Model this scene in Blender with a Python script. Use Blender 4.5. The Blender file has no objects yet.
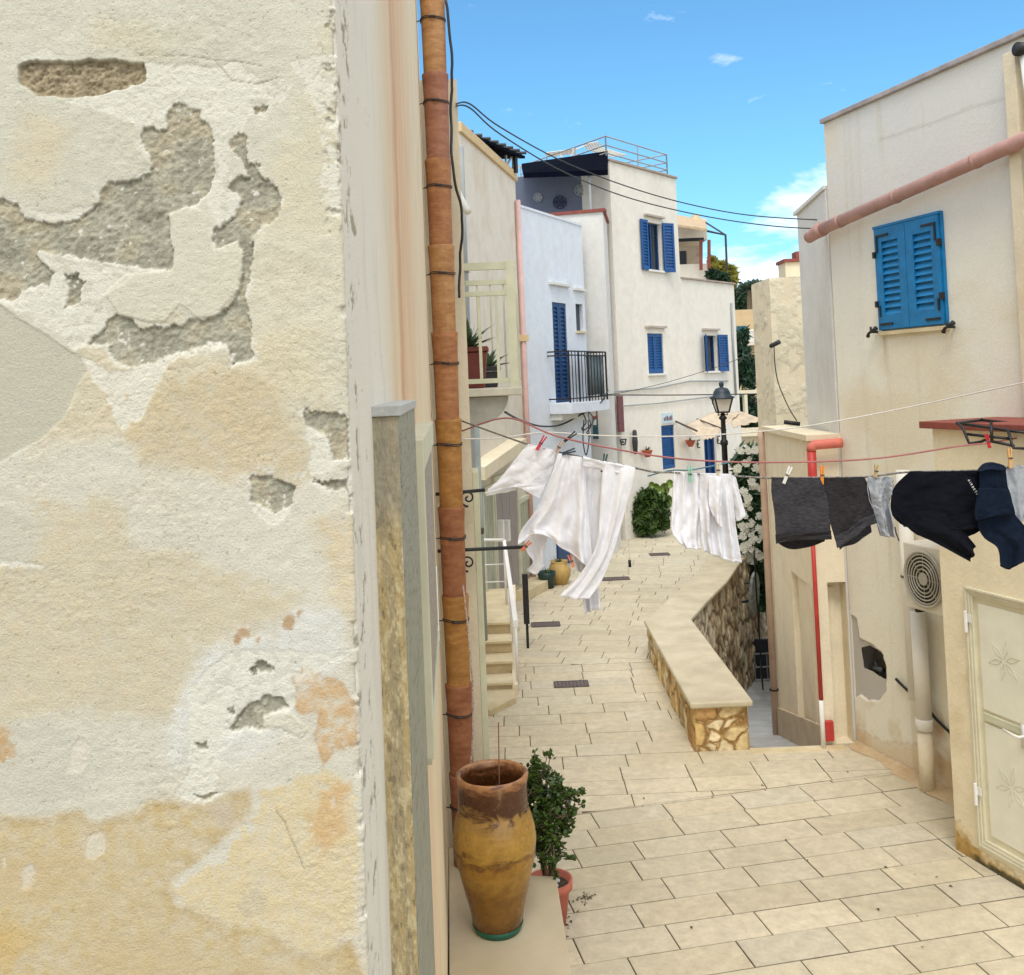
import bpy, math, random
import numpy as np
from mathutils import Vector
random.seed(7); rng=np.random.default_rng(5)
C=bpy.context.scene.collection
# ---------------------------------------------------------------- camera model
F=1000.;CX,CY=512.,345.;RL=.041;PT=.039;H=3.8
def ray(x,y):
    u=(x-CX)/F; v=-(y-CY)/F
    X=u*math.cos(RL)+v*math.sin(RL); Z=-u*math.sin(RL)+v*math.cos(RL)
    return (X,math.cos(PT)-Z*math.sin(PT),math.sin(PT)+Z*math.cos(PT))
def P(x,y,d):
    r=ray(x,y); return (r[0]/r[1]*d,d,H+r[2]/r[1]*d)
def G(x,y,z=0.):
    r=ray(x,y); t=(z-H)/r[2]; return (r[0]*t,r[1]*t,z)
# ---------------------------------------------------------------- objects
def tag(o,label=None,cat=None,group=None,kind=None):
    if label: o['label']=label
    if cat: o['category']=cat
    if group: o['group']=group
    if kind: o['kind']=kind
    return o
def root(name,loc,label,cat,group=None):
    o=bpy.data.objects.new(name,None); o.location=loc; o.empty_display_size=.2; C.objects.link(o)
    return tag(o,label,cat,group)
def mk(name,vs,fs,mat,parent=None,smooth=False,attr=None,cornercol=None):
    me=bpy.data.meshes.new(name); me.from_pydata([tuple(v) for v in vs],[],[tuple(f) for f in fs]); me.update()
    if smooth: me.polygons.foreach_set('use_smooth',[True]*len(me.polygons))
    if mat is not None: me.materials.append(mat)
    if attr is not None:
        a=me.color_attributes.new('Col','FLOAT_COLOR','POINT')
        arr=np.ones((len(vs),4),dtype=np.float32); arr[:,:3]=attr; a.data.foreach_set('color',arr.ravel())
    o=bpy.data.objects.new(name,me); C.objects.link(o)
    if parent is not None:
        o.parent=parent
        L=Vector(parent.location); q=parent.parent
        if q is not None: L=Vector((0,0,0))
        o.location=-L
    return o
class MB:
    def __init__(s): s.v=[]; s.f=[]
    def add(s,vs,fs):
        n=len(s.v); s.v+= [tuple(v) for v in vs]; s.f+=[tuple(i+n for i in f) for f in fs]; return s
    def box(s,x0,x1,y0,y1,z0,z1):
        return s.hexa([(x0,y0,z0),(x1,y0,z0),(x1,y1,z0),(x0,y1,z0),(x0,y0,z1),(x1,y0,z1),(x1,y1,z1),(x0,y1,z1)])
    def hexa(s,p):
        return s.add(p,[(0,3,2,1),(4,5,6,7),(0,1,5,4),(1,2,6,5),(2,3,7,6),(3,0,4,7)])
    def prism(s,poly,z0,z1):
        n=len(poly)
        return s.add([(p[0],p[1],z0) for p in poly]+[(p[0],p[1],z1) for p in poly],
            [tuple(range(n-1,-1,-1)),tuple(range(n,2*n))]+[(i,(i+1)%n,n+(i+1)%n,n+i) for i in range(n)])
    def tube(s,pts,r,n=8,caps=True):
        pts=[Vector(p) for p in pts]; rs=r if isinstance(r,(list,tuple)) else [r]*len(pts)
        vs=[];fs=[]; prev=None
        for i,p in enumerate(pts):
            t=(pts[min(i+1,len(pts)-1)]-pts[max(i-1,0)]).normalized()
            if prev is None:
                a=Vector((0,0,1)) if abs(t.z)<.9 else Vector((1,0,0))
                u=t.cross(a).normalized()
            else:
                u=(prev-t*prev.dot(t)).normalized()
            prev=u; w=t.cross(u)
            for k in range(n):
                an=2*math.pi*k/n; vs.append(p+(u*math.cos(an)+w*math.sin(an))*rs[i])
        for i in range(len(pts)-1):
            for k in range(n):
                a=i*n+k;b=i*n+(k+1)%n; fs.append((a,b,b+n,a+n))
        if caps: fs.append(tuple(range(n-1,-1,-1))); fs.append(tuple(range((len(pts)-1)*n,len(pts)*n)))
        return s.add(vs,fs)
    def lathe(s,c,prof,n=32,wob=0):
        vs=[];fs=[]
        for i,(r,z) in enumerate(prof):
            for k in range(n):
                a=2*math.pi*k/n; rr=r*(1+wob*math.sin(2*a+z*5))
                vs.append((c[0]+rr*math.cos(a),c[1]+rr*math.sin(a),c[2]+z))
        for i in range(len(prof)-1):
            for k in range(n):
                a=i*n+k;b=i*n+(k+1)%n; fs.append((a,b,b+n,a+n))
        return s.add(vs,fs)
    def out(s,name,mat,parent=None,smooth=False):
        return mk(name,s.v,s.f,mat,parent,smooth)
class Wall:
    "vertical plane; n points to the open side"
    def __init__(s,p0,p1,side=1):
        s.p=Vector((p0[0],p0[1])); d=Vector((p1[0]-p0[0],p1[1]-p0[1])); s.L=d.length; s.d=d.normalized()
        s.n=Vector((s.d.y,-s.d.x))*side
    def pt(s,a,z,o=0.):
        q=s.p+s.d*a+s.n*o; return (q.x,q.y,z)
    def hit(s,x,y,o=0.):
        r=ray(x,y); q=s.p+s.n*o; det=r[0]*(-s.d.y)+s.d.x*r[1]
        t=(q.x*(-s.d.y)+s.d.x*q.y)/det
        w=Vector((r[0]*t,r[1]*t))-q
        return (w.dot(s.d),H+r[2]*t)
    def box(s,m,a0,a1,z0,z1,o0,o1):
        if a0>a1: a0,a1=a1,a0
        if z0>z1: z0,z1=z1,z0
        m.hexa([s.pt(a0,z0,o1),s.pt(a1,z0,o1),s.pt(a1,z0,o0),s.pt(a0,z0,o0),s.pt(a0,z1,o1),s.pt(a1,z1,o1),s.pt(a1,z1,o0),s.pt(a0,z1,o0)])
    def rect(s,x0,y0,x1,y1,o=0.):
        "pixel rect (left, top, right, bottom) -> a0,a1,z0,z1 measured at the middle"
        ym=(y0+y1)/2; xm=(x0+x1)/2
        a0=s.hit(x0,ym,o)[0]; a1=s.hit(x1,ym,o)[0]; zt=s.hit(xm,y0,o)[1]; zb=s.hit(xm,y1,o)[1]
        return (min(a0,a1),max(a0,a1),zb,zt)
def bevel(o,w=.004,seg=2):
    m=o.modifiers.new('bevel','BEVEL'); m.width=w; m.segments=seg; m.limit_method='ANGLE'; m.angle_limit=.6; return o
# ---------------------------------------------------------------- materials
def lin(c):
    return tuple(((x/255.)/12.92 if x/255.<.04045 else ((x/255.+.055)/1.055)**2.4) for x in c)
def newmat(name):
    m=bpy.data.materials.new(name); m.use_nodes=True; nt=m.node_tree; b=nt.nodes['Principled BSDF']; return m,nt,b
def N(nt,t,**k):
    n=nt.nodes.new(t)
    for a,v in k.items():
        if a in n.inputs: n.inputs[a].default_value=v
        else: setattr(n,a,v)
    return n
def mat(name,col,rough=.7,metal=0.,var=.12,scale=3.,bump=.0,bscale=60.,col2=None,stretch=None,bdist=.01,spec=.5,trans=0):
    m,nt,b=newmat(name); L=nt.links.new
    b.inputs['Roughness'].default_value=rough; b.inputs['Metallic'].default_value=metal; b.inputs['Specular IOR Level'].default_value=spec
    tc=N(nt,'ShaderNodeTexCoord'); mp=N(nt,'ShaderNodeMapping'); L(tc.outputs['Object'],mp.inputs['Vector'])
    if stretch: mp.inputs['Scale'].default_value=stretch
    n1=N(nt,'ShaderNodeTexNoise',Scale=scale,Detail=8.,Roughness=.65); L(mp.outputs[0],n1.inputs['Vector'])
    c=lin(col); c2=lin(col2) if col2 else tuple(x*(1-var*2) for x in c)
    rp=N(nt,'ShaderNodeValToRGB'); rp.color_ramp.elements[0].position=.35; rp.color_ramp.elements[1].position=.65
    c1=c if col2 else tuple(min(1,x*(1+var*.6)) for x in c)
    rp.color_ramp.elements[0].color=(*c2,1); rp.color_ramp.elements[1].color=(*c1,1)
    L(n1.outputs['Fac'],rp.inputs['Fac']); L(rp.outputs[0],b.inputs['Base Color'])
    if bump:
        n2=N(nt,'ShaderNodeTexNoise',Scale=bscale,Detail=5.,Roughness=.6); L(tc.outputs['Object'],n2.inputs['Vector'])
        bp=N(nt,'ShaderNodeBump',Strength=bump,Distance=bdist); L(n2.outputs['Fac'],bp.inputs['Height']); L(bp.outputs[0],b.inputs['Normal'])
    if trans: 
        tr=N(nt,'ShaderNodeBsdfTranslucent'); L(rp.outputs[0],tr.inputs['Color']); mx=N(nt,'ShaderNodeMixShader',Fac=trans)
        mx.inputs[0].default_value=trans
        L(b.outputs[0],mx.inputs[1]); L(tr.outputs[0],mx.inputs[2]); L(mx.outputs[0],nt.nodes['Material Output'].inputs['Surface'])
    return m
def plaster(name,col,stain=(190,165,125),sa=.35,sscale=1.2,rough=.9,bump=.35,streak=.15):
    "painted render: mottling, soft damp patches, faint runs, grain"
    m,nt,b=newmat(name); L=nt.links.new; b.inputs['Roughness'].default_value=rough; b.inputs['Specular IOR Level'].default_value=.25
    tc=N(nt,'ShaderNodeTexCoord'); c=lin(col); s=lin(stain)
    n1=N(nt,'ShaderNodeTexNoise',Scale=sscale,Detail=9.,Roughness=.62,Distortion=.6); L(tc.outputs['Object'],n1.inputs['Vector'])
    r1=N(nt,'ShaderNodeMapRange'); r1.inputs[1].default_value=.5; r1.inputs[2].default_value=.78; r1.inputs[4].default_value=sa; L(n1.outputs['Fac'],r1.inputs[0])
    mp=N(nt,'ShaderNodeMapping'); mp.inputs['Scale'].default_value=(2.2,2.2,.3); L(tc.outputs['Object'],mp.inputs['Vector'])
    n3=N(nt,'ShaderNodeTexNoise',Scale=1.,Detail=6.,Roughness=.6); L(mp.outputs[0],n3.inputs['Vector'])
    r3=N(nt,'ShaderNodeMapRange'); r3.inputs[1].default_value=.5; r3.inputs[2].default_value=.8; r3.inputs[4].default_value=streak; L(n3.outputs['Fac'],r3.inputs[0])
    mx=N(nt,'ShaderNodeMix',data_type='RGBA'); mx.inputs[6].default_value=(*c,1); mx.inputs[7].default_value=(*s,1); L(r1.outputs[0],mx.inputs[0])
    mx2=N(nt,'ShaderNodeMix',data_type='RGBA'); mx2.inputs[7].default_value=(*[x*.62 for x in s],1); L(mx.outputs[2],mx2.inputs[6]); L(r3.outputs[0],mx2.inputs[0])
    n2=N(nt,'ShaderNodeTexNoise',Scale=5.,Detail=10.,Roughness=.7); L(tc.outputs['Object'],n2.inputs['Vector'])
    r2=N(nt,'ShaderNodeMapRange'); r2.inputs[1].default_value=.25; r2.inputs[2].default_value=.75; r2.inputs[3].default_value=.9; r2.inputs[4].default_value=1.07; L(n2.outputs['Fac'],r2.inputs[0])
    vm=N(nt,'ShaderNodeVectorMath',operation='SCALE'); L(mx2.outputs[2],vm.inputs[0]); L(r2.outputs[0],vm.inputs[3]); L(vm.outputs[0],b.inputs['Base Color'])
    n4=N(nt,'ShaderNodeTexNoise',Scale=28.,Detail=8.,Roughness=.65); L(tc.outputs['Object'],n4.inputs['Vector'])
    bp=N(nt,'ShaderNodeBump',Strength=bump,Distance=.02); L(n4.outputs['Fac'],bp.inputs['Height']); L(bp.outputs[0],b.inputs['Normal'])
    return m
def attrmat(name,rough=.9,bump=.5,bs=260.,spec=.2,bd=.003,var=.07,vs=90.):
    m,nt,b=newmat(name); L=nt.links.new; b.inputs['Roughness'].default_value=rough; b.inputs['Specular IOR Level'].default_value=spec
    a=N(nt,'ShaderNodeAttribute',attribute_name='Col'); tc=N(nt,'ShaderNodeTexCoord')
    n2=N(nt,'ShaderNodeTexNoise',Scale=vs,Detail=7.,Roughness=.7); L(tc.outputs['Object'],n2.inputs['Vector'])
    r2=N(nt,'ShaderNodeMapRange'); r2.inputs[1].default_value=.25; r2.inputs[2].default_value=.75; r2.inputs[3].default_value=1-var; r2.inputs[4].default_value=1+var; L(n2.outputs['Fac'],r2.inputs[0])
    vm=N(nt,'ShaderNodeVectorMath',operation='SCALE'); L(a.outputs['Color'],vm.inputs[0]); L(r2.outputs[0],vm.inputs[3]); L(vm.outputs[0],b.inputs['Base Color'])
    n4=N(nt,'ShaderNodeTexNoise',Scale=bs,Detail=6.,Roughness=.7); L(tc.outputs['Object'],n4.inputs['Vector'])
    bp=N(nt,'ShaderNodeBump',Strength=bump,Distance=bd); L(n4.outputs['Fac'],bp.inputs['Height']); L(bp.outputs[0],b.inputs['Normal'])
    return m
M={}
M['blue']=mat('blue_paint',(0,76,138),.45,var=.12,scale=6)
M['blue2']=mat('teal_blue_paint',(0,118,176),.5,var=.12,scale=9)
M['navyblue']=mat('deep_blue_paint',(6,58,110),.5,var=.15,scale=6)
M['black']=mat('black_iron',(28,28,30),.5,var=.2,scale=20)
M['cable']=mat('cable_rubber',(52,54,56),.6,var=.2,scale=20)
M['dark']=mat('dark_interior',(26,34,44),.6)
M['glass']=mat('dark_window_glass',(38,52,62),.12,var=.2)
M['white']=mat('white_paint',(232,230,224),.5,var=.04)
M['creamp']=mat('cream_paint',(206,205,178),.5,var=.06,scale=5)
M['pvc']=mat('grey_white_pvc',(226,222,212),.5,var=.05,scale=2)
M['greypipe']=mat('grey_pipe',(160,166,168),.5,var=.08,scale=2)
M['terra']=mat('terracotta',(190,100,76),.8,var=.15,scale=14,bump=.2)
M['pinkpipe']=mat('faded_pink_pipe',(192,150,140),.75,var=.18,scale=6,bump=.2,col2=(168,130,120)); M['beigepipe']=mat('beige_pipe',(206,180,158),.75,var=.1,scale=5,col2=(190,160,142))
M['red']=mat('red_paint',(192,58,54),.5,var=.1,scale=5)
M['rust']=mat('rust_red_coping',(142,72,60),.75,var=.12,scale=6,bump=.2)
M['stonecream']=mat('cream_stone',(222,206,170),.75,var=.1,scale=3,bump=.15,bscale=90,col2=(198,180,142))
M['marble']=mat('honed_marble_slab',(208,194,164),.5,var=.08,scale=1.6,bump=.05,bscale=30,col2=(192,178,148))
M['ramp']=mat('grey_concrete',(176,180,182),.85,var=.1,scale=3,bump=.2,col2=(160,158,152))
M['grate']=mat('iron_drain',(96,84,80),.7,var=.2,scale=30)
M['wood']=mat('grey_wood',(168,158,152),.8,var=.15,scale=4,stretch=(14,14,1),col2=(138,126,122),bump=.2)
M['green']=mat('green_plastic',(20,96,72),.45,var=.12)
M['tan']=plaster('tan_plaster',(214,188,146),sa=.4)
M['cream']=plaster('cream_wall',(228,216,188),stain=(205,180,140),sa=.5)
M['coral']=mat('faded_coral_pipe',(214,116,98),.6,var=.08,scale=5)
M['bigwall']=plaster('big_wall',(224,216,200),stain=(206,190,160),sa=.6)
M['lowwall']=plaster('beige_wall',(236,224,198),stain=(214,198,168),sa=.6,streak=.35)
M['beige']=plaster('beige_house',(224,214,198),stain=(200,180,150),sa=.6)
M['whitew']=plaster('white_house',(218,224,232),stain=(214,210,206),sa=.35,streak=.12)
M['whitef']=plaster('far_white_house',(232,226,213),stain=(210,201,184),sa=.35,streak=.15)
M['greyw']=plaster('grey_white_house',(218,216,210),stain=(184,180,172),sa=.4,streak=.15)
M['stoneb']=plaster('stone_block_house',(178,160,136),stain=(126,108,90),sa=.8,sscale=3)
# ---------------------------------------------------------------- numpy noise
def vnoise(x,y,seed=0):
    xi=np.floor(x).astype(np.int64); yi=np.floor(y).astype(np.int64); xf=x-xi; yf=y-yi
    def h(a,b):
        n=(a*374761393+b*668265263+seed*974634777)&0x7fffffff
        n=((n^(n>>13))*1274126177)&0x7fffffff
        n=(n^(n>>16))&0xffff
        return n/65535.
    u=xf*xf*(3-2*xf); v=yf*yf*(3-2*yf)
    return (h(xi,yi)*(1-u)+h(xi+1,yi)*u)*(1-v)+(h(xi,yi+1)*(1-u)+h(xi+1,yi+1)*u)*v
def fbm(x,y,oct=5,seed=0,g=.55):
    a=1.;s=0.;t=0.
    for i in range(oct):
        s=s+a*vnoise(x*2**i+17.3*i,y*2**i-9.1*i,seed+i); t+=a; a*=g
    return s/t-.5
def sdf(poly,x,y):
    "signed distance, negative inside"
    p=np.array(poly,float); lo=p.min(0); hi=p.max(0); pd=max(60*(hi[0]-lo[0]>9),.6)
    sel=(x>lo[0]-pd)&(x<hi[0]+pd)&(y>lo[1]-pd)&(y<hi[1]+pd); full=np.full(x.shape,1e3)
    if not sel.any(): return full
    full[sel]=_sdf(p,x[sel],y[sel]); return full
def _sdf(p,x,y):
    d=np.full(x.shape,1e9); ins=np.zeros(x.shape,bool); n=len(p)
    for i in range(n):
        a=p[i]; b=p[(i+1)%n]; ex,ey=b-a; wx=x-a[0]; wy=y-a[1]
        t=np.clip((wx*ex+wy*ey)/(ex*ex+ey*ey+1e-12),0,1)
        d=np.minimum(d,(wx-ex*t)**2+(wy-ey*t)**2)
        c=((a[1]>y)!=(b[1]>y))
        with np.errstate(divide='ignore',invalid='ignore'):
            xx=a[0]+(y-a[1])*(b[0]-a[0])/(b[1]-a[1])
        ins^= c&(x<xx)
    d=np.sqrt(d); return np.where(ins,-d,d)
def sm(x,a,b):
    t=np.clip((x-a)/(b-a),0,1); return t*t*(3-2*t)
SUN_E=1.; SUN_A=22; SKY_S=.1; EXPO=.98; DUST=1.; OZ=1.5; CLOC=(.35,0,.2); TINT=(.58,1.0,1.14); CLD=7.8
# ================================================================ LEFT HOUSE (peeling plaster), a single sheet turning the corner
X0,Y0=-.2475,1.5
SW0=Vector((X0,Y0)); SD=Vector((-.061,1)).normalized(); SN=Vector((SD.y,-SD.x))     # side wall runs away from the camera, faces the street
FD=Vector((-SD.y,SD.x)); FN=Vector((-SD.x,-SD.y))                                   # front faces the camera, runs to the left
def side_s(x,y=388.):
    r=ray(x,y); det=r[0]*(-SD.y)+SD.x*r[1]; t=(X0*(-SD.y)+SD.x*Y0)/det
    w=Vector((r[0]*t,r[1]*t))-SW0; return w.dot(SD), H+r[2]*t
def front_s(x,y):
    r=ray(x,y); det=r[0]*(-FD.y)+FD.x*r[1]; t=(X0*(-FD.y)+FD.x*Y0)/det
    w=Vector((r[0]*t,r[1]*t))-SW0; return w.dot(FD), H+r[2]*t
K=1000/1.5           # px per metre on the front, used to write the flaking in centimetre-like units
def fpoly(pts):
    o=[]
    for x,y in pts:
        s,z=front_s(x,y); o.append((-s*K,-(z-H)*K))     # u: right +, v: down +, origin at the corner at eye height
    return o
def build_left():
    fs=np.concatenate([np.linspace(-4.5,-.62,40)[:-1],np.linspace(-.62,-.006,360)])
    ar=np.linspace(-.006,.0092,8)[1:]
    ss=[]; s=.0105
    smax=5.87
    while s<smax:
        ss.append(s); s+=max(.0045,.0011*(1.5+s)**2*.9)
    ss.append(smax)
    cols=np.concatenate([fs,ar,np.array(ss)])
    zz=np.concatenate([np.linspace(0,2.78,30)[:-1],np.linspace(2.78,4.48,860),np.linspace(4.48,6.9,60)[1:]])
    nc,nz=len(cols),len(zz)
    A,Z=np.meshgrid(cols,zz)           # A<0 front, A>0 side
    V=-(Z-H)*K; U=A*K
    r=.006
    # base position with rounded corner
    th=np.clip((A+r)/(2*r*.785),0,1)*math.pi/2*1.0
    bx=np.where(A<-r,-(-A),0.); 
    a=A
    # local coords: p along (-FD) and side SD
    pu=np.where(a<=-r,a,-r+r*np.sin(np.clip((a+r)/r,0,math.pi/2))); ps=np.where(a<=-r,0,r-r*np.cos(np.clip((a+r)/r,0,math.pi/2)))
    lim=-r+r*math.pi/2; ps=np.where(a>lim,r+(a-lim),ps); pu=np.where(a>lim,0,pu)
    nf=np.cos(np.clip((a+r)/r,0,math.pi/2)); ns=np.sin(np.clip((a+r)/r,0,math.pi/2))
    nf=np.where(a<=-r,1,nf); ns=np.where(a<=-r,0,ns)
    # warp for ragged outlines
    w1=fbm(U/14,V/14,6,11,.62)*13; w2=fbm(U/14+50,V/14+9,6,23,.62)*13
    UU=U+w1; VV=V+w2
    n_a=fbm(U/90,V/90,6,3); n_b=fbm(U/9,V/9,5,31,.6); n_c=fbm(U/3,V/3,4,41,.65); n_d=fbm(U/260,V/260,4,77); n_e=fbm(U/4.5,V/4.5,5,51,.7); n_f=fbm(U/24,V/11,5,61,.6)
    col=np.empty(A.shape+(3,)); base=np.array(lin((210,206,187)))
    col[:]=base
    TK=1.
    def tint(mask,c):
        c=np.array(lin(c))*(.86 if c[0]>180 else 1)*TK; nonlocal col
        col=col*(1-mask[...,None])+c*mask[...,None]
    n_r=1-np.abs(fbm(U/16,V/9,6,101,.62))*9; n_r=np.clip(n_r,0,1); rough=sm(n_a+n_d,-.12,.15)*.75+.25; n_g=fbm(U/2.2,V/1.8,3,131,.7)
    dep=n_a*.0014+n_b*.0012+(n_e*.0011+n_g*.0008)*rough-n_r*.0006*rough+n_f*.0011
    front=A<lim
    # broad tints
    tint(sm(n_d+n_a*.6,.0,.22)*.6,(228,208,168)); tint(sm(-n_d+n_a*.7,.02,.22)*.5,(218,214,192))
    tint(sm(V,0,90)*.45*front,(232,223,203))
    def soft(pts,c,a,w,nz_=22.):
        d=sdf(fpoly(pts),U+n_a*nz_*3+n_b*nz_*.8+n_c*7,V+n_a*nz_*2+n_b*nz_*.8+n_e*9); tint(sm(-d,-w*.8,w*.8)*a*front*np.clip(1+n_b*1.3+n_e*.8,0,1.2),c); return d
    soft([(45,505),(130,500),(150,560),(280,575),(285,690),(170,720),(100,720),(-80,720),(-80,575),(40,570)],(216,200,164),.6,14,38.)
    soft([(-80,500),(-80,560),(40,575),(45,520)],(214,208,186),.8,10)
    soft([(140,440),(175,400),(250,380),(300,400),(305,465),(230,480),(150,470)],(214,194,152),.6,14,38.)
    soft([(210,300),(330,0),(345,80),(345,300),(330,400),(250,380)],(230,216,180),.5,30)
    soft([(20,110),(70,130),(60,195),(15,190)],(226,206,170),.5,18)
    soft([(310,520),(345,500),(350,640),(320,600)],(226,206,164),.6,14)
    soft([(190,640),(330,600),(350,660),(290,700),(250,760),(190,780),(170,720)],(232,230,218),.9,14)
    soft([(0,715),(60,725),(90,745),(125,730),(122,765),(60,815),(20,810),(-20,800),(12,740)],(216,212,192),.8,9)
    soft([(60,225),(350,225),(350,330),(260,330)],(228,222,200),.5,15)
    col*=(1+n_e*.16*rough+n_g*.10*rough+n_f*.12+n_b*.10-n_r*.05*rough)[...,None]; pit=sm(fbm(U/2.6,V/2.6,3,171,.6),.29,.34); col*=(1-pit*.35)[...,None]; dep=dep-pit*.0008
    # bottom damp tide with a darker rim
    tide=[(-80,815),(0,815),(45,816),(80,808),(95,822),(135,812),(148,798),(195,803),(240,790),(250,787),(252,812),(230,835),(190,868),(170,888),(178,903),(205,912),(225,922),(265,928),(300,952),(320,958),(338,945),(352,938),(365,975),(365,1100),(-80,1100)]
    inner=[(252,812),(250,787),(330,770),(362,800),(365,935),(352,938),(338,945),(320,958),(300,952),(265,928),(225,922),(205,912),(178,903),(170,888),(190,868),(230,835)]
    d=soft(inner,(230,212,170),.85,5)
    d=sdf(fpoly(tide),U+w1*.35,V+w2*.35); tint(sm(-d+n_e*8,-4,7)*front*np.clip(.72+n_b*.9+n_a*.5,0,1),(212,188,136)); tint(np.exp(-((d+5)/6.)**2)*.3*front*np.clip(.6+n_b*3,0,1),(182,150,98))
    tint(sm(-d,0,60)*sm(n_a,-.02,.2)*front*.7,(222,190,124)); tint(sm(-d,0,50)*sm(-n_a,.02,.2)*front*.6,(214,190,146))
    for p_,c_ in (([(240,893),(255,880),(262,905),(245,915),(232,908)],(212,198,168)),([(205,805),(232,800),(232,825),(212,826)],(210,196,172))): soft(p_,c_,.7,4,6)
    # orange blooms
    for p_ in ([(292,675),(305,665),(322,678),(345,682),(356,700),(360,742),(345,752),(335,750),(322,768),(314,745),(318,715),(296,712)],):
        d=sdf(fpoly(p_),U+w1*.9,V+w2*.9); tint(sm(-d,-1.5,3)*front*np.clip(.62+n_b*2.2+n_e*.8,0,.95),(218,184,138)); tint(np.exp(-((d+2)/2.)**2)*.3*front,(186,142,98))
    soft([(320,790),(345,780),(352,830),(325,860),(312,830)],(222,184,130),.7,9)
    soft([(-10,720),(12,728),(12,755),(-5,775),(-30,770)],(206,170,120),.8,3)
    # rusty dabs
    for cx,cy,r_ in ((245,634,6.5),(237,640,5),(258,640,3.4),(289,622,7.5),(300,614,3)):
        s_,z_=front_s(cx,cy); d=np.hypot(U+s_*K+w1*.5+n_e*7,V+(z_-H)*K+w2*.5+n_b*8); tint(sm(-d,-r_-1,-r_+2.5)*.75*front,(190,148,94))
    # white chips in the tide
    for p_ in ([(88,838),(98,830),(106,836),(104,852),(92,862),(86,856)],[(22,872),(32,864),(37,872),(30,888),(22,888)],[(0,860),(6,856),(5,868),(0,870)],[(330,800),(336,796),(338,806),(332,808)],[(75,745),(82,735),(92,748),(80,772),(64,774)]):
        d=sdf(fpoly(p_),UU*.7+U*.3,VV*.7+V*.3); tint(sm(-d+n_e*9,-2,3)*.7*front,(234,226,206)); dep-=sm(-d,-1,1)*.0008*front
    # layer of missing paint (white scratched coat) and of missing plaster (grey mortar)
    W=[[(95,108),(60,98),(90,95),(145,80),(143,62),(180,64),(240,64),(262,82),(292,78),(285,98),(262,104),(250,118),(238,135),(232,150),(228,185),(245,190),(250,205),(235,220),(215,222),(205,195),(213,185),(212,130),(199,110),(180,104),(165,128),(155,136),(130,125)],
       [(35,250),(60,262),(105,262),(135,275),(120,290),(100,300),(112,320),(90,342),(75,352),(60,340),(30,312),(-60,285),(20,292),(50,285),(60,272)],
       [(25,205),(50,222),(85,218),(97,208),(80,206),(40,212)],[(130,212),(158,206),(170,212),(165,226),(155,238),(142,222)],
       [(75,352),(112,372),(140,372),(170,352),(215,340),(238,350),(235,362),(225,348),(170,362),(140,420),(118,430),(105,395),(90,380)],
       [(300,425),(328,435),(332,470),(300,480),(310,450)],[(250,500),(262,510),(276,516),(290,505),(292,512),(275,525),(255,515)],
       [(190,690),(230,650),(300,650),(345,655),(300,685),(290,720),(310,735),(300,740),(280,733),(245,728),(225,740),(212,790),(195,802),(176,795),(190,760)],
       [(290,60),(345,50),(345,220),(325,215),(318,180),(325,150),(316,110)],[(0,560),(45,565),(35,568),(0,568)],
       [(22,55),(45,48),(62,56),(60,62),(30,62)]]
    GR=[[(-60,190),(0,198),(18,204),(26,218),(50,222),(84,217),(98,205),(97,192),(108,182),(125,182),(140,180),(151,172),(150,152),(141,138),(145,126),(158,134),(165,128),(168,112),(180,104),(199,110),(203,122),(212,130),(212,188),(205,198),(198,204),(172,212),(170,238),(173,262),(166,272),(140,268),(104,260),(75,256),(52,255),(38,248),(34,254),(56,274),(50,285),(30,285),(12,300),(-60,285)],
        [(232,140),(240,133),(247,138),(246,155),(250,165),(258,165),(262,178),(275,185),(283,200),(278,215),(262,228),(252,235),(250,260),(246,300),(250,335),(255,358),(235,364),(228,345),(205,345),(180,352),(155,362),(135,370),(115,360),(110,350),(120,330),(150,325),(170,330),(195,318),(215,318),(235,300),(240,280),(240,265),(243,250),(230,245),(218,250),(212,240),(215,228),(235,215),(245,200),(228,185),(235,178),(250,175),(240,160),(232,150)],
        [(303,411),(340,413),(352,418),(354,462),(332,458),(328,435),(315,428),(305,425)],[(251,477),(270,476),(296,486),(290,505),(275,515),(262,508),(252,500)],[(315,483),(354,478),(354,490),(330,488)],
        [(250,667),(262,661),(276,668),(262,674),(252,673)],[(230,725),(245,710),(262,697),(280,698),(288,708),(265,718),(260,728),(245,728),(232,732)],[(196,742),(206,741),(207,748),(198,750)],[(228,708),(234,707),(235,713),(229,713)],
        [(65,275),(76,271),(84,285),(78,300),(66,308),(70,290)],[(88,342),(100,330),(110,317),(128,317),(138,327),(113,342)],[(252,108),(270,103),(268,110),(255,114)],[(192,795),(220,792),(205,800)]]
    deep=[[(17,66),(30,60),(70,63),(90,58),(105,60),(143,62),(145,80),(125,88),(90,95),(60,97),(35,95),(20,82)]]
    isl=[[(168,214),(186,205),(203,212),(212,235),(213,250),(225,245),(238,240),(243,255),(240,290),(225,305),(215,318),(195,317),(180,305),(165,322),(150,322),(120,315),(105,295),(125,275),(160,272),(172,268),(173,240)],
         [(262,716),(290,712),(308,730),(302,738),(280,728),(262,727)]]
    dW=np.full(A.shape,1e9); dG=dW.copy(); dD=dW.copy(); dI=dW.copy()
    for p_ in W: dW=np.minimum(dW,sdf(fpoly(p_),UU,VV))
    for p_ in GR: dG=np.minimum(dG,sdf(fpoly(p_),U+w1*.8+n_b*6+n_e*5,V+w2*.8+n_b*5-n_e*5))
    for p_ in deep: dD=np.minimum(dD,sdf(fpoly(p_),U+w1*.6,V+w2*.6))
    for p_ in isl: dI=np.minimum(dI,sdf(fpoly(p_),U+w1*.25,V+w2*.25))
    dG=np.maximum(dG,-dI-.5); 
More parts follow.
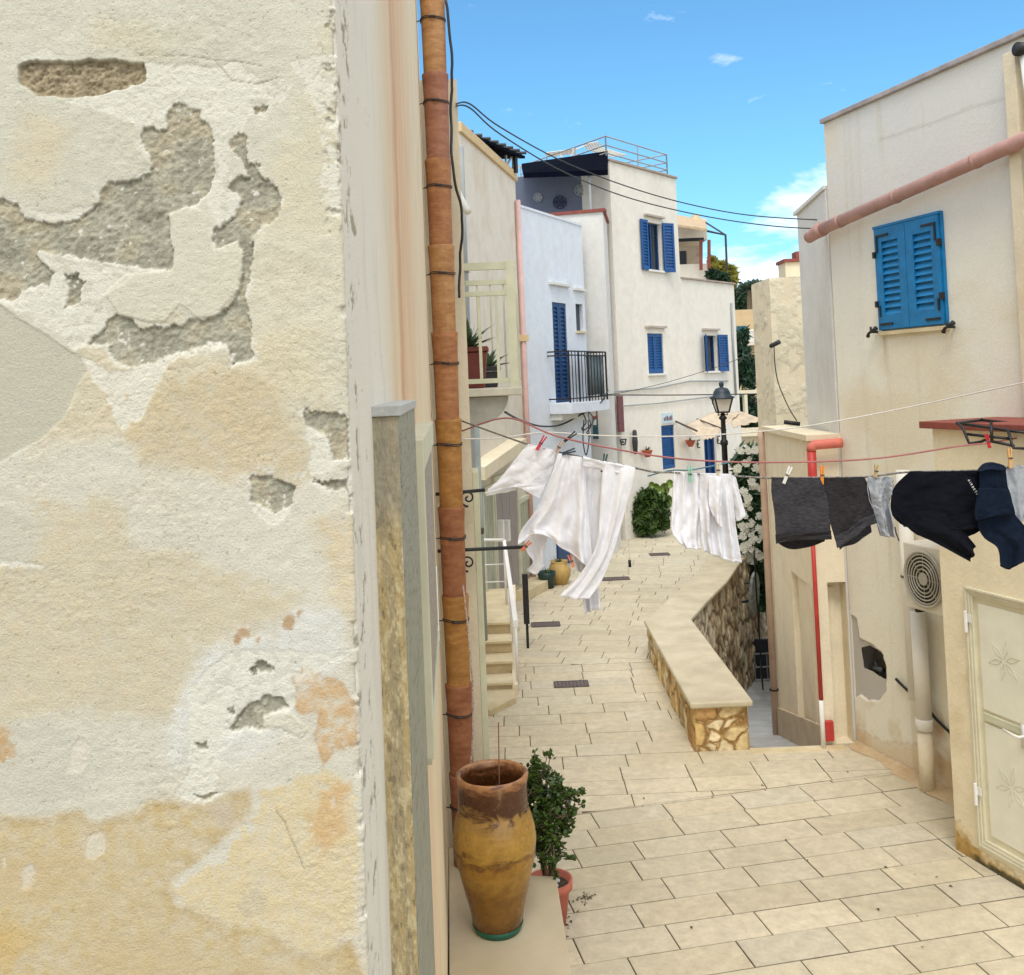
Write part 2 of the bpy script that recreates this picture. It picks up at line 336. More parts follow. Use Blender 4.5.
    mW=sm(-dW,-1.,1.5)*front*sm(n_b+n_a*.5+.16,-.08,.08); tint(mW*.85,(238,234,216)); dep-=mW*.0009
    dep+= mW*(n_c*.0009+n_b*.0012)
    halo=np.exp(-(np.clip(dG-.5,0,99)/(3.+n_b*9))**2)*(dG>0)*front*sm(n_b+n_e*.5+n_a*.5+.04,-.03,.05); tint(halo*.8,(240,236,220)); dep-=halo*.0008
    mG=sm(-dG,-.8,.8)*front
    g1=fbm(U/5+V/14,V/4,6,91,.7); g2=fbm(U/30,V/30,4,14)
    gc=np.array(lin((172,168,148)))*(1+g1[...,None]*1.1)*(1+g2[...,None]*.9)
    gw=np.array(lin((176,162,134))); gm=sm(g2+sm(U,-80,0)*.1,.0,.2)[...,None]*.6; gc=gc*(1-gm)+gw*gm*(1+g1[...,None])
    wf=sm(fbm(U/7,V/6,5,55,.6),.2,.26)[...,None]; gc=gc*(1-wf)+np.array(lin((222,218,204)))*wf
    col=col*(1-mG[...,None])+gc*mG[...,None]
    dep-=mG*(.0052-g1*.0058-g2*.003)
    mD=sm(-dD,-1,1.)*front; dc=np.array(lin((166,152,124)))*(1+g1[...,None]*1.3); col=col*(1-mD[...,None])+dc*mD[...,None]; dep-=mD*(.009-g1*.013)
    dep+=sm(-dI,-.5,1)*.0014*front; tint(sm(-dI,-.5,1)*.75*front,(226,220,196)); 
    # smooth trowelled patch at left
    sp=sdf(fpoly([(-80,280),(0,305),(30,325),(60,345),(82,358),(86,372),(78,385),(70,405),(62,420),(40,440),(0,462),(-80,500)]),U+w1*.3,V+w2*.3)
    ms=sm(-sp,-1,1)*front; tint(ms,(208,202,180)); dep=dep*(1-ms*.7)-ms*.0016
    # fine cracks
    for pts in ([(140,55),(190,56),(235,62),(262,66)],[(215,60),(232,80),(258,84),(278,78)],[(276,808),(279,816),(285,822),(289,836),(296,850),(305,868)]):
        q=fpoly(pts); d=np.full(A.shape,1e9)
        for i in range(len(q)-1):
            ax,ay=q[i]; bx_,by_=q[i+1]; ex,ey=bx_-ax,by_-ay; wx=U+w1*.3-ax; wy=V+w2*.3-ay; t=np.clip((wx*ex+wy*ey)/(ex*ex+ey*ey),0,1); d=np.minimum(d,np.hypot(wx-ex*t,wy-ey*t))
        m_=sm(-d,-.9,-.1)*front; dep-=m_*.0012; tint(m_*.5,(130,114,90))
    # ---- side wall
    sd=~front; S_=A; TK=1.16
    ks=lambda x: side_s(x)[0]
    sU=np.log(np.maximum(A+1.5,.5))*220
    st=fbm(sU/3.2,V/420,5,8,.6); st2=fbm(sU/9,V/160,5,18)
    tint(sd*1.,(240,234,218)); tint(sd*sm(S_,ks(378),ks(398))*.8,(234,216,182)); tint(sd*sm(st2,.05,.2)*.25,(206,202,190)); tint(sd*sm(st,.02,.22)*sm(S_,ks(382),ks(402))*.3,(224,190,146))
    wob=fbm(V/70,V*0+3,4,5)*.12
    for xx,wd,al,cc in ((404,.07,.95,(196,128,90)),(407,.22,.6,(220,166,120)),(414,.3,.5,(222,170,126)),(398,.12,.4,(224,180,136))):
        d=np.abs(S_-ks(xx)+wob*(.5+S_*.2)); tint(sd*np.exp(-(d/(wd*(1+S_*.3)))**2)*al*(.65+st),cc)
    ch=sm(fbm(sU/7,V/26,6,29,.65)*1.+sm(-np.abs(S_-ks(355)),-.2,0)*.2,.25,.29)*sd*(S_<ks(380)); tint(ch*.8,(150,140,118)); dep-=ch*.003
    dep=np.where(sd,dep*.6+st2*.002,dep)
    # chipped arris
    arr=np.exp(-(A/.008)**2)*sm(fbm(V/22,V*0+7,5,3),-.02,.1); dep-=arr*.006
    arr2=np.exp(-((A+.012)/.012)**2)*sm(fbm(U/8,V/10,5,3),.1,.12)*(V<-150); dep-=arr2*.004
    X=X0+pu*(-FD.x)+ps*SD.x+dep*(nf*FN.x+ns*SN.x); Y=Y0+pu*(-FD.y)+ps*SD.y+dep*(nf*FN.y+ns*SN.y)
    vs=np.stack([X,Y,Z],-1).reshape(-1,3)
    idx=np.arange(nz*nc).reshape(nz,nc); f=np.stack([idx[:-1,:-1],idx[:-1,1:],idx[1:,1:],idx[1:,:-1]],-1).reshape(-1,4)
    me=bpy.data.meshes.new('wall'); me.vertices.add(len(vs)); me.vertices.foreach_set('co',vs.astype(np.float32).ravel())
    me.loops.add(f.size); me.loops.foreach_set('vertex_index',f.astype(np.int32).ravel()); me.polygons.add(len(f)); me.polygons.foreach_set('loop_start',np.arange(0,f.size,4,dtype=np.int32)); 
    me.update(calc_edges=True); me.polygons.foreach_set('use_smooth',np.ones(len(f),bool))
    a=me.color_attributes.new('Col','FLOAT_COLOR','POINT'); c4=np.ones((len(vs),4),np.float32); c4[:,:3]=np.clip(col,0.01,1).reshape(-1,3); a.data.foreach_set('color',c4.ravel())
    me.materials.append(attrmat('peeling_plaster',bump=.8,bs=330.,bd=.003,var=.10,vs=230.))
    return me
rt=root('plaster_house',(X0,Y0,0),'cream house corner at far left with peeling, flaking plaster and grey mortar patches','house')
me=build_left(); o=bpy.data.objects.new('wall',me); C.objects.link(o); o.parent=rt; o.location=(-X0,-Y0,0)
# rest of the volume: roof and back walls
def sp_(s,o_=0,z=0): q=SW0+SD*s+SN*o_; return (q.x,q.y,z)
m=MB(); a=SW0+FD*4.5; e=SW0+SD*5.87; bk=e+FD*4.5
m.add([(a.x,a.y,0),(bk.x,bk.y,0),(e.x,e.y,0),(a.x,a.y,6.9),(bk.x,bk.y,6.9),(e.x,e.y,6.9),(X0,Y0,6.9)],[(0,1,4,3),(1,2,5,4),(3,4,5,6)]); m.out('back_wall',M['cream'],rt)
SWL=Wall((X0,Y0),sp_(5.87)[:2],1)
rough_stone=attrmat('weathered_jamb',bump=.8,bs=140.,bd=.004,var=.16,vs=60.)
def granite(name,c1,c2):
    m,nt,b=newmat(name); L=nt.links.new; tc=N(nt,'ShaderNodeTexCoord'); b.inputs['Roughness'].default_value=.6
    mp=N(nt,'ShaderNodeMapping'); mp.inputs['Scale'].default_value=(1,.12,1); L(tc.outputs['Object'],mp.inputs[0]); v=N(nt,'ShaderNodeTexNoise',Scale=75.,Detail=6.,Roughness=.8); L(mp.outputs[0],v.inputs['Vector'])
    r=N(nt,'ShaderNodeValToRGB'); r.color_ramp.elements[0].position=.36; r.color_ramp.elements[0].color=(*lin(c2),1); r.color_ramp.elements[1].position=.52; r.color_ramp.elements[1].color=(*lin(c1),1); e=r.color_ramp.elements.new(.3); e.color=(*lin((52,50,46)),1)
    L(v.outputs[0],r.inputs[0]); L(r.outputs[0],b.inputs['Base Color'])
    bp=N(nt,'ShaderNodeBump',Strength=.4,Distance=.002); L(v.outputs[0],bp.inputs['Height']); L(bp.outputs[0],b.inputs['Normal']); return m
gran=granite('grey_green_stone',(150,150,132),(106,108,94)); gran2=granite('grey_granite',(158,150,138),(118,112,104))
# door surround: jamb with a rough ochre edge, top slab
pr=.051
s0=side_s(371)[0]; 
def jamb(name,s0,s1,z0,z1,pr,mat_):
    mm=MB(); SWL.box(mm,s0,s1,z0,z1,-.02,pr); return bevel(mm.out(name,mat_,rt),.002)
jamb('door_jamb',s0+.006,s0+.78,.0,H-.052,pr,gran)
# the worn near edge of that jamb as a fine relief sheet
def edge_sheet():
    nu,nz=60,900; u=np.linspace(-.012,pr-.0015,nu); z=np.linspace(0.5,H-.053,nz); U,Z=np.meshgrid(u,z)
    n1=fbm(U*110,Z*48,6,4,.62); n2=fbm(U*400,Z*150,5,9,.6); n3=fbm(U*60,Z*3,4,44)
    dep=n1*.007+n2*.002; c=np.empty(U.shape+(3,)); c[:]=lin((196,174,126))
    def t(m_,cc):
        nonlocal c; c=c*(1-m_[...,None])+np.array(lin(cc))*m_[...,None]
    t(sm(n3,-.02,.12)*.8,(196,176,136)); t(sm(-n3,.05,.14)*.6,(172,160,134)); t(sm(n1,.06,.12)*.75,(222,206,164)); t(sm(-n1,.14,.2)*.7,(134,122,96)); t(sm(Z,H-.3,H-.2)*.7,(160,154,138))
    vs=[];
    q=[SWL.pt(s0+.004-d,zz,uu) for uu,zz,d in zip(U.ravel(),Z.ravel(),dep.ravel())]
    idx=np.arange(nz*nu).reshape(nz,nu); f=np.stack([idx[:-1,:-1],idx[:-1,1:],idx[1:,1:],idx[1:,:-1]],-1).reshape(-1,4).tolist()
    return mk('worn_jamb_edge',q,f,rough_stone,rt,True,attr=c.reshape(-1,3))
edge_sheet()
m=MB(); SWL.box(m,s0-.004,s0+.8,H-.052,H-.0315,-.02,pr+.004); bevel(m.out('door_lintel',mat('lintel_stone',(190,190,184),.8,var=.1,scale=30,bump=.3),rt),.002)
# narrow white reveal strip and second frame (window) farther along
wz0=SWL.hit(431,738,pr)[1]; w_a=SWL.hit(425.5,600,pr)[0]; w_b=SWL.hit(437,600,pr)[0]; wzt=SWL.hit(420,474,pr)[1]
jamb('window_jamb',w_a,w_b,wz0,wzt,pr,gran2)
jamb('window_trim',w_a-.09,w_a-.004,wz0-.02,wzt+.1,pr+.012,M['creamp'])
jamb('window_lintel',w_a-.0,w_b,wzt+.004,wzt+.1,pr+.012,M['creamp'])
jamb('window_sill',w_a-.05,w_b,wz0-.05,wz0-.024,pr+.004,M['creamp'])
q1=SWL.hit(436,568,.03); q2=SWL.hit(438,655,.03); m=MB(); SWL.box(m,q1[0],q1[0]+.05,q2[1],q1[1],.0,.035); bevel(m.out('shutter_edge',M['white'],rt),.004)
# ================================================================ terracotta downpipe
pc=P(441,230,7.05); px_,py_=pc[0],pc[1]
rt=root('drainpipe',(px_,py_,.5),'terracotta drainpipe of stacked clay segments tied with wire beside the plaster house','drainpipe')
seg=.613; ztop=P(432,80-87*2,7.05)[2]; z=P(434,80,7.05)[2]
def claymat(name,c1,c2):
    m,nt,b=newmat(name); L=nt.links.new; tc=N(nt,'ShaderNodeTexCoord'); b.inputs['Roughness'].default_value=.55; b.inputs['Specular IOR Level'].default_value=.4
    mp=N(nt,'ShaderNodeMapping'); mp.inputs['Scale'].default_value=(3,3,9); L(tc.outputs['Object'],mp.inputs['Vector'])
    v=N(nt,'ShaderNodeTexNoise',Scale=2.2,Detail=8.,Roughness=.6,Distortion=.5); L(mp.outputs[0],v.inputs['Vector'])
    r=N(nt,'ShaderNodeValToRGB'); r.color_ramp.elements[0].position=.35; r.color_ramp.elements[0].color=(*lin(c2),1); r.color_ramp.elements[1].position=.66; r.color_ramp.elements[1].color=(*lin(c1),1)
    L(v.outputs[0],r.inputs[0])
    v2=N(nt,'ShaderNodeTexNoise',Scale=40.,Detail=6.,Roughness=.7); L(tc.outputs['Object'],v2.inputs['Vector'])
    r2=N(nt,'ShaderNodeMapRange'); r2.inputs[1].default_value=.3; r2.inputs[2].default_value=.7; r2.inputs[3].default_value=.82; r2.inputs[4].default_value=1.12; L(v2.outputs[0],r2.inputs[0])
    vm=N(nt,'ShaderNodeVectorMath',operation='SCALE'); L(r.outputs[0],vm.inputs[0]); L(r2.outputs[0],vm.inputs[3]); L(vm.outputs[0],b.inputs['Base Color'])
    wv=N(nt,'ShaderNodeTexWave',Scale=14.,Distortion=2.); wv.bands_direction='Z'; L(tc.outputs['Object'],wv.inputs['Vector'])
    bp=N(nt,'ShaderNodeBump',Strength=.05,Distance=.01); L(wv.outputs['Fac'],bp.inputs['Height']); L(bp.outputs[0],b.inputs['Normal']); return m
clays=[claymat('clay_ochre',(190,144,94),(160,110,66)),claymat('clay_rose',(172,120,92),(144,92,68)),claymat('clay_orange',(182,128,82),(152,98,62)),claymat('clay_honey',(186,136,72),(150,102,50)),claymat('clay_red',(168,112,76),(138,84,56))]
order=[1,0,1,2,0,2,3,4,3,4,1,4]
pair={0:(0,),}
z=ztop; i=0
wire=mat('rusty_wire',(60,52,48),.6)
while z>.52:
    z2=max(z-seg,.5)
    sgn=MB().lathe((px_+random.uniform(-.004,.004),py_,z2),[(.078,-.03 if z2>.51 else 0),(.082,.0),(.084,(z-z2)*.4),(.088,(z-z2)*.8),(.0935,(z-z2)-.03),(.0955,(z-z2)-.006),(.093,z-z2),(.075,z-z2-.004)],28,.008)
    sgn.out('pipe_segment',clays[order[i%12]],rt,True)
    zt=z2+(z-z2)*random.uniform(.62,.72)
    if z-z2>.3:
        w=MB()
        for dz in (0,.012): w.tube([(px_+.0905*math.cos(t),py_+.0905*math.sin(t),zt+dz+.006*math.sin(t*2)) for t in np.linspace(0,2*math.pi,25)],.0035,6)
        w.tube([(px_-.02,py_-.093,zt+.004),(px_,py_-.1,zt+.006),(px_+.025,py_-.093,zt+.006)],.0085,6)
        w.tube([(px_-.085,py_-.02,zt+.006),(px_-.13,py_+.0,zt)],.004,6)
        w.out('wire_tie',wire,rt,True)
    z=z2; i+=1
# cords beside the pipe
def wiggle(pts,amp,n=60,seed=0):
    "smooth polyline through 3-D points with a little waver"
    pts=[Vector(p) for p in pts]; out=[]
    k=len(pts)-1
    for j in range(k):
        p0=pts[max(j-1,0)];p1=pts[j];p2=pts[j+1];p3=pts[min(j+2,k)]
        for t in np.linspace(0,1,max(2,n//k),endpoint=(j==k-1)):
            t=float(t); q=.5*((2*p1)+(p2-p0)*t+(2*p0-5*p1+4*p2-p3)*t*t+(3*p1-p0-3*p2+p3)*t**3); out.append(q)
    r=random.Random(seed)
    if amp:
        ph=r.random()*6
        for i,q in enumerate(out): q.x+=amp*math.sin(i*.9+ph)*r.uniform(.3,1); q.z+=amp*math.sin(i*.7+ph*2)*r.uniform(.3,1)
    return out
def cord(name,pts,r,mat_,label,cat,group=None,amp=0,n=60,seed=0):
    q=wiggle(pts,amp,n,seed); o=MB().tube(q,r,6).out(name,mat_,None,True); return tag(o,label,cat,group)
cord('electric_cable',[P(446,0,7.0),P(452,60,7.05),P(451,110,7.1),P(453,170,7.1),P(462,215,7.2),P(460,262,7.3),P(459,298,7.3)],.011,M['cable'],'thick dark cable bundle running down along the right side of the clay drainpipe','cable',amp=.004,seed=2)
rope=mat('twisted_rope',(214,206,196),.9,var=.2,scale=60,stretch=(1,1,3),col2=(140,80,70))
cord('hanging_rope',[P(463,585,6.95),P(470,650,6.9),P(473,700,6.9),P(472,752,6.9),P(468,772,6.9)],.007,rope,'thin twisted red and white rope hanging down beside the clay drainpipe, knotted at its foot','rope',amp=.002)
# ================================================================ ledge, jar, succulent
st=[G(453,1040,.5),G(575,1040,.5),G(556,876,.5),G(500,868,.5),G(470,849,.5)]
lp=[(-.60,7.30),(G(470,845,.5)[0],7.30),(G(500,868,.5)[0]+.02,G(556,876,.5)[1]+.05),G(556,876,.5)[:2],G(572,975,.5)[:2],(.33,4.6),(-.42,4.6)]
rt=root('stone_ledge',(-.2,6,0),'low cream stone ledge under the glazed jar at the foot of the plaster house','ledge')
m=MB().prism(lp[::-1],.46,.5); bevel(m.out('top_slab',M['marble'],rt),.006)
c_=Vector((-.15,6.0)); lp2=[tuple(c_+(Vector(p)-c_)*.965) for p in lp]
MB().prism(lp2[::-1],0,.46).out('base',M['cream'],rt)
jc=G(498,924,.53); jx,jy=jc[0],jc[1]
k=jy/1000
prof=[(23,0),(24,2),(27,18),(33,42),(39.5,68),(41,84),(40,94),(37,105),(34.5,112),(33.8,114),(34.5,117),(34.2,135),(35.5,141),(36,145),(34,146.5),(31,145),(30.5,138),(30.5,117),(36,95),(36,75),(28,40),(20,6),(.1,5)]
prof=[(a*k,b*k) for a,b in prof]
def jarmat():
    m,nt,b=newmat('honey_glaze'); L=nt.links.new; tc=N(nt,'ShaderNodeTexCoord'); b.inputs['Roughness'].default_value=.32
    sx=N(nt,'ShaderNodeSeparateXYZ'); L(tc.outputs['Object'],sx.inputs[0])
    v=N(nt,'ShaderNodeTexNoise',Scale=5.,Detail=9.,Roughness=.65,Distortion=.8); mp=N(nt,'ShaderNodeMapping'); mp.inputs['Scale'].default_value=(1,1,2.6); L(tc.outputs['Object'],mp.inputs[0]); L(mp.outputs[0],v.inputs['Vector'])
    ad=N(nt,'ShaderNodeMath',operation='MULTIPLY_ADD'); L(v.outputs[0],ad.inputs[0]); ad.inputs[1].default_value=.34; L(sx.outputs['Z'],ad.inputs[2])
    r=N(nt,'ShaderNodeMapRange'); r.inputs[1].default_value=.53+.17; r.inputs[2].default_value=.53+.17+.9; L(ad.outputs[0],r.inputs[0])
    cr=N(nt,'ShaderNodeValToRGB'); e=cr.color_ramp.elements; e[0].position=0; e[0].color=(*lin((98,64,24)),1); e[1].position=1; e[1].color=(*lin((170,122,80)),1)
    for p,c in ((.12,(126,86,28)),(.28,(128,88,26)),(.36,(156,116,42)),(.46,(154,112,34)),(.5,(108,70,24)),(.56,(172,132,54)),(.7,(166,128,60)),(.765,(158,122,64)),(.8,(74,40,20)),(.93,(86,50,26)),(.975,(138,92,60))):
        x=e.new(p); x.color=(*lin(c),1)
    L(r.outputs[0],cr.inputs[0])
    v2=N(nt,'ShaderNodeTexNoise',Scale=16.,Detail=9.,Roughness=.7); L(tc.outputs['Object'],v2.inputs['Vector'])
    r2=N(nt,'ShaderNodeMapRange'); r2.inputs[1].default_value=.3; r2.inputs[2].default_value=.7; r2.inputs[3].default_value=.72; r2.inputs[4].default_value=1.2; L(v2.outputs[0],r2.inputs[0])
    vm=N(nt,'ShaderNodeVectorMath',operation='SCALE'); L(cr.outputs[0],vm.inputs[0]); L(r2.outputs[0],vm.inputs[3])
    r3=N(nt,'ShaderNodeMapRange'); r3.inputs[1].default_value=.6; r3.inputs[2].default_value=.72; r3.inputs[4].default_value=.5; v3=N(nt,'ShaderNodeTexNoise',Scale=7.,Detail=8.,Roughness=.7); L(tc.outputs['Object'],v3.inputs['Vector']); L(v3.outputs[0],r3.inputs[0])
    mx=N(nt,'ShaderNodeMix',data_type='RGBA'); L(r3.outputs[0],mx.inputs[0]); L(vm.outputs[0],mx.inputs[6]); mx.inputs[7].default_value=(*lin((206,178,122)),1); L(mx.outputs[2],b.inputs['Base Color'])
    r4=N(nt,'ShaderNodeMapRange'); r4.inputs[1].default_value=.35; r4.inputs[2].default_value=.65; r4.inputs[3].default_value=.14; r4.inputs[4].default_value=.42; L(v2.outputs[0],r4.inputs[0]); L(r4.outputs[0],b.inputs['Roughness'])
    wv=N(nt,'ShaderNodeTexWave',Scale=9.,Distortion=3.); wv.bands_direction='Z'; L(tc.outputs['Object'],wv.inputs['Vector'])
    bp=N(nt,'ShaderNodeBump',Strength=.08,Distance=.008); L(wv.outputs['Fac'],bp.inputs['Height']); L(bp.outputs[0],b.inputs['Normal']); return m
rt=root('terracotta_jar',(jx,jy,.53),'tall honey brown glazed terracotta jar standing in a green saucer on the stone ledge','jar')
MB().lathe((jx,jy,.53),prof,64,.004).out('body',jarmat(),rt,True)
MB().lathe((jx,jy,.53),[(.001,.2),(.15,.2)],32).out('soil',mat('dark_soil',(50,38,28),.95),rt)
tag(MB().lathe((jx,jy,.501),[(.001,.001),(.135,.001),(.155,.045),(.148,.045),(.13,.014),(.001,.014)],48).out('plant_saucer',M['green'],None,True),'green glazed saucer under the tall honey brown jar','saucer')
tag(MB().tube([(jx+.04,jy+.03,.66),(jx+.035,jy+.05,1.15),(jx+.05,jy+.05,1.72)],.0045,6).out('plant_stake',mat('thin_cane',(130,92,70),.8),None,True),'thin upright brown cane sticking out of the tall glazed jar','stake')
# succulent
bx,by=G(552,922,0)[:2]
by+=.0
rt=root('potted_succulent',(bx,by,0),'bushy jade plant in a pink terracotta pot on the paving behind the glazed jar','potted plant')
MB().lathe((bx,by,0),[(.001,.002),(.1,.002),(.135,.24),(.155,.24),(.16,.3),(.145,.3),(.125,.25),(.001,.25)],40).out('pot',mat('pink_terracotta',(206,118,98),.7,var=.12,scale=8),rt,True)
MB().lathe((bx,by,0),[(.001,.262),(.128,.262)],24).out('soil',mat('gravel_soil',(92,76,56),.95,var=.4,scale=60,bump=.6),rt)
for i in range(9):
    a=random.uniform(0,6.28); r=random.uniform(.04,.11)
    MB().lathe((bx+r*math.cos(a),by+r*math.sin(a),.262),[(.001,0),(.018,.004),(.02,.014),(.012,.024),(.001,.027)],10).out('pebble',M['white'],rt,True)
br=MB(); leaves=MB()
cc=Vector(P(538,812,6.95)); tips=[]
def leaf(mb,p,d,up,L_,w,th=.004):
    d=d.normalized(); s=d.cross(up).normalized(); u=s.cross(d)
    vs=[p,p+d*L_*.35+s*w*.42+u*th,p+d*L_*.35-s*w*.42+u*th,p+d*L_*.75+s*w*.5+u*th,p+d*L_*.75-s*w*.5+u*th,p+d*L_+u*th*1.6,p+d*L_*.5-u*th*1.2]
    mb.add(vs,[(0,1,2),(1,3,4,2),(3,5,4),(0,6,1),(1,6,3),(3,6,5),(5,6,4),(4,6,2),(2,6,0)])
def grow(p,d,L_,r,dep):
    q=p+d*L_; br.tube([p,(p+q)/2+Vector((random.uniform(-.01,.01),)*3),q],[r,r*.85,r*.7],6)
    if dep==0:
        tips.append((q,d)); return
    for k_ in range(random.choice((2,3,3))):
        nd=(d+Vector((random.uniform(-.8,.8),random.uniform(-.8,.8),random.uniform(-.35,.6)))).normalized()
        grow(q,nd,L_*random.uniform(.62,.95),r*.68,dep-1)
base=Vector((bx,by,.26))
trunks=[]
for t in range(9):
    a=random.uniform(0,6.28); tgt=cc+Vector((random.uniform(-.16,.16),random.uniform(-.14,.14),random.uniform(-.2,.2)))
    mid=base+(tgt-base)*.5+Vector((random.uniform(-.04,.04),random.uniform(-.04,.04),0)); br.tube([base+Vector((.03*math.cos(a),.03*math.sin(a),0)),mid,tgt],[.014,.01,.007],6); trunks+= [mid,tgt,(mid+tgt)/2,base+(mid-base)*.7]
for k_ in range(330):
    while True:
        q=Vector((random.uniform(-1,1),random.uniform(-1,1),random.uniform(-1,1)))
        if .35<q.length<1: break
    lob=1+.16*math.sin(5*math.atan2(q.z,q.x)+1.3)+.1*math.sin(9*math.atan2(q.z,q.y))
    q=cc+Vector((q.x*.25*lob,q.y*.23*lob,q.z*.33*lob))
    if q.z<.44: continue
    s_=min(trunks,key=lambda p:(p-q).length); mid=(s_+q)/2+Vector((random.gauss(0,.012),random.gauss(0,.012),-.012)); br.tube([s_,mid,q],[.005,.004,.003],5)
    trunks.append(mid) if random.random()<.5 else None
    d=(q-s_).normalized()
    for j in range(random.randint(8,12)):
        dd=Vector((random.gauss(0,.8),random.gauss(0,.8),random.gauss(.35,.6)))+d*.5
        leaf(leaves,q+Vector((random.gauss(0,.013),random.gauss(0,.013),random.gauss(0,.013))),dd,Vector((random.random()-.5,random.random()-.5,1)),random.uniform(.028,.042),random.uniform(.022,.032))
for p_,q_ in ((P(565,800,6.9),P(582,792,6.95)),(P(560,855,6.85),P(573,860,6.85)),(P(545,850,6.85),P(556,876,6.8))):
    br.tube([p_,((p_[0]+q_[0])/2,p_[1],(p_[2]+q_[2])/2+.01),q_],[.005,.004,.003],5)
    for f in (.4,.6,.8,1.,1.):
        c_q=Vector(p_)*(1-f)+Vector(q_)*f
        for j in range(5): leaf(leaves,c_q,Vector((random.gauss(0,1),random.gauss(0,1),random.gauss(.3,.8))),Vector((random.random()-.5,0,1)),.036,.026)
br.out('branches',mat('grey_bark',(120,106,88),.9,var=.2,scale=30),rt,True)
def leafmat(name,c1,c2,rough=.45,sc=14.,trans=.12):
    return mat(name,c1,rough,var=.2,scale=sc,col2=c2,trans=trans)
leaves.out('leaves',leafmat('jade_leaf',(88,112,46),(44,66,26),.3,22.),rt)
# ================================================================ GROUND, PAVING, RAMP
def struct(o): o['kind']='structure'; return o
grd=mat('earth',(150,140,118),.95,var=.2,scale=.4)
struct(MB().add([(-900,-400,-3.2),(900,-400,-3.2),(900,1500,-3.2),(-900,1500,-3.2)],[(0,1,2,3)]).out('ground',grd))
joint=mat('joint_mortar',(100,86,66),.95,var=.35,scale=9,bump=.5,bscale=120)
base_poly=[[(-6,-3),(12,-3),(12,10.31),(-6,10.31)],[(-6,10.31),(2.0,10.31),(2.0,13.7),(3.75,18.0),(5.2,21),(9,22),(9,29),(-6,29)]]
m=MB()
for p_ in base_poly: m.prism(p_,-3.1,-.006)
struct(m.out('street_base',joint))
def clip(poly,a,b):
    "keep the side to the left of a->b"
    out=[]; n=len(poly)
    f=lambda p:(b[0]-a[0])*(p[1]-a[1])-(b[1]-a[1])*(p[0]-a[0])
    for i in range(n):
        p,q=poly[i],poly[(i+1)%n]; fp,fq=f(p),f(q)
        if fp>=0: out.append(p)
        if (fp>=0)!=(fq>=0):
            t=fp/(fp-fq); out.append((p[0]+(q[0]-p[0])*t,p[1]+(q[1]-p[1])*t))
    return out
def inset(poly,d):
    n=len(poly)
    out=poly
    for i in range(n):
        a,b=Vector(poly[i]),Vector(poly[(i+1)%n]); 
        if (b-a).length<1e-4: continue
        nn=Vector((-(b-a).y,(b-a).x)).normalized()*d; out=clip(out,a+nn,b+nn)
        if len(out)<3: return []
    return out
SV=[];SF=[];SC=[]
def area(p): return abs(sum(p[i][0]*p[(i+1)%len(p)][1]-p[(i+1)%len(p)][0]*p[i][1] for i in range(len(p))))/2
def slab(poly,zt,c,gap):
    p=inset(poly,gap)
    if len(p)<3 or area(p)<.004: return
    q=inset(p,.004)
    if len(q)<3 : return
    n=len(SV)
    if len(q)!=len(p): q=p
    tx,ty=random.gauss(0,.0012),random.gauss(0,.0012); c0=p[0]
    for (x,y) in p: SV.append((x,y,-.03)); 
    for (x,y) in p: SV.append((x,y,zt-.003))
    for (x,y) in q: SV.append((x,y,zt+(x-c0[0])*tx+(y-c0[1])*ty))
    k=len(p)
    for i in range(k): 
        j=(i+1)%k; SF.append((n+i,n+j,n+k+j,n+k+i)); SF.append((n+k+i,n+k+j,n+2*k+j,n+2*k+i))
    SF.append(tuple(range(n+2*k,n+3*k)))
    dk=tuple(v_*.34 for v_ in c); SC.extend([dk]*k+[tuple(v_*.7 for v_ in c)]*k+[c]*k)
pal=[(206,194,168),(203,192,166),(209,197,171),(203,193,170),(207,194,166),(204,193,168),(200,188,161)]
def pave(origin,ang,lx,ly,region_clips,bbox,gap=.0042):
    u=Vector((math.cos(ang),math.sin(ang))); v=Vector((-u.y,u.x)); o=Vector(origin)
    for j in range(-60,61):
        off=random.uniform(.35,.65)*lx+ (j%2)*0; off=(j*.5+random.uniform(-.1,.1))*lx
        i0=-40; pos=off-20*lx
        while pos<20*lx+off:
            L_=lx*random.choice((1,1,1,1,1.0,.78,1.15))
            poly=[tuple(o+u*pos+v*j*ly),tuple(o+u*(pos+L_)+v*j*ly),tuple(o+u*(pos+L_)+v*(j+1)*ly),tuple(o+u*pos+v*(j+1)*ly)]
            pos+=L_
            if max(p[0] for p in poly)<bbox[0] or min(p[0] for p in poly)>bbox[1] or max(p[1] for p in poly)<bbox[2] or min(p[1] for p in poly)>bbox[3]: continue
            for a,b in region_clips:
                poly=clip(poly,a,b)
                if len(poly)<3: break
            if len(poly)>=3:
                c=lin(random.choice(pal)); f_=random.gauss(1,.03); slab(poly,random.uniform(-.002,.002),tuple(x*f_ for x in c),gap)
A0=(-3,8.25); A1=(9,10.75)
rect=lambda x0,x1,y0,y1:[((x0,y0),(x1,y0)),((x1,y0),(x1,y1)),((x1,y1),(x0,y1)),((x0,y1),(x0,y0))]
pave((.3,6.68),.19,.66,.315,rect(-1.3,9,2.2,10.6)+[(A1,A0)]+[((9,10.31),(-3,10.31))],(-1.5,9,2,11))
pave((.77,9.33),.0,.64,.328,[(A0,A1)]+rect(-1.3,3.6,8,10.31),(-1.5,4,8,11))
pave((.77,10.31),.0,.64,.328,rect(-1.3,2.0,10.31,13.6),(-1.5,4,8,14))
pave((.79,13.6),-.22,.62,.31,[((-1.6,13.6),(2,13.6)),((2,13.6),(3.7,18.2)),((9,28.5),(-1.6,28.5)),((-1.6,28.5),(-1.6,13.6))],(-2,9.2,13,29))
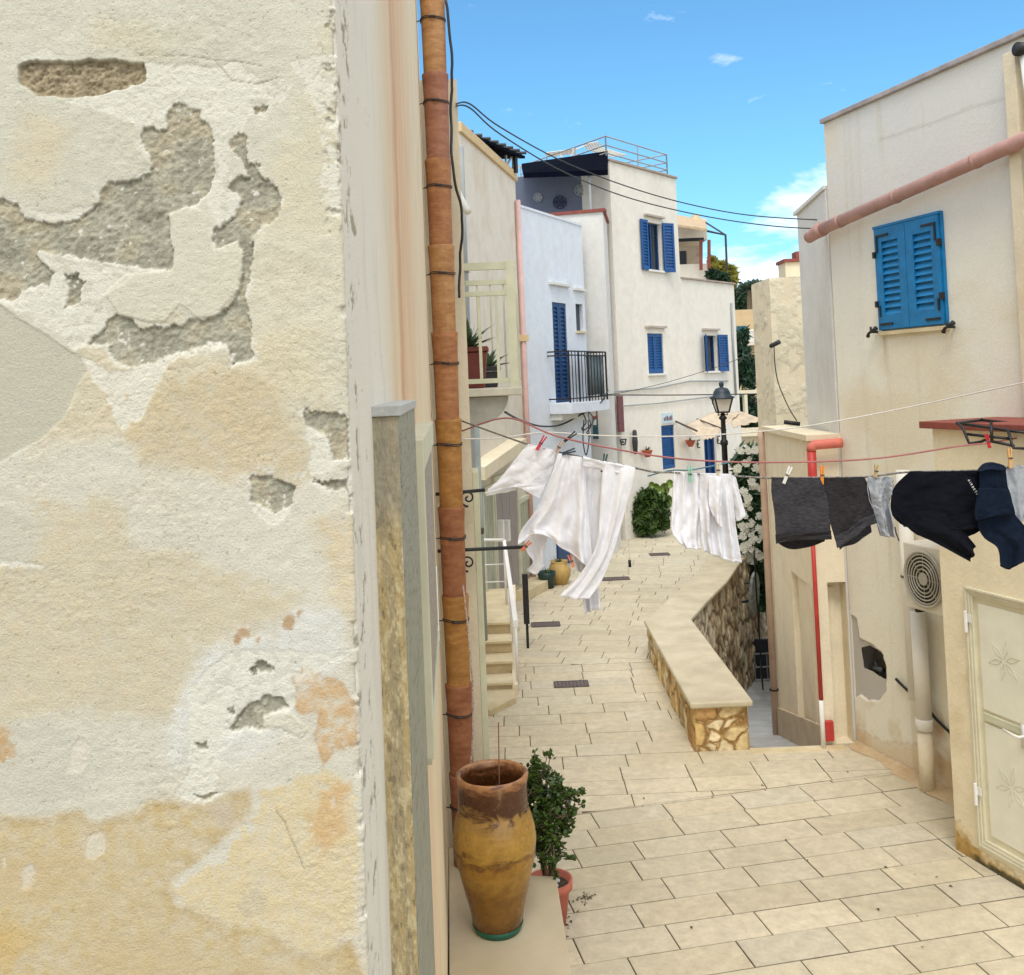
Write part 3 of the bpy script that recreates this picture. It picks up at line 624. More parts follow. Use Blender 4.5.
def pavemat():
    m,nt,b=newmat('limestone_slabs'); L=nt.links.new; b.inputs['Roughness'].default_value=.62; b.inputs['Specular IOR Level'].default_value=.35
    a=N(nt,'ShaderNodeAttribute',attribute_name='Col'); tc=N(nt,'ShaderNodeTexCoord')
    n1=N(nt,'ShaderNodeTexNoise',Scale=9.,Detail=12.,Roughness=.78,Distortion=.3); L(tc.outputs['Object'],n1.inputs['Vector'])
    r1=N(nt,'ShaderNodeMapRange'); r1.inputs[1].default_value=.3; r1.inputs[2].default_value=.7; r1.inputs[3].default_value=.76; r1.inputs[4].default_value=1.2; L(n1.outputs[0],r1.inputs[0])
    vm=N(nt,'ShaderNodeVectorMath',operation='SCALE'); L(a.outputs['Color'],vm.inputs[0]); L(r1.outputs[0],vm.inputs[3])
    n2=N(nt,'ShaderNodeTexNoise',Scale=.55,Detail=8.,Roughness=.6,Distortion=.8); L(tc.outputs['Object'],n2.inputs['Vector'])
    r2=N(nt,'ShaderNodeMapRange'); r2.inputs[1].default_value=.48; r2.inputs[2].default_value=.7; r2.inputs[4].default_value=.55; L(n2.outputs[0],r2.inputs[0])
    mx=N(nt,'ShaderNodeMix',data_type='RGBA'); mx.inputs[7].default_value=(*lin((174,162,134)),1); L(vm.outputs[0],mx.inputs[6]); L(r2.outputs[0],mx.inputs[0])
    n3=N(nt,'ShaderNodeTexNoise',Scale=22.,Detail=6.,Roughness=.8); L(tc.outputs['Object'],n3.inputs['Vector'])
    r3=N(nt,'ShaderNodeMapRange'); r3.inputs[1].default_value=.6; r3.inputs[2].default_value=.74; r3.inputs[4].default_value=.6; L(n3.outputs[0],r3.inputs[0])
    mx2=N(nt,'ShaderNodeMix',data_type='RGBA'); mx2.inputs[7].default_value=(*lin((140,126,98)),1); L(mx.outputs[2],mx2.inputs[6]); L(r3.outputs[0],mx2.inputs[0]); L(mx2.outputs[2],b.inputs['Base Color'])
    n4=N(nt,'ShaderNodeTexNoise',Scale=40.,Detail=8.,Roughness=.7); L(tc.outputs['Object'],n4.inputs['Vector'])
    bp=N(nt,'ShaderNodeBump',Strength=.5,Distance=.008); L(n4.outputs['Fac'],bp.inputs['Height']); L(bp.outputs[0],b.inputs['Normal']); return m
struct(mk('paving',SV,SF,pavemat(),None,attr=np.array(SC)))
# ramp beside the wall, going down
m=MB(); 
rz=lambda y:-.13-(y-10.32)*.235
ys=[10.32,12,14,16,17.4]
vs=[];fs=[]
for y in ys: vs+=[(1.9,y,rz(y)),(9,y,rz(y))]
for i in range(len(ys)-1): fs.append((2*i,2*i+1,2*i+3,2*i+2))
m.add(vs,fs); zb=rz(17.4); m.add([(1.9,17.4,zb),(14,17.4,zb),(14,40,zb),(1.9,40,zb)],[(0,1,2,3)])
struct(m.out('ramp',M['ramp']))
m=MB().box(2.24,3.2,10.18,10.33,-.14,.004); struct(bevel(m.out('ramp_kerb',M['stonecream']),.006))
# leaves fallen on the paving
lf=MB(); r_=random.Random(4)
def litter(x,y,n,s):
    for i in range(n):
        q=G(x+r_.gauss(0,s),y+r_.gauss(0,s*.5)); a=r_.uniform(0,6.28); l_=r_.uniform(.012,.028)
        lf.add([(q[0],q[1],.006),(q[0]+l_*math.cos(a),q[1]+l_*math.sin(a),.012),(q[0]+l_*math.cos(a+.8)*1.2,q[1]+l_*math.sin(a+.8)*1.2,.008)],[(0,1,2)])
litter(584,898,34,5)
for i in range(20): litter(r_.uniform(580,960),r_.uniform(770,960),1,2)
for i in range(14): litter(r_.uniform(565,574),r_.uniform(900,975),1,2)
tag(lf.out('fallen_leaves',mat('dry_leaf',(84,72,40),.9,var=.3,scale=30)),'small dark fallen leaves scattered on the pale paving','leaves',kind='stuff')
# drain covers
def drain(x0,y0,x1,y1,lab):
    a=G(x0,y0);b=G(x1,y1); cx=(a[0]+b[0])/2; cy=(a[1]+b[1])/2; w=abs(b[0]-a[0])/2; h=abs(a[1]-b[1])/2
    rt=root('drain_cover',(cx,cy,0),lab,'drain cover','drain covers set in the paving')
    m=MB(); m.box(cx-w,cx+w,cy-h,cy+h,-.01,.006)
    for s in (-1,1): m.box(cx-w,cx+w,cy+s*h-.012,cy+s*h+.012,.0,.012); m.box(cx+s*w-.012,cx+s*w+.012,cy-h,cy+h,.0,.0125)
    m.out('frame',M['grate'],rt); g=MB()
    k=int(w*2/.045)
    for i in range(k): 
        x=cx-w+(i+.5)*2*w/k; g.box(x-.012,x+.012,cy-h+.02,cy+h-.02,.006,.012)
    g.out('grating',mat('drain_bars',(112,98,94),.6,var=.2,scale=20),rt)
drain(555,688,587,681,'dark iron drain cover in the paving nearest the stairs')
drain(532,627.5,559,622,'dark drain cover in the paving beside the black post')
drain(603,581,628,577,'dark drain cover in the paving below the white trousers')
drain(651,556,668,553,'small distant drain cover in the paving left of the hanging shirts')
# ================================================================ STONE WALL WITH COPING
def stonemat(name,scale,c1,c2,c3,mort,stretch=(1,1,1),bd=.05):
    m,nt,b=newmat(name); L=nt.links.new; tc=N(nt,'ShaderNodeTexCoord'); b.inputs['Roughness'].default_value=.85
    nz=N(nt,'ShaderNodeTexNoise',Scale=4.,Detail=4.); L(tc.outputs['Object'],nz.inputs['Vector'])
    mp=N(nt,'ShaderNodeMapping'); mp.inputs['Scale'].default_value=stretch
    ad=N(nt,'ShaderNodeVectorMath',operation='MULTIPLY_ADD'); L(nz.outputs['Color'],ad.inputs[0]); ad.inputs[1].default_value=(.12,.12,.12); L(tc.outputs['Object'],ad.inputs[2]); L(ad.outputs[0],mp.inputs[0])
    v1=N(nt,'ShaderNodeTexVoronoi',Scale=scale); v2=N(nt,'ShaderNodeTexVoronoi',Scale=scale,feature='DISTANCE_TO_EDGE'); L(mp.outputs[0],v1.inputs['Vector']); L(mp.outputs[0],v2.inputs['Vector'])
    sx=N(nt,'ShaderNodeSeparateColor'); L(v1.outputs['Color'],sx.inputs[0])
    cr=N(nt,'ShaderNodeValToRGB'); cr.color_ramp.elements[0].color=(*lin(c1),1); cr.color_ramp.elements[1].color=(*lin(c3),1); e=cr.color_ramp.elements.new(.5); e.color=(*lin(c2),1); L(sx.outputs[0],cr.inputs[0])
    n2=N(nt,'ShaderNodeTexNoise',Scale=14.,Detail=9.,Roughness=.7); L(tc.outputs['Object'],n2.inputs['Vector'])
    r2=N(nt,'ShaderNodeMapRange'); r2.inputs[1].default_value=.25; r2.inputs[2].default_value=.75; r2.inputs[3].default_value=.6; r2.inputs[4].default_value=1.25; L(n2.outputs[0],r2.inputs[0])
    vm=N(nt,'ShaderNodeVectorMath',operation='SCALE'); L(cr.outputs[0],vm.inputs[0]); L(r2.outputs[0],vm.inputs[3])
    rr=N(nt,'ShaderNodeMapRange'); rr.inputs[1].default_value=.02; rr.inputs[2].default_value=.06; L(v2.outputs['Distance'],rr.inputs[0])
    mx=N(nt,'ShaderNodeMix',data_type='RGBA'); mx.inputs[6].default_value=(*lin(mort),1); L(vm.outputs[0],mx.inputs[7]); L(rr.outputs[0],mx.inputs[0]); L(mx.outputs[2],b.inputs['Base Color'])
    r3=N(nt,'ShaderNodeMapRange'); r3.inputs[1].default_value=.0; r3.inputs[2].default_value=.12; L(v2.outputs['Distance'],r3.inputs[0])
    a2=N(nt,'ShaderNodeMath',operation='MULTIPLY_ADD'); L(n2.outputs[0],a2.inputs[0]); a2.inputs[1].default_value=.5; L(r3.outputs[0],a2.inputs[2])
    bp=N(nt,'ShaderNodeBump',Strength=.9,Distance=bd); L(a2.outputs[0],bp.inputs['Height']); L(bp.outputs[0],b.inputs['Normal']); return m
rub=stonemat('rubble_stone',5.2,(206,168,104),(190,156,106),(222,196,144),(168,134,88))
rub2=stonemat('weathered_rubble',4.6,(178,152,120),(160,136,104),(192,172,140),(112,94,70),stretch=(1,1,1.8),bd=.07)
rt=root('parapet_wall',(1.95,12,0),'low kinked stone wall with a broad smooth pale coping in the middle of the street','wall')
def grid_face(p,q,z0,z1,du,seed,amp=.02,outn=None,sc=5.5,vy=1.15):
    "stone facing with real relief: cellular bumps pushed outwards"
    p=Vector(p);q=Vector(q); L_=(q-p).length; d=(q-p)/L_; n=Vector((d.y,-d.x))
    nu=max(2,int(L_/du)); nv=max(2,int((z1-z0)/du)); u=np.linspace(0,L_,nu); v=np.linspace(z0,z1,nv); U,V=np.meshgrid(u,v)
    rg=np.random.default_rng(seed); cells=int(L_*(z1-z0)*sc*sc*.9)+4; cx=rg.uniform(0,L_,cells); cy=rg.uniform(z0,z1,cells)
    UU=U+fbm(U*6,V*6,4,seed)*.08; VV=V+fbm(U*6+9,V*6,4,seed+3)*.08
    d1=np.full(U.shape,9.);d2=d1.copy();ix=np.zeros(U.shape,int)
    for k_ in range(cells):
        dd=np.hypot(UU-cx[k_],(VV-cy[k_])*vy); nw=dd<d1; d2=np.where(nw,d1,np.minimum(d2,dd)); ix=np.where(nw,k_,ix); d1=np.where(nw,dd,d1)
    e=d2-d1; body=sm(e,.012,.045); h=body*(.6+.4*sm(e,.03,.14))*amp+fbm(U*14,V*14,5,seed+8)*amp*.9*body+fbm(U*40,V*40,3,seed+2)*.004
    lv=rg.uniform(0,1,cells); lv2=rg.uniform(.82,1.12,cells)
    ca=np.array([lin((210,178,120)),lin((218,194,144)),lin((198,176,138)),lin((224,206,166)),lin((196,156,104))]) ; ci=ca[(lv*5).astype(int)%5]
    col=ci[ix]*lv2[ix][...,None]*(1+fbm(U*18,V*18,5,seed+5)*.9)[...,None]
    mc=np.array(lin((150,116,70))); col=col*body[...,None]+mc*(1-body[...,None])
    edge=np.minimum(1,np.minimum(U,L_-U)/.02); h=h*np.clip(edge,0,1)
    X=p.x+d.x*U+n.x*h; Y=p.y+d.y*U+n.y*h
    vs=np.stack([X,Y,V],-1).reshape(-1,3); idx=np.arange(nv*nu).reshape(nv,nu); f=np.stack([idx[:-1,:-1],idx[:-1,1:],idx[1:,1:],idx[1:,:-1]],-1).reshape(-1,4)
    return vs.tolist(),f.tolist(),np.clip(col,.01,1).reshape(-1,3)
smat=attrmat('rubble_facing',bump=.6,bs=60.,bd=.01,var=.1,vs=40.)
B0=(1.70,10.30);B1=(2.24,10.33);B2=(2.24,13.78);B3=(3.86,17.9);B4=(3.42,18.2);B5=(1.70,13.8)
E6=(5.2,20.6);E7=(4.75,20.9)
for i_,(p,q,z0,z1,du) in enumerate(((B0,B1,-.02,.44,.008),(B1,B2,-1.4,.44,.03),(B5,B0,-.02,.44,.014))):
    v,f,c=grid_face(p,q,z0,z1,du,20+i_,.022,sc=6.2 if i_==0 else 5); mk('stone_face',v,f,smat,rt,True,attr=c)
MB().prism([B0,B1,B2,B5],-3,.44).out('core',rub,rt)
MB().prism([B2,B3,E6,E7,B4,B5],-3,.4401).out('retaining_body',rub2,rt)
for i_,(p,q) in enumerate(((B2,B3),(B3,E6))):
    v,f,c=grid_face(p,q,-2.6,.44,.03,30+i_,.05,sc=5.2,vy=.5); g_=c.mean(1,keepdims=True); c=(c*.45+g_*.55*np.array((1.12,1.0,.82)))*1.05; mk('stone_face',v,f,smat,rt,True,attr=c)
cop=[(B0[0]-.05,B0[1]-.06),(B1[0]+.05,B1[1]-.08),(B2[0]+.05,B2[1]-.01),(2.72,14.85),(3.3,16.2),(B3[0]+.05,B3[1]),(E6[0]+.06,E6[1]),(E7[0],E7[1]+.05),(B4[0]-.05,B4[1]+.03),(2.95,17.0),(2.3,15.35),(B5[0]-.05,B5[1]+.02)]
bevel(MB().prism(cop,.443,.505).out('coping',mat('pale_coping',(208,196,168),.6,var=.1,scale=2.2,bump=.15,bscale=25,col2=(184,172,144)),rt),.02,3)
# ================================================================ RIGHT SIDE
def wall_mesh(W,a0,a1,z0,z1,holes,depth,o=0.,m=None):
    "front face with rectangular holes (a0,a1,z0,z1) plus their reveals"
    m=m or MB(); As=sorted({a0,a1,*[h[0] for h in holes],*[h[1] for h in holes]}); Zs=sorted({z0,z1,*[h[2] for h in holes],*[h[3] for h in holes]})
    As=[a for a in As if a0<=a<=a1]; Zs=[z for z in Zs if z0<=z<=z1]
    for i in range(len(As)-1):
        for j in range(len(Zs)-1):
            ca=(As[i]+As[i+1])/2; cz=(Zs[j]+Zs[j+1])/2
            if any(h[0]<ca<h[1] and h[2]<cz<h[3] for h in holes): continue
            m.add([W.pt(As[i],Zs[j],o),W.pt(As[i+1],Zs[j],o),W.pt(As[i+1],Zs[j+1],o),W.pt(As[i],Zs[j+1],o)],[(0,1,2,3)])
    for h in holes:
        f=[W.pt(h[0],h[2],o),W.pt(h[1],h[2],o),W.pt(h[1],h[3],o),W.pt(h[0],h[3],o)]; b=[W.pt(h[0],h[2],o-depth),W.pt(h[1],h[2],o-depth),W.pt(h[1],h[3],o-depth),W.pt(h[0],h[3],o-depth)]
        m.add(f+b,[(0,1,5,4),(1,2,6,5),(2,3,7,6),(3,0,4,7),(4,5,6,7)])
    return m
def block(corners,z0,z1,fronts,m=None):
    """footprint polygon; fronts: {edge index: holes} ; other edges plain; returns mesh builder. Edge i runs corners[i]->corners[i+1]"""
    m=m or MB(); n=len(corners)
    ar=sum(corners[i][0]*corners[(i+1)%n][1]-corners[(i+1)%n][0]*corners[i][1] for i in range(n))
    for i in range(n):
        W=Wall(corners[i],corners[(i+1)%n],1 if ar>0 else -1)
        wall_mesh(W,0,W.L,z0,z1,fronts.get(i,([],0))[0] if i in fronts else [],fronts[i][1] if i in fronts else 0,0,m)
    m.add([(c[0],c[1],z1) for c in corners],[tuple(range(n))]); return m
def louvre_leaf(W,a0,a1,z0,z1,o,mat_,parent,name='shutter',th=.035,slats=None,ang=0,hinge=None,rail=.06,gap=None):
    "a louvred shutter leaf; ang opens it about the hinge edge (hinge=a0 or a1)"
    m=MB(); h=a0 if hinge is None else hinge
    ca,sa=math.cos(ang),math.sin(ang)
    def pt(a,z,q):
        da=a-h; return W.pt(h+da*ca+(-q*sa if ang else 0)*(1 if da>=0 else -1),z,o+abs(da)*sa+q*ca)
    def bx(b0,b1,y0,y1,q0,q1):
        m.hexa([pt(b0,y0,q1),pt(b1,y0,q1),pt(b1,y0,q0),pt(b0,y0,q0),pt(b0,y1,q1),pt(b1,y1,q1),pt(b1,y1,q0),pt(b0,y1,q0)])
    bx(a0,a0+rail,z0,z1,0,th);bx(a1-rail,a1,z0,z1,0,th)
    bx(a0+rail,a1-rail,z0,z0+rail*1.4,0,th);bx(a0+rail,a1-rail,z1-rail*1.3,z1,0,th)
    bx(a0+rail,a1-rail,z0+rail,z1-rail,0,.004)
    n=slats or max(6,int((z1-z0)/.07)); H_=(z1-z0-rail*2.7)/n
    for i in range(n):
        z=z0+rail*1.4+i*H_
        m.hexa([pt(a0+rail,z,th*.95),pt(a1-rail,z,th*.95),pt(a1-rail,z,th*.8),pt(a0+rail,z,th*.8),pt(a0+rail,z+H_*.72,th*.3),pt(a1-rail,z+H_*.72,th*.3),pt(a1-rail,z+H_*.72,th*.1),pt(a0+rail,z+H_*.72,th*.1)])
    return m.out(name,mat_,parent)
# -- big house
q0=(3.335,10.31); dv=Vector((.30,-.954)).normalized()
BW=Wall(q0,(q0[0]+dv.x*9,q0[1]+dv.y*9),1)
if BW.n.x>0: BW.n=-BW.n
rt=root('big_house',(q0[0],q0[1],0),'tall cream house on the right with closed bright blue shutters and a patched hole','house')
ztopB=(BW.hit(826,122)[1]+BW.hit(1020,39)[1])/2
hr=BW.rect(880,221,945.5,327.5)
def big_sheet():
    a=np.concatenate([np.linspace(0,.02,3)[:-1],np.linspace(.02,1.6,300),np.linspace(1.6,9,150)[1:]]); z=np.concatenate([np.linspace(-.8,1.9,420),np.linspace(1.9,ztopB,220)[1:]])
    A,Z=np.meshgrid(a,z); w_u=fbm(A*.8,Z*.8,5,71); col=np.empty(A.shape+(3,)); col[:]=np.array(lin((232,228,212))); up_=sm(Z+w_u*.8,4.2,5.6)[...,None]*.8; col=col*(1-up_)+np.array(lin((206,205,202)))*up_
    n1=fbm(A*.9,Z*.9,6,3); n2=fbm(A*3,Z*3,6,8); n3=fbm(A*9,Z*.5,5,12); w=fbm(A*7,Z*7,6,40,.62)*.16; w2=fbm(A*7+9,Z*7,6,44,.62)*.16
    dep=n1*.006+n2*.004+fbm(A*14,Z*14,4,17)*.002
    def t(mk_,c,):
        nonlocal col; col=col*(1-mk_[...,None])+np.array(lin(c))*mk_[...,None]
    t(sm(n1,.0,.22)*.5,(216,200,166)); t(sm(-n1,.02,.22)*.5,(218,214,204)); t(sm(n3,.1,.3)*.35,(198,186,160))
    bp=lambda pts:[BW.hit(x,y) for x,y in pts]
    # damp foot with its tide line, brown patches
    foot=sdf([(-.5,-.9),(9,-.9),(9,.28),(2.4,.36),(1.5,.2),(.9,.3),(.3,.12),(-.5,.2)],A+w*1.5,Z+w2*1.5); t(sm(-foot,-.05,.08)*.5,(206,176,128))
    t(np.exp(-(foot/.02)**2)*.25,(160,128,86))
    for cx,cy,r in ((862,735,.16),(895,728,.13),(938,752,.2),(870,700,.12),(935,720,.13),(948,770,.16)):
        c=BW.hit(cx,cy); d=np.hypot(A-c[0]+w,(Z-c[1])*.7+w2); t(sm(-d,-r,-r*.5)*.55*sm(n2,-.2,.2),(184,146,92))
    # rust runs under the shutter stops
    for cx,cy in ((884,335),(948,332)):
        c=BW.hit(cx,cy); d=np.abs(A-c[0]+w*.15); t(np.exp(-(d/.02)**2)*(Z<c[1])*sm(Z,c[1]-.45,c[1])*.5,(190,160,120))
    # lost render: grey patch around the hole
    g=sdf(bp([(846,612),(856,618),(860,640),(868,642),(882,652),(886,668),(886,690),(880,700),(868,702),(860,695),(852,700),(848,690)]),A+w*.35,Z+w2*.35)
    mg=sm(-g,-.008,.008); t(mg,(186,182,174)); dep-=mg*.018; t(np.exp(-((g-.012)/.012)**2)*.6,(236,230,214))
    g2=sdf(bp([(905,607),(925,607),(925,612),(905,612)]),A,Z)
    # long crack in the upper wall
    q=bp([(880,140),(905,132),(935,122),(965,110),(985,103),(1010,98)]); d=np.full(A.shape,9.)
    for i in range(len(q)-1):
        ax,ay=q[i];bx_,by_=q[i+1];ex,ey=bx_-ax,by_-ay;wx=A+w*.25-ax;wy=Z+w2*.25-ay;tt=np.clip((wx*ex+wy*ey)/(ex*ex+ey*ey),0,1);d=np.minimum(d,np.hypot(wx-ex*tt,wy-ey*tt))
    t(sm(-d,-.025,-.004)*.3,(160,150,140))
    # real hole
    hole=sdf(bp([(860,648),(868,645),(884,654),(885,680),(862,668)]),A+w*.22,Z+w2*.22)
    P_=np.stack([BW.p.x+BW.d.x*A+BW.n.x*dep,BW.p.y+BW.d.y*A+BW.n.y*dep,Z],-1).reshape(-1,3)
    nz,nc=A.shape; idx=np.arange(nz*nc).reshape(nz,nc); f=np.stack([idx[:-1,:-1],idx[:-1,1:],idx[1:,1:],idx[1:,:-1]],-1).reshape(-1,4)
    keep=(hole.ravel()[f]>0).any(1); f=f[keep]
    return P_.tolist(),f.tolist(),np.clip(col,.01,1).reshape(-1,3),bp([(858,643),(888,643),(888,684),(858,684)])
v,f,c,hb=big_sheet(); mk('wall',v,f,attrmat('stained_render',bump=.5,bs=45.,bd=.008,var=.05,vs=30.),rt,True,attr=c)
m=MB(); a0,a1=min(p[0] for p in hb)-.05,max(p[0] for p in hb)+.08; z0,z1=min(p[1] for p in hb)-.05,max(p[1] for p in hb)+.05
BW.box(m,a0,a1,z0,z0+.03,-.25,-.03);BW.box(m,a0,a1,z1-.03,z1,-.25,-.03);BW.box(m,a0,a0+.03,z0,z1,-.25,-.03);BW.box(m,a1-.03,a1,z0,z1,-.25,-.03);BW.box(m,a0,a1,z0,z1,-.3,-.25)
m.out('wall_niche',mat('bare_mortar',(150,142,130),.95,bump=.6,bscale=40),rt)
q=BW.hit(876,670,-.08); m=MB().tube([BW.pt(q[0]-.1,q[1]-.03,-.12),BW.pt(q[0]+.02,q[1]+.02,-.07),BW.pt(q[0]+.12,q[1]+.03,-.07)],.03,10); m.tube([BW.pt(q[0]-.02,q[1]-.06,-.1),BW.pt(q[0]-.02,q[1]+.08,-.1)],.018,8); m.out('water_valve',mat('valve_metal',(70,74,74),.5,.3),rt,True)
e=Vector(BW.pt(0,0,0)[:2]);e2=Vector(BW.pt(9,0,0)[:2]); bkv=-BW.n*6
m=MB().prism([tuple(e-BW.n*.31),tuple(e2-BW.n*.31),tuple(e2+bkv),tuple(e+bkv)],-3,ztopB-.01)
m.add([BW.pt(0,-.8),BW.pt(0,-.8,-.31),BW.pt(0,ztopB,-.31),BW.pt(0,ztopB)],[(0,1,2,3)]); m.add([BW.pt(9,-.8),BW.pt(9,-.8,-.31),BW.pt(9,ztopB,-.31),BW.pt(9,ztopB)],[(0,1,2,3)]); m.add([BW.pt(0,ztopB-.002),BW.pt(9,ztopB-.002),BW.pt(9,ztopB-.002,-.4),BW.pt(0,ztopB-.002,-.4)],[(0,1,2,3)])
m.out('back_volume',M['bigwall'],rt)
m=MB(); BW.box(m,-.02,9,ztopB,ztopB+.05,-.4,.04); bevel(m.out('roof_coping',mat('grey_coping',(168,160,158),.8,var=.15,scale=4),rt),.008)
# shutters
a0,a1,z0,z1=hr; am=(a0+a1)/2
m=MB(); BW.box(m,a0-.02,a1+.02,z0-.05,z0-.012,-.01,.045); bevel(m.out('window_sill',M['stonecream'],rt),.004)
m=MB(); BW.box(m,a0-.015,a1+.015,z1,z1+.025,.0,.05);BW.box(m,a0-.015,a0,z0,z1,.0,.03);BW.box(m,a1,a1+.015,z0,z1,.0,.03); BW.box(m,a0,a1,z0,z1,-.01,.012); m.out('shutter_frame',M['blue2'],rt)
for (b0,b1) in ((a0+.003,am-.003),(am+.003,a1-.003)):
    sh=louvre_leaf(BW,b0,b1,z0+.004,z1-.004,.014,M['blue2'],rt,slats=11,rail=.1)
    oe=.052; out_=b0 if b0<am-.1 else b1; sgn=1 if out_==b0 else -1
    for zz,sg in ((z1-.1,1),(z0+.1,-1)):
        hm=MB()
        BW.box(hm,out_+sgn*.03,out_+sgn*.05,zz-.13*(1 if sg>0 else -.2),zz+.13*(.2 if sg>0 else 1) if sg<0 else zz+.03,oe,oe+.008)
        BW.box(hm,out_+sgn*.03,out_+sgn*.21,zz+(.015 if sg>0 else -.055),zz+(.035 if sg>0 else -.035),oe,oe+.0085)
        BW.box(hm,out_-.012,out_+.018,zz-.15*sg-.03,zz-.15*sg+.03,.03,oe+.02)
        q_=hm.out('hinge',M['black'],None); q_.parent=sh; q_.location=(0,0,0)
for cx,cy in ((872.5,332),(949,327)):
    a,z=BW.hit(cx,cy,.06); hm=MB().tube([BW.pt(a,z,0),BW.pt(a,z,.075)],.012,8); hm.tube([BW.pt(a-.06,z-.04,.07),BW.pt(a-.03,z-.01,.08),BW.pt(a+.03,z+.01,.08),BW.pt(a+.07,z+.035,.07)],[.02,.013,.014,.024],8); hm.tube([BW.pt(a,z,.075),BW.pt(a-.005,z+.05,.075)],.012,8)
    hm.out('shutter_stop',M['black'],rt,True)
# sloping pink pipe
pp=[(-.35,)+(0,)]
aR,zR=BW.hit(1023,140,.12); aL,zL=BW.hit(845,219,.12); sl=(zR-zL)/(aR-aL)
rp=.06
trt=root('roof_pipe',BW.pt(0,zL,.12),'long faded pink drain pipe sloping across the big cream house above the blue shutters','pipe')
ptA=BW.pt(-.2,zL+sl*(-.2-aL)-.03,.12)
MB().tube([BW.pt(-.02,zL+sl*(-.02-aL),.12),BW.pt(aR+1.5,zL+sl*(aR+1.5-aL),.12)],rp,20).out('pipe_run',M['pinkpipe'],trt,True)
MB().tube([ptA,BW.pt(-.1,zL+sl*(-.1-aL)-.012,.12),BW.pt(.0,zL+sl*(-aL),.12),BW.pt(.06,zL+sl*(.06-aL),.12)],[.058,.066,.076,.076],20).out('pipe_elbow',M['pinkpipe'],trt,True)
for aa in (.35,1.2,2.2): MB().tube([BW.pt(aa-.02,zL+sl*(aa-.02-aL),.12),BW.pt(aa+.02,zL+sl*(aa+.02-aL),.12)],rp+.006,20).out('pipe_collar',M['pinkpipe'],trt,True)
# vertical pilaster and gutter outlet near the right edge
a,z=BW.hit(1007,100,.1); a2=BW.hit(1021,100,.1)[0]
tr2=root('corner_downpipe',BW.pt(a,0,.06),'white vertical downpipe and boxing with a black outlet under the roof at far right','downpipe')
m=MB(); BW.box(m,a-.05,a+.07,2.9,ztopB-.1,.0,.07); bevel(m.out('boxing',M['cream'],tr2),.005)
q=BW.hit(1017,50,.1); MB().tube([BW.pt(q[0]+.02,q[1],-.02),BW.pt(q[0]+.02,q[1],.12)],.055,16).out('outlet',M['black'],tr2,True)
MB().tube([BW.pt(q[0]+.02,q[1]-.05,.06),BW.pt(q[0]+.05,q[1]-.6,.05),BW.pt(q[0]+.12,q[1]-1.2,.05)],[.03,.028,.03],8).out('outlet_spout',M['pvc'],tr2,True)
# -- volume behind (recessed strip)
Vp=[(3.32,10.345),(3.50,12.0),(9,12.0),(9,10.345)]
rtv=root('rear_house',(3.4,11,0),'pale bluish white house strip just behind the corner of the big cream house','house')
zv=P(803,214,11.9)[2]; block(Vp,-3,zv,{}).out('wall',M['greyw'],rtv); MB().prism([(3.3,10.34),(3.46,12.03),(9,12.03),(9,10.34)],zv+.002,zv+.04).out('roof_edge',M['greyw'],rtv)
# -- low beige wall with niches
rtl=root('low_house',(3.1,11.4,0),'low beige house beside the ramp with recessed niches and a plinth','house')
lc=[(3.02,10.36),(3.34,10.36),(3.34,12.45),(3.10,12.45)]
LW=Wall((3.10,12.45),(3.02,10.36),1)
if LW.n.x>0: LW.n=-LW.n
zl=P(764,431,12.45)[2]
nh=LW.rect(795,577,815.5,722); nh=(nh[0],nh[1],-.12,LW.hit(795,574)[1])
NW=Wall((3.02,10.36),(3.26,10.36),1)
if NW.n.y>0: NW.n=-NW.n
nb=NW.hit(839,600)[0]; nt=NW.hit(839,582)[1]
m=wall_mesh(LW,0,LW.L,-3,zl,[nh],.22); wall_mesh(NW,0,.315,-1,zl,[(NW.hit(828,600)[0],.30,-.0,nt)],.3,0,m); m.prism([(3.02,10.55),(3.6,10.55),(3.6,12.45),(3.10+.15,12.45)],-3,zl-.003)
m.add([(3.10,12.45,-3),(3.6,12.45,-3),(3.6,12.45,zl),(3.10,12.45,zl)],[(0,1,2,3)])
m.out('wall',M['lowwall'],rtl)
MB().prism([(3.06,12.5),(2.98,10.31),(3.36,10.31),(3.36,12.5)],zl+.002,zl+.06).out('wall_cap',M['cream'],rtl)
# plinth following the ramp
m=MB(); hz=[]
zA=LW.hit(776,689,.0)[1]; zB=LW.hit(816,745,.0)[1]
f0,f1=0.,nh[0]; 
def zp(a): return rz(12.45-a)+.33-.0*a
m.hexa([LW.pt(0,-3,.035),LW.pt(LW.L,-3,.035),LW.pt(LW.L,-3,.001),LW.pt(0,-3,.001),LW.pt(0,zp(0),.035),LW.pt(LW.L,zp(LW.L),.035),LW.pt(LW.L,zp(LW.L),.001),LW.pt(0,zp(0),.001)])
m.out('plinth',mat('plinth_paint',(198,182,156),.8,var=.1,scale=4,bump=.2),rtl)
# vertical pink pipe at its corner
x_,y_=LW.pt(-.03,0,.05)[:2]
tt=root('corner_pipe',(x_,y_,rz(12.5)),'thin beige pink vertical pipe at the far corner of the low beige house','pipe')
MB().tube([(x_,y_,rz(12.5)),(x_,y_,zl-.1),(x_,y_,zl+.02)],.042,14).out('pipe_run',M['beigepipe'],tt,True); MB().lathe((x_,y_,-.1),[(.055,0),(.06,.01),(.055,.02)],14).out('pipe_clamp',M['black'],tt,True)
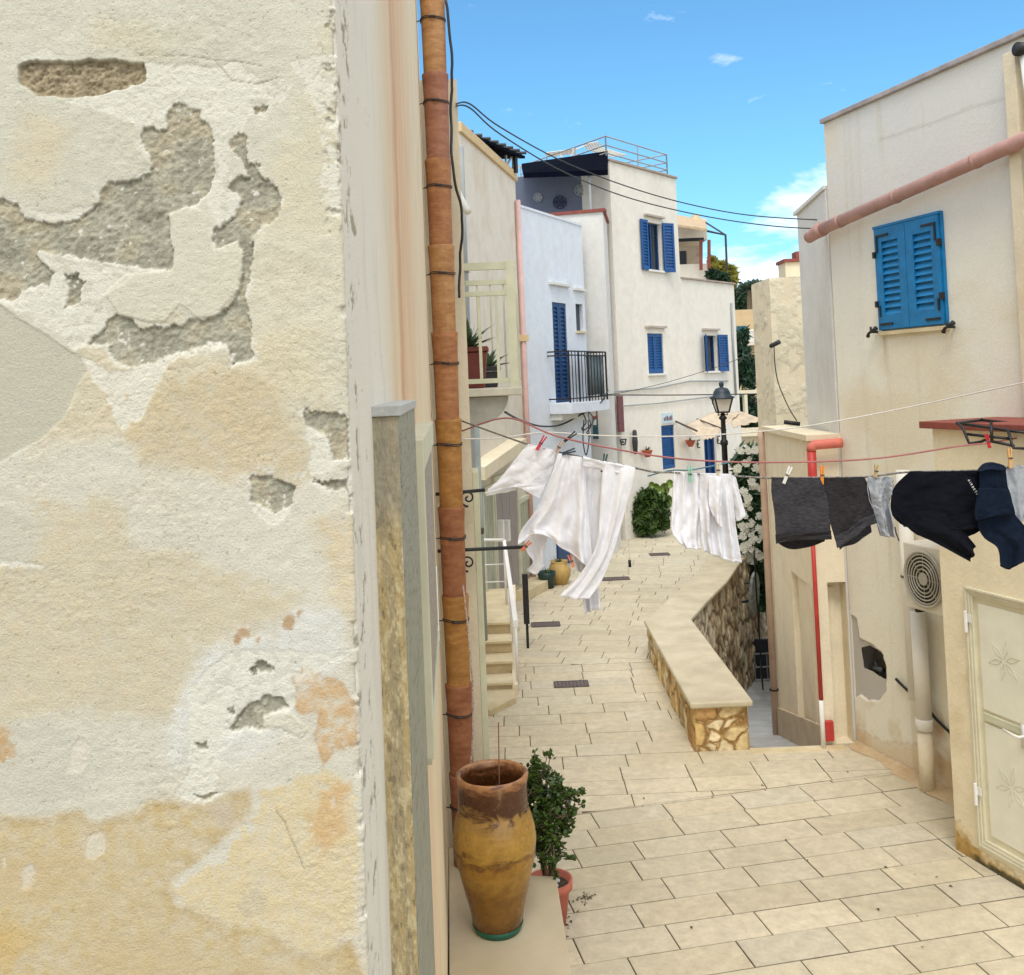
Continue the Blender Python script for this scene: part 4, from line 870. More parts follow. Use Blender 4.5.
# red pipe
a=P(838,443,10.22);b=P(812,445,10.22);c_=P(825,743,10.2)
tt=root('red_pipe',(c_[0],c_[1],0),'bright red pipe dropping down the low beige wall, white at its foot','pipe')
MB().tube([(a[0]+.04,a[1],a[2]),a,(b[0]+.02,b[1],b[2]),(b[0]-.005,b[1],b[2]-.02),(b[0]-.01,b[1],b[2]-.06)],.05,14).out('pipe_elbow',M['coral'],tt,True)
MB().tube([(b[0]-.01,b[1],b[2]-.05),(b[0]-.01,b[1],b[2]-.62)],.045,14).out('pipe_collar',M['red'],tt,True)
r1=P(813,545,10.25);r2=P(821,700,10.25);r3=P(824,745,10.25)
MB().tube([(r1[0],r1[1],b[2]-.6),(r1[0],r1[1],r2[2])],.022,10).out('pipe_run',M['red'],tt,True)
MB().tube([(r1[0],r1[1],r2[2]),(r1[0],r1[1],.0)],.024,10).out('pipe_foot',M['white'],tt,True)
q=P(829,731,10.3); tag(bevel(MB().box(q[0]-.04,q[0]+.05,10.29,10.34,.05,.25).out('red_box',M['red']),.006),'small square red box low on the wall beside the red pipe','box')
# -- shed with the cream door
sdv=Vector((.30,-.954)).normalized(); s0_=(3.33,8.02)
SH=Wall(s0_,(s0_[0]+sdv.x*5,s0_[1]+sdv.y*5),1)
if SH.n.x>0: SH.n=-SH.n
rts=root('shed',(s0_[0],s0_[1],0),'low cream outbuilding at far right with a rust red roof slab','shed')
zsh=SH.hit(931,428)[1]; dl=SH.hit(973.5,700)[0]; ztd=SH.hit(970,590)[1]; zbd=SH.hit(986,846)[1]
zbd=max(zbd,.08)
back=Vector(s0_)-SH.n*.78
DW=1.05
m=wall_mesh(SH,0,5,-.05,zsh,[(dl,dl+DW,zbd,ztd)],.05); fp=[SH.pt(0,0)[:2],(SH.pt(0,0)[0]-SH.n.x*.9,SH.pt(0,0)[1]-SH.n.y*.9)]
BWs=Wall(fp[0],fp[1],1)
m.add([SH.pt(0,-.05),SH.pt(0,-.05,-1.2),SH.pt(0,zsh,-1.2),SH.pt(0,zsh)],[(0,1,2,3)]); m.add([SH.pt(5,-.05),SH.pt(5,-.05,-1.2),SH.pt(5,zsh,-1.2),SH.pt(5,zsh)],[(0,1,2,3)])
m.add([SH.pt(0,zsh-.002),SH.pt(5,zsh-.002),SH.pt(5,zsh-.002,-1.2),SH.pt(0,zsh-.002,-1.2)],[(0,1,2,3)])
m.out('wall',plaster('shed_wall',(240,228,198),stain=(200,168,110),sa=.55,sscale=1.6),rts)
m=MB(); SH.box(m,-.07,5.1,zsh,zsh+.055,-1.15,.07); bevel(m.out('roof_slab',M['rust'],rts),.006)
# mossy foot, with a ragged outline
def foot_sheet():
    a=np.linspace(.0,5,500); z=np.linspace(-.02,.5,90); A,Z=np.meshgrid(a,z); w=fbm(A*6,Z*6,6,4,.65)
    lim=.10+.22*np.exp(-A/.25)+w*.3; k_=Z-lim; vs=[];f=[]
    col=np.empty(A.shape+(3,)); kk=sm(-k_,0,.14)[...,None]; col[:]=np.array(lin((230,213,176)))*(1-kk)+np.array(lin((186,152,92)))*kk; g=sm(-(Z-.05-w*.12),-.02,.03)*sm(A,.1,.25); col=col*(1-g[...,None])+np.array(lin((86,80,58)))*g[...,None]; col*=(1+fbm(A*30,Z*30,4,5)*.8)[...,None]
    P_=[SH.pt(aa,zz,.0025) for aa,zz in zip(A.ravel(),Z.ravel())]; idx=np.arange(A.size).reshape(A.shape); f=np.stack([idx[:-1,:-1],idx[:-1,1:],idx[1:,1:],idx[1:,:-1]],-1).reshape(-1,4)
    keep=((k_.ravel()[f]<0).all(1))&~((A.ravel()[f[:,0]]>dl-.12)&(A.ravel()[f[:,0]]<dl+DW+.12)&(Z.ravel()[f[:,0]]>zbd-.06)); f=f[keep]
    return mk('damp_foot',P_,f.tolist(),attrmat('damp_stain',var=.2),rts,attr=col.reshape(-1,3))
foot_sheet()
rtd=root('cream_door',SH.pt(dl,0,.02),'cream two panel metal door with star ornaments and a lever handle in the outbuilding','door')
m=MB()
for i_,(g0,o1) in enumerate(((.01,.02),(.032,.012),(.052,.004))):
    A0,A1,Z0,Z1=dl-.03+g0,dl+DW+.03-g0,zbd-.03+g0,ztd+.03-g0; w_=.02
    SH.box(m,A0,A0+w_,Z0,Z1,-.05,o1);SH.box(m,A1-w_,A1,Z0,Z1,-.05,o1);SH.box(m,A0+w_,A1-w_,Z1-w_,Z1,-.05,o1-.0007);SH.box(m,A0+w_,A1-w_,Z0,Z0+w_,-.05,o1-.0007)
bevel(m.out('door_frame',mat('door_frame_paint',(216,210,184),.55,var=.06,scale=6),rtd),.003)
zmid=SH.hit(985,717)[1]; pan=mat('door_panel_paint',(236,234,216),.5,var=.05,scale=3)
m=MB(); SH.box(m,dl+.035,dl+DW-.035,zbd+.035,ztd-.035,-.05,-.022); m.out('leaf',mat('door_leaf_paint',(226,220,190),.55,var=.06,scale=6),rtd)
for (y0,y1) in ((zmid+.05,ztd-.09),(zbd+.09,zmid-.05)):
    m=MB(); SH.box(m,dl+.085,dl+DW-.085,y0,y1,-.021,-.012); pnl=bevel(m.out('panel',pan,rtd),.004)
    mm=MB(); cx=dl+.12+(DW-.24)*.37 if False else SH.hit(1003,662)[0]; cz=(y0+y1)/2+.02
    for k_ in range(6):
        t=k_*math.pi/3+.3; dx,dz=math.cos(t),math.sin(t)
        pts=[(cx+dx*.02,cz+dz*.02),(cx+dx*.08-dz*.02,cz+dz*.08+dx*.02),(cx+dx*.16,cz+dz*.16),(cx+dx*.08+dz*.02,cz+dz*.08-dx*.02),(cx+dx*.02,cz+dz*.02)]
        mm.tube([SH.pt(a,z,-.0105) for a,z in pts],.002,5)
    q_=mm.out('star_ornament',mat('ornament_paint',(222,219,198),.5),None); q_.parent=pnl; q_.location=(0,0,0)
m=MB(); SH.box(m,dl+.09,dl+DW-.09,zmid-.028,zmid+.028,-.02,-.004); bevel(m.out('door_rail',M['creamp'],rtd),.004)
hx=SH.hit(1016,735,.03)[0]; hz_=SH.hit(1020,738,.03)[1]
m=MB(); SH.box(m,hx+.02,hx+.07,hz_-.08,hz_+.09,-.01,.004); m.tube([SH.pt(hx+.045,hz_+.01,.0),SH.pt(hx+.045,hz_+.01,.05),SH.pt(hx+.0,hz_+.012,.055),SH.pt(hx-.1,hz_+.02,.05)],.011,8); m.out('handle',M['white'],rtd,True)
for yy in (622,790):
    z=SH.hit(972,yy)[1]; m=MB().tube([SH.pt(dl-.0,z-.08,.03),SH.pt(dl,z+.08,.03)],.014,10); SH.box(m,dl-.02,dl+.05,z-.0,z+.06,.018,.026); m.out('hinge',M['white'],rtd)
# wrought iron drying rack projecting from the outbuilding wall
rtk=root('drying_rack',SH.pt(.6,zsh-.05,.02),'folded black iron drying rack projecting under the rust red roof slab','drying rack')
m=MB(); zr=SH.hit(985,440,.25)[1]
pr_=lambda x,y,d:P(x,y,d)
Y1=7.4
rr=[[(957,423,Y1),(982,420,Y1+.15),(1050,427,Y1+.1)],[(957,423,Y1),(963,428,Y1-.05),(969,443,Y1-.1),(980,442,Y1-.1),(985,440,Y1-.1)],[(965,434,Y1-.05),(1012,439,Y1-.3)],[(991,422,Y1-.2),(992,441,Y1-.25)],[(1008,430,Y1-.3),(1013,448,Y1-.35),(1030,449,Y1-.4)],[(985,440,Y1-.15),(1014,446,Y1-.35)],[(963,424,Y1),(1012,431,Y1-.3),(1030,433,Y1-.4)]]
for q in rr: m.tube([P(*t) for t in q],.011,7)
m.tube([P(1050,427,Y1+.1),SH.pt(SH.hit(1050,427)[0],P(1050,427,Y1)[2],0)],.01,6); m.tube([P(982,420,Y1+.15),SH.pt(SH.hit(982,420)[0],P(982,420,Y1)[2],0)],.01,6)
m.out('rack_frame',M['black'],rtk,True)
# air conditioner
AW=Wall(BW.pt(0,0,.34)[:2],BW.pt(5,0,.34)[:2],1); AW.n=BW.n
aa0=AW.hit(904.5,575)[0]; aa1=aa0+.86; az1=AW.hit(910,543)[1]; az0=AW.hit(912,608)[1]
rta=root('air_conditioner',AW.pt(aa0,az0,-.15),'cream air conditioning unit with a round ringed fan grille hung on the big house','air conditioner')
m=MB(); AW.box(m,aa0,aa1,az0,az1,-.30,0); bevel(m.out('casing',mat('ac_casing',(216,210,196),.5,var=.06,scale=3),rta),.012)
fc=AW.hit(925,580); R_=.235; fa=fc[0]; fz=(az0+az1)/2+.0
m=MB(); m.add([AW.pt(fa+.22*math.cos(t),fz+.22*math.sin(t),.003) for t in np.linspace(0,2*math.pi,40)[:-1]],[tuple(range(39))]); m.out('fan_recess',mat('fan_dark',(66,64,60),.7),rta)
m=MB()
for r in (.05,.085,.12,.15,.18,.21,.235): m.tube([AW.pt(fa+r*math.cos(t),fz+r*math.sin(t),.02) for t in np.linspace(0,2*math.pi,41)],.0065 if r<.23 else .012,6)
for k_ in range(8): t=k_*math.pi/4; m.tube([AW.pt(fa+.04*math.cos(t),fz+.04*math.sin(t),.014),AW.pt(fa+.24*math.cos(t),fz+.24*math.sin(t),.014)],.004,5)
m.add([AW.pt(fa+.05*math.cos(t),fz+.05*math.sin(t),.026) for t in np.linspace(0,2*math.pi,20)[:-1]],[tuple(range(19))]); m.out('fan_grille',mat('grille_paint',(178,172,156),.5),rta,True)
m=MB(); 
for s_ in (.1,.72): m=MB(); AW.box(m,aa0+s_,aa0+s_+.035,az0-.03,az0-.003,-.34,-.01); m.out('bracket',M['black'],rta)
# white downpipes
def vpipe(name,x,yt,yb,o_,r,lab,foot=None,m_=M['pvc'],clamp=None):
    W2=Wall(BW.pt(0,0,o_)[:2],BW.pt(5,0,o_)[:2],1); a,zt=W2.hit(x,yt); zb=W2.hit(x,yb)[1]; b=W2.pt(a,0)
    t=root(name,(b[0],b[1],max(zb,0)),lab,'downpipe')
    MB().tube([(b[0],b[1],max(zb,0.0)),(b[0],b[1],zt)],r,18).out('pipe_run',m_,t,True)
    if foot is not None: 
        zf=W2.hit(x,foot)[1]; MB().tube([(b[0],b[1],0),(b[0],b[1],zf)],r*.95,18).out('pipe_foot',M['lowwall'],t,True); MB().lathe((b[0],b[1],zf),[(r,0),(r*1.12,.005),(r*1.12,.1),(r,.105)],18).out('pipe_socket',m_,t,True)
    if clamp: zc=W2.hit(x,clamp)[1]; MB().lathe((b[0],b[1],zc),[(r+.002,0),(r+.008,.002),(r+.008,.02),(r+.002,.022)],18).out('pipe_clamp',M['grate'],t,True)
    return a
vpipe('white_downpipe',903,470,694,.07,.065,'white downpipe to the left of the air conditioner on the big cream house',clamp=576)
vpipe('white_downpipe',918,612,725,.12,.07,'short thick white downpipe rising from the ground under the air conditioner',foot=727)
ql=[BW.hit(x,y,.03) for x,y in ((896,679),(905,688),(925,706),(938,721),(956,738))]
tag(MB().tube(wiggle([BW.pt(a,z,.03) for a,z in ql],0),.014,8).out('black_hose',M['black'],None,True),'black hose running down behind the white pipes to the outbuilding','hose')
# rough mortar verge at the foot of the house
m=MB(); vs=[];n_=60
gA=BW.pt(0.1,0,.0);
rows=[]
for i in range(n_+1):
    a=i/n_*2.6; w=.07+.03*math.sin(i*.5)*random.uniform(.3,1)+ (.08 if a>.7 else .02)
    rows.append([BW.pt(a,.05+random.uniform(-.01,.01),.003),BW.pt(a,.025+random.uniform(-.008,.008),w*.5),BW.pt(a,.004,w+.02)])
vs=[p for r in rows for p in r]; fs=[]
for i in range(n_):
    for j in range(2): fs.append((i*3+j,(i+1)*3+j,(i+1)*3+j+1,i*3+j+1))
tag(mk('mortar_verge',vs,fs,mat('brown_mortar',(206,182,146),.95,var=.2,scale=5,bump=.6,bscale=40,col2=(182,156,120)),None,True),kind='structure')
# -- stucco tower
sc=[(P(752,300,15.6)[0],15.6),(P(770,300,14.6)[0],14.6),(6.5,14.0),(6.5,19),(5.4,19)]
zt=P(770,278,14.6)[2]
rtt=root('stucco_tower',(sc[1][0],sc[1][1],-2),'rough textured pale stucco tower house beyond the low beige wall','house')
def tower():
    vs=[];fs=[];cs=[]
    for (p,q,sd) in ((sc[0],sc[1],5),(sc[1],sc[2],6)):
        p_=Vector(p);q_=Vector(q);L_=(q_-p_).length;d=(q_-p_)/L_;n=Vector((d.y,-d.x)); 
        if n.y>0: n=-n
        u=np.linspace(0,L_,int(L_/.02)); v=np.linspace(-1,zt,int((zt+1)/.02)); U,V=np.meshgrid(u,v)
        h=fbm(U*7,V*7,6,sd,.62)*.05*np.clip(np.minimum(U,L_-U)/.05+.3,0,1); X=p_.x+d.x*U+n.x*h; Y=p_.y+d.y*U+n.y*h
        b=len(vs); vs+=np.stack([X,Y,V],-1).reshape(-1,3).tolist(); idx=np.arange(U.size).reshape(U.shape)+b; fs+=np.stack([idx[:-1,:-1],idx[:-1,1:],idx[1:,1:],idx[1:,:-1]],-1).reshape(-1,4).tolist()
        c=np.array(lin((222,212,186)))*(1+fbm(U*2,V*2,5,sd+9)*.35)[...,None]; cs.append(c.reshape(-1,3))
    return vs,fs,np.concatenate(cs)
v,f,c=tower(); mk('wall',v,f,attrmat('rough_stucco',bump=.8,bs=30.,bd=.02,var=.06,vs=30.),rtt,True,attr=c)
MB().prism(sc,-2.9,zt-.02).out('core',M['cream'],rtt)
q=P(775,343,14.5); cord('tower_cable',[P(774,345,14.5),P(775,365,14.45),P(779,385,14.45),P(789,408,14.4),P(797,421,14.4)],.008,M['cable'],'thin grey cable sagging down the rough stucco tower','cable')
tag(MB().tube([P(771,346,14.5),P(779,342,14.35)],.035,8).out('wall_insulator',M['cable'],None,True),'small grey pipe stub sticking out of the rough stucco tower','pipe stub')
tag(MB().tube([P(784,422,14.35),P(800,424,14.3)],.03,8).out('iron_hook',M['black'],None,True),'small black iron hook low on the rough stucco tower','hook')
# chimney seen behind the tower
q=P(797,270,19); t_=root('chimney',(q[0],q[1],4),'small white chimney with a red cap peeping over the stucco tower','chimney')
MB().box(q[0]-.22,q[0]+.6,q[1],q[1]+.5,4,P(0,0,1)[2]*0+P(792,262,19)[2]).out('stack',M['cream'],t_); zc=P(792,262,19)[2]; MB().box(q[0]-.25,q[0]+.6,q[1]-.05,q[1]+.55,zc+.002,zc+.06).out('cap_slab',M['rust'],t_); MB().box(q[0]+.0,q[0]+.3,q[1],q[1]+.3,zc+.06,zc+.2).out('cap_pot',M['rust'],t_)
# ================================================================ LEFT: strip house with balcony
xs=P(458.5,120,7.5)[0]
SP=[(xs,7.45),(P(465,300,12)[0],12.0),(-5,12),(-5,7.45)]
zs_=P(455,81,7.5)[2]
rt=root('narrow_house',(xs,7.5,0),'narrow tall cream house just beyond the clay drainpipe carrying the cream railed balcony','house')
block(SP,0,zs_,{}).out('wall',M['cream'],rt)
SPW=Wall(SP[0],SP[1],1)
if SPW.n.x<0: SPW.n=-SPW.n
# pale pilasters and a door frame low down
for q in ((.35,.75,0,P(465,470,8)[2]),(2.2,2.5,.6,P(472,470,10)[2])): m=MB(); SPW.box(m,*q,.0,.05); bevel(m.out('pilaster',M['creamp'],rt),.006)
# balcony
yb0,yb1=8.4,9.9; xr=P(522,380,yb0)[0]; zf=P(490,388,yb0)[2]; zt=P(488,262,yb0)[2]
rt=root('cream_balcony',(xs,yb0,zf),'cream metal railed balcony on a rounded concrete bracket with planters behind its bars','balcony')
m=MB().box(xs-.08,xr,yb0,yb1,zf-.07,zf); bevel(m.out('floor_slab',mat('balcony_slab',(202,196,180),.7,var=.1),rt),.012,3)
m=MB(); xe=P(508,410,yb0)[0]; pr=[]
for t in np.linspace(0,math.pi/2,10): pr.append((xe-.14*(1-math.sin(t))-(0) , zf-.07-.21*(1-math.cos(t))))
z_b=P(480,426,yb0)[2]; pr=[(xe,zf-.075)]+[(xe-.30*(1-math.cos(t)), zf-.09-(zf-.09-z_b)*math.sin(t)) for t in np.linspace(0,math.pi/2,12)]+[(xs-.1,z_b),(xs-.1,zf-.075)]
n=len(pr); m.add([(x,yb0+.06,z) for x,z in pr]+[(x,yb1-.1,z) for x,z in pr],[tuple(range(n)),tuple(range(2*n-1,n-1,-1))]+[(i,n+i,n+(i+1)%n,(i+1)%n) for i in range(n)])
m.out('rounded_bracket',mat('grey_concrete_bracket',(168,166,156),.85,var=.12,scale=4,bump=.3),rt)
m=MB(); zl_=zf+.06
def bar(x0,x1,y0,y1,z0,z1): m.box(x0,x1,y0,y1,z0,z1)
rw=.04
zt2=P(488,293,yb0)[2]
for (y) in (yb0+.03,):
    for nm,za,zc_ in (('top_rail',zt-.06,zt),('middle_rail',zt2-.02,zt2+.02),('bottom_rail',zl_-.02,zl_+.02)): MB().box(xs-.1,xr-.02,y,y+.045,za,zc_).out(nm,M['creamp'],rt)
for q in ((xs-.1,xr-.1,yb1-.07,yb1-.03,zt-.05,zt),(xs-.1,xr-.1,yb1-.07,yb1-.03,zl_-.02,zl_+.02)): MB().box(*q).out('back_rail',M['creamp'],rt)
for q in ((zt-.06,zt-.003),(zt2-.02,zt2+.017),(zl_-.02,zl_+.017)): MB().box(xr-.075,xr-.035,yb0+.09,yb1-.03,*q).out('side_rail',M['creamp'],rt)
for px in (464,480,497.5):
    x=P(px,340,yb0)[0]; MB().box(x-.013,x+.013,yb0+.035,yb0+.06,zl_,zt2).out('baluster',M['creamp'],rt)
for k_ in range(9):
    y=yb0+.2+k_*.155; MB().box(xr-.066,xr-.044,y,y+.022,zl_,zt2).out('baluster',M['creamp'],rt)
for k_ in range(4):
    x=xs+.0+k_*.13; MB().box(x,x+.02,yb1-.06,yb1-.04,zl_,zt).out('baluster',M['creamp'],rt)
MB().box(xr-.1,xr-.03,yb0+.02,yb0+.09,zf,zt+.01).out('corner_post',M['creamp'],rt); MB().box(xr-.1,xr-.03,yb1-.09,yb1-.02,zf,zt+.01).out('corner_post',M['creamp'],rt)
# planter
def spiky(name,loc,n,L_,mat_,lab,cat,parent=None,w=.03,droop=.3,mn=.35):
    m=MB()
    for i in range(n):
        a=random.uniform(0,6.28); el=random.uniform(mn,1.45); l_=L_*random.uniform(.7,1.1); p=Vector(loc); d=Vector((math.cos(a)*math.cos(el),math.sin(a)*math.cos(el),math.sin(el))); s=Vector((-math.sin(a),math.cos(a),0))
        prev=None
        pts=[]
        for k_ in range(5):
            t=k_/4; ww=w*(1-t)**.8; c=p+d*l_*t-Vector((0,0,droop*l_*t*t)); pts.append((c+s*ww,c-s*ww,c+Vector((0,0,-ww*.5))))
        vs=[q for tr in pts for q in tr]; fs=[]
        for k_ in range(4): b=3*k_; fs+=[(b,b+3,b+5,b+2),(b+1,b+2,b+5,b+4),(b,b+1,b+4,b+3)]
        m.add(vs,fs)
    o=m.out(name,mat_,parent,True)
    return o
agave=leafmat('agave_leaf',(96,122,84),(58,84,56),.5,10.,.05)
def planter(x,y,z,w,d,h,lab,col,n=20,L_=.42):
    t=root('potted_agave',(x,y,z),lab,'potted plant','plants in pots on the cream balcony')
    m=MB(); m.hexa([(x-w*.8,y-d*.8,z),(x+w*.8,y-d*.8,z),(x+w*.8,y+d*.8,z),(x-w*.8,y+d*.8,z),(x-w,y-d,z+h-.05),(x+w,y-d,z+h-.05),(x+w,y+d,z+h-.05),(x-w,y+d,z+h-.05)])
    m.box(x-w-.015,x+w+.015,y-d-.015,y+d+.015,z+h-.045,z+h); bevel(m.out('pot',col,t),.01)
    spiky('leaves',(x,y,z+h-.03),n,L_,agave,None,None,t,w=.035)
ptm=mat('brown_red_pot',(132,66,56),.6,var=.12,scale=5)
planter(P(472,370,8.75)[0]-.02,8.75,zf+.002,.155,.14,.36,'large red brown plastic pot of spiky agave at the front of the cream balcony',ptm,26,.42)
planter(P(488,360,9.4)[0],9.4,zf+.002,.1,.1,.2,'smaller dark pot of green leaves at the back of the cream balcony',mat('dark_pot',(60,58,60),.6),24,.3)
# pipes between the houses
xg=P(465,300,12.25)[0]
t=root('grey_downpipe',(xg,12.3,0),'square grey metal downpipe from roof to stairs left of the beige house','downpipe')
m=MB().box(xg-.06,xg+.05,12.25,12.4,.0,P(465,146,12.3)[2]); bevel(m.out('pipe_run',M['greypipe'],t),.006); 
for z in (5.2,2.1,1.0): MB().box(xg-.07,xg+.06,12.235,12.41,z,z+.07).out('pipe_collar',mat('collar_grey',(120,124,126),.5),t)
q=P(478,500,12.9); t=root('grey_downpipe',(q[0],12.9,.3),'dull grey pipe beside the stairs ending above the landing','downpipe'); MB().tube([(q[0],12.9,.55),(q[0],12.9,P(478,424,12.9)[2])],.055,12).out('pipe_run',mat('dull_grey',(158,166,160),.6,var=.1),t,True)
MB().lathe((q[0],12.9,1.9),[(.055,0),(.062,.005),(.062,.07),(.055,.08)],12).out('pipe_collar',M['grate'],t,True)
tag(MB().tube([P(455,184,8.0),P(460,198,7.9),P(468,212,7.8)],.03,10).out('wall_lamp_tube',M['white'],None,True),'short white tube angled out of the wall beside the cable bundle','pipe stub')
# ---------------- beige house
b0=(-.68,15.2); b1=(.19,19.1)
zb_=P(522,181,19.1)[2]
rt=root('beige_house',(b0[0],b0[1],0),'beige plastered house with tan coping behind the cream balcony, grey panelled doors below','house')
BG=[b0,b1,(-6,20.4),(-6,15.2)]
block(BG,0,zb_,{}).out('wall',M['beige'],rt)
GW=Wall(b0,b1,1)
if GW.n.x<0: GW.n=-GW.n
m=MB(); GW.box(m,-.02,GW.L+.02,zb_+.002,zb_+.16,-.3,.05); bevel(m.out('roof_coping',M['tan'],rt),.01)
def gz(x,y,o=.0): return GW.hit(x,y,o)
# tan canopy band over the doors
a_,z_=gz(482,478,.25); a2_,z2_=gz(524,447,.25)
m=MB(); dz=.16
m.hexa([GW.pt(a_,z_-dz*.2,.3),GW.pt(a2_,z2_-dz*.2,.3),GW.pt(a2_,z2_-dz*.2,0),GW.pt(a_,z_-dz*.2,0),GW.pt(a_,z_+dz,.3),GW.pt(a2_,z2_+dz,.3),GW.pt(a2_,z2_+dz,0),GW.pt(a_,z_+dz,0)]); m.out('door_canopy',M['cream'],rt)
zd0=gz(500,602)[1]
def door(x0,x1,yt,mat_,nm='panelled_door',planks=4):
    a0=gz(x0,560)[0]; a1=gz(x1,560)[0]; zt_=gz((x0+x1)/2,yt)[1]; m=MB(); w=(a1-a0)/planks
    for i in range(planks): GW.box(m,a0+i*w+.01,a0+(i+1)*w-.01,.25,zt_,.0,.03)
    GW.box(m,a0,a1,.25,zt_,.0,.015); m.out(nm,mat_,rt)
    m=MB(); GW.box(m,a0-.07,a0-.002,.25,zt_+.08,.0,.06);GW.box(m,a1+.002,a1+.07,.25,zt_+.08,.0,.06);GW.box(m,a0-.002,a1+.002,zt_+.002,zt_+.08,.0,.06); m.out('door_frame',M['creamp'],rt)
door(483,492,490,mat('sage_paint',(176,178,160),.6,var=.1)); door(495,517,476,M['wood'],planks=3); door(519,529,500,mat('sage_paint2',(182,180,156),.6,var=.1))
m=MB()
for px in (501,507): 
    m=MB(); a,z=gz(px,520,.08); GW.box(m,a-.06,a+.06,z-.35,z,.031,.12); m.out('letter_box',M['white'],rt)
# pink rain pipe at its far edge
q=P(526,400,19.0); t=root('pink_downpipe',(q[0],18.95,0),'faded pink downpipe between the beige house and the white house','downpipe'); MB().tube([(q[0],18.95,0),(q[0],18.95,P(522,200,18.95)[2])],.05,12).out('pipe_run',mat('faded_pink',(216,178,170),.7,var=.08),t,True); MB().box(q[0]-.1,q[0]+.1,18.88,19.0,4.6,4.72).out('pipe_bracket',M['tan'],t)
# dark roof canopy and white bracket on it
p0=P(461,132,15.4);p1=P(524,156,19.2)
t=root('roof_canopy',(p0[0],p0[1],p0[2]),'dark corrugated canopy with a small white frame on top of the beige house','canopy')
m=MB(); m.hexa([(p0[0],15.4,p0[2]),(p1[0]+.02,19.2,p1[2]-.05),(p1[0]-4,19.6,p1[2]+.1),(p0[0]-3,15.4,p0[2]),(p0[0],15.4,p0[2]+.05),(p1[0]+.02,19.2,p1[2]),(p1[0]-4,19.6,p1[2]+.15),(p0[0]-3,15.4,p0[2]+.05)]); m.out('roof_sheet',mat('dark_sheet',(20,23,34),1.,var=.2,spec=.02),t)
m=MB(); m.hexa([(p0[0]-1.2,15.6,zb_),(p1[0]-1.3,19.3,zb_),(p1[0]-1.5,19.3,zb_),(p0[0]-1.4,15.6,zb_),(p0[0]-1.2,15.6,p0[2]),(p1[0]-1.3,19.3,p1[2]-.02),(p1[0]-1.5,19.3,p1[2]-.02),(p0[0]-1.4,15.6,p0[2])]); m.out('canopy_shade_panel',mat('under_canopy_shade',(34,40,56),.7),t)  # added dark panel, its colour stands for the shade under the canopy
m=MB()
for i in range(9):
    f=i/8; m.tube([(p0[0]+(p1[0]-p0[0])*f+.05,15.4+3.8*f,p0[2]+(p1[2]-p0[2])*f+.06),(p0[0]+(p1[0]-p0[0])*f-1.5,15.4+3.8*f,p0[2]+(p1[2]-p0[2])*f+.1)],.03,6)
m.out('roof_ribs',mat('dark_tile',(70,72,70),.7),t)
m=MB(); A_=P(506,152,18.6);B_=P(513,152,18.9);C_=P(506,170,18.6);D_=P(513,172,18.9)
for a,b in ((A_,B_),(B_,D_),(A_,C_),(C_,B_),(P(503,168,18.5),C_),(D_,P(520,166,19.3)),(P(513,160,18.9),P(522,156,19.3))): m.tube([a,b],.025,6)
m.out('white_frame',M['white'],t)
m=MB(); q=P(516,176,18.8); m.tube([(q[0],18.8,zb_+.1),(q[0],18.8,p1[2]-.06)],.05,6); m.out('post',M['black'],t)
# ---------------- stairs on the left
rt=root('stone_stairs',(-.5,12.6,0),'short flight of cream stone steps rising beside the house on the left','stairs')
xl=-1.2; n_=4; y0_=12.42; 
for i in range(n_):
    z1_=.155*(i+1); y1_=y0_+.38*i
    o=bevel(MB().box(xl,-.17,y1_,y1_+.36 if i<n_-1 else y1_+2.2,0 if i==0 else .155*i+.001,z1_-.035).out('riser',mat('step_riser',(198,178,140),.8,var=.12,scale=4,bump=.2) if i==0 else bpy.data.materials['step_riser'],rt),.003)
    o=bevel(MB().box(xl,-.155,y1_-.03,y1_+.4 if i<n_-1 else y1_+2.2,z1_-.034,z1_).out('tread',M['stonecream'],rt),.006)
MB().box(xl,-.171,y0_+.37,y0_+3.2,0,.15).out('stair_base',M['stonecream'],rt)
m=MB().prism([(-.168,12.42),(-.12,12.42),(-.12,14.5),(-.168,14.5)],0,.18); 
m=MB(); m.hexa([(-.168,12.4,0),(-.10,12.4,0),(-.10,15.7,0),(-.168,15.7,0),(-.168,12.4,.12),(-.10,12.4,.12),(-.10,15.7,.68),(-.168,15.7,.68)]); m.out('stringer',M['cream'],rt)
q=[G(470,690),G(514,690),G(516,703),G(491,716),G(470,716)]
tag(bevel(MB().prism([(p[0],p[1]) for p in q][::-1],-.005,.07).out('doorstep',M['stonecream']),.006),'low angular cream doorstep at the foot of the stone stairs','step')
# white handrail
t=root('white_handrail',(-.2,14.5,.6),'white metal handrail running level then down beside the stone stairs','handrail')
h0=P(452,540,14.6);h1=P(504,540,14.6);h2=P(515.5,624,12.5)
MB().tube([h0,h1],.022,8).out('top_rail',M['white'],t,True)
m=MB(); d=Vector(h2)-Vector(h1); m.hexa([Vector(h1)+Vector((-.02,0,-.08)),Vector(h1)+Vector((.025,0,-.08)),Vector(h1)+Vector((.025,0.02,0)),Vector(h1)+Vector((-.02,.02,0)),Vector(h2)+Vector((-.03,0,-.04)),Vector(h2)+Vector((.03,0,-.04)),Vector(h2)+Vector((.03,.02,.04)),Vector(h2)+Vector((-.03,.02,.04))]); m.out('sloping_rail',M['white'],t)
for f in (.0,.5,1.):
    p=Vector(h1)*(1-f)+Vector(h2)*f; MB().tube([(p.x,p.y,.1+.5*(1-f)),(p.x,p.y,p.z-.05)],.018,8).out('rail_post',M['white'],t,True)
for z in (.95,1.2): MB().tube([(h0[0],14.6,z),(h1[0],14.6,z)],.01,6).out('cross_bar',M['white'],t,True)
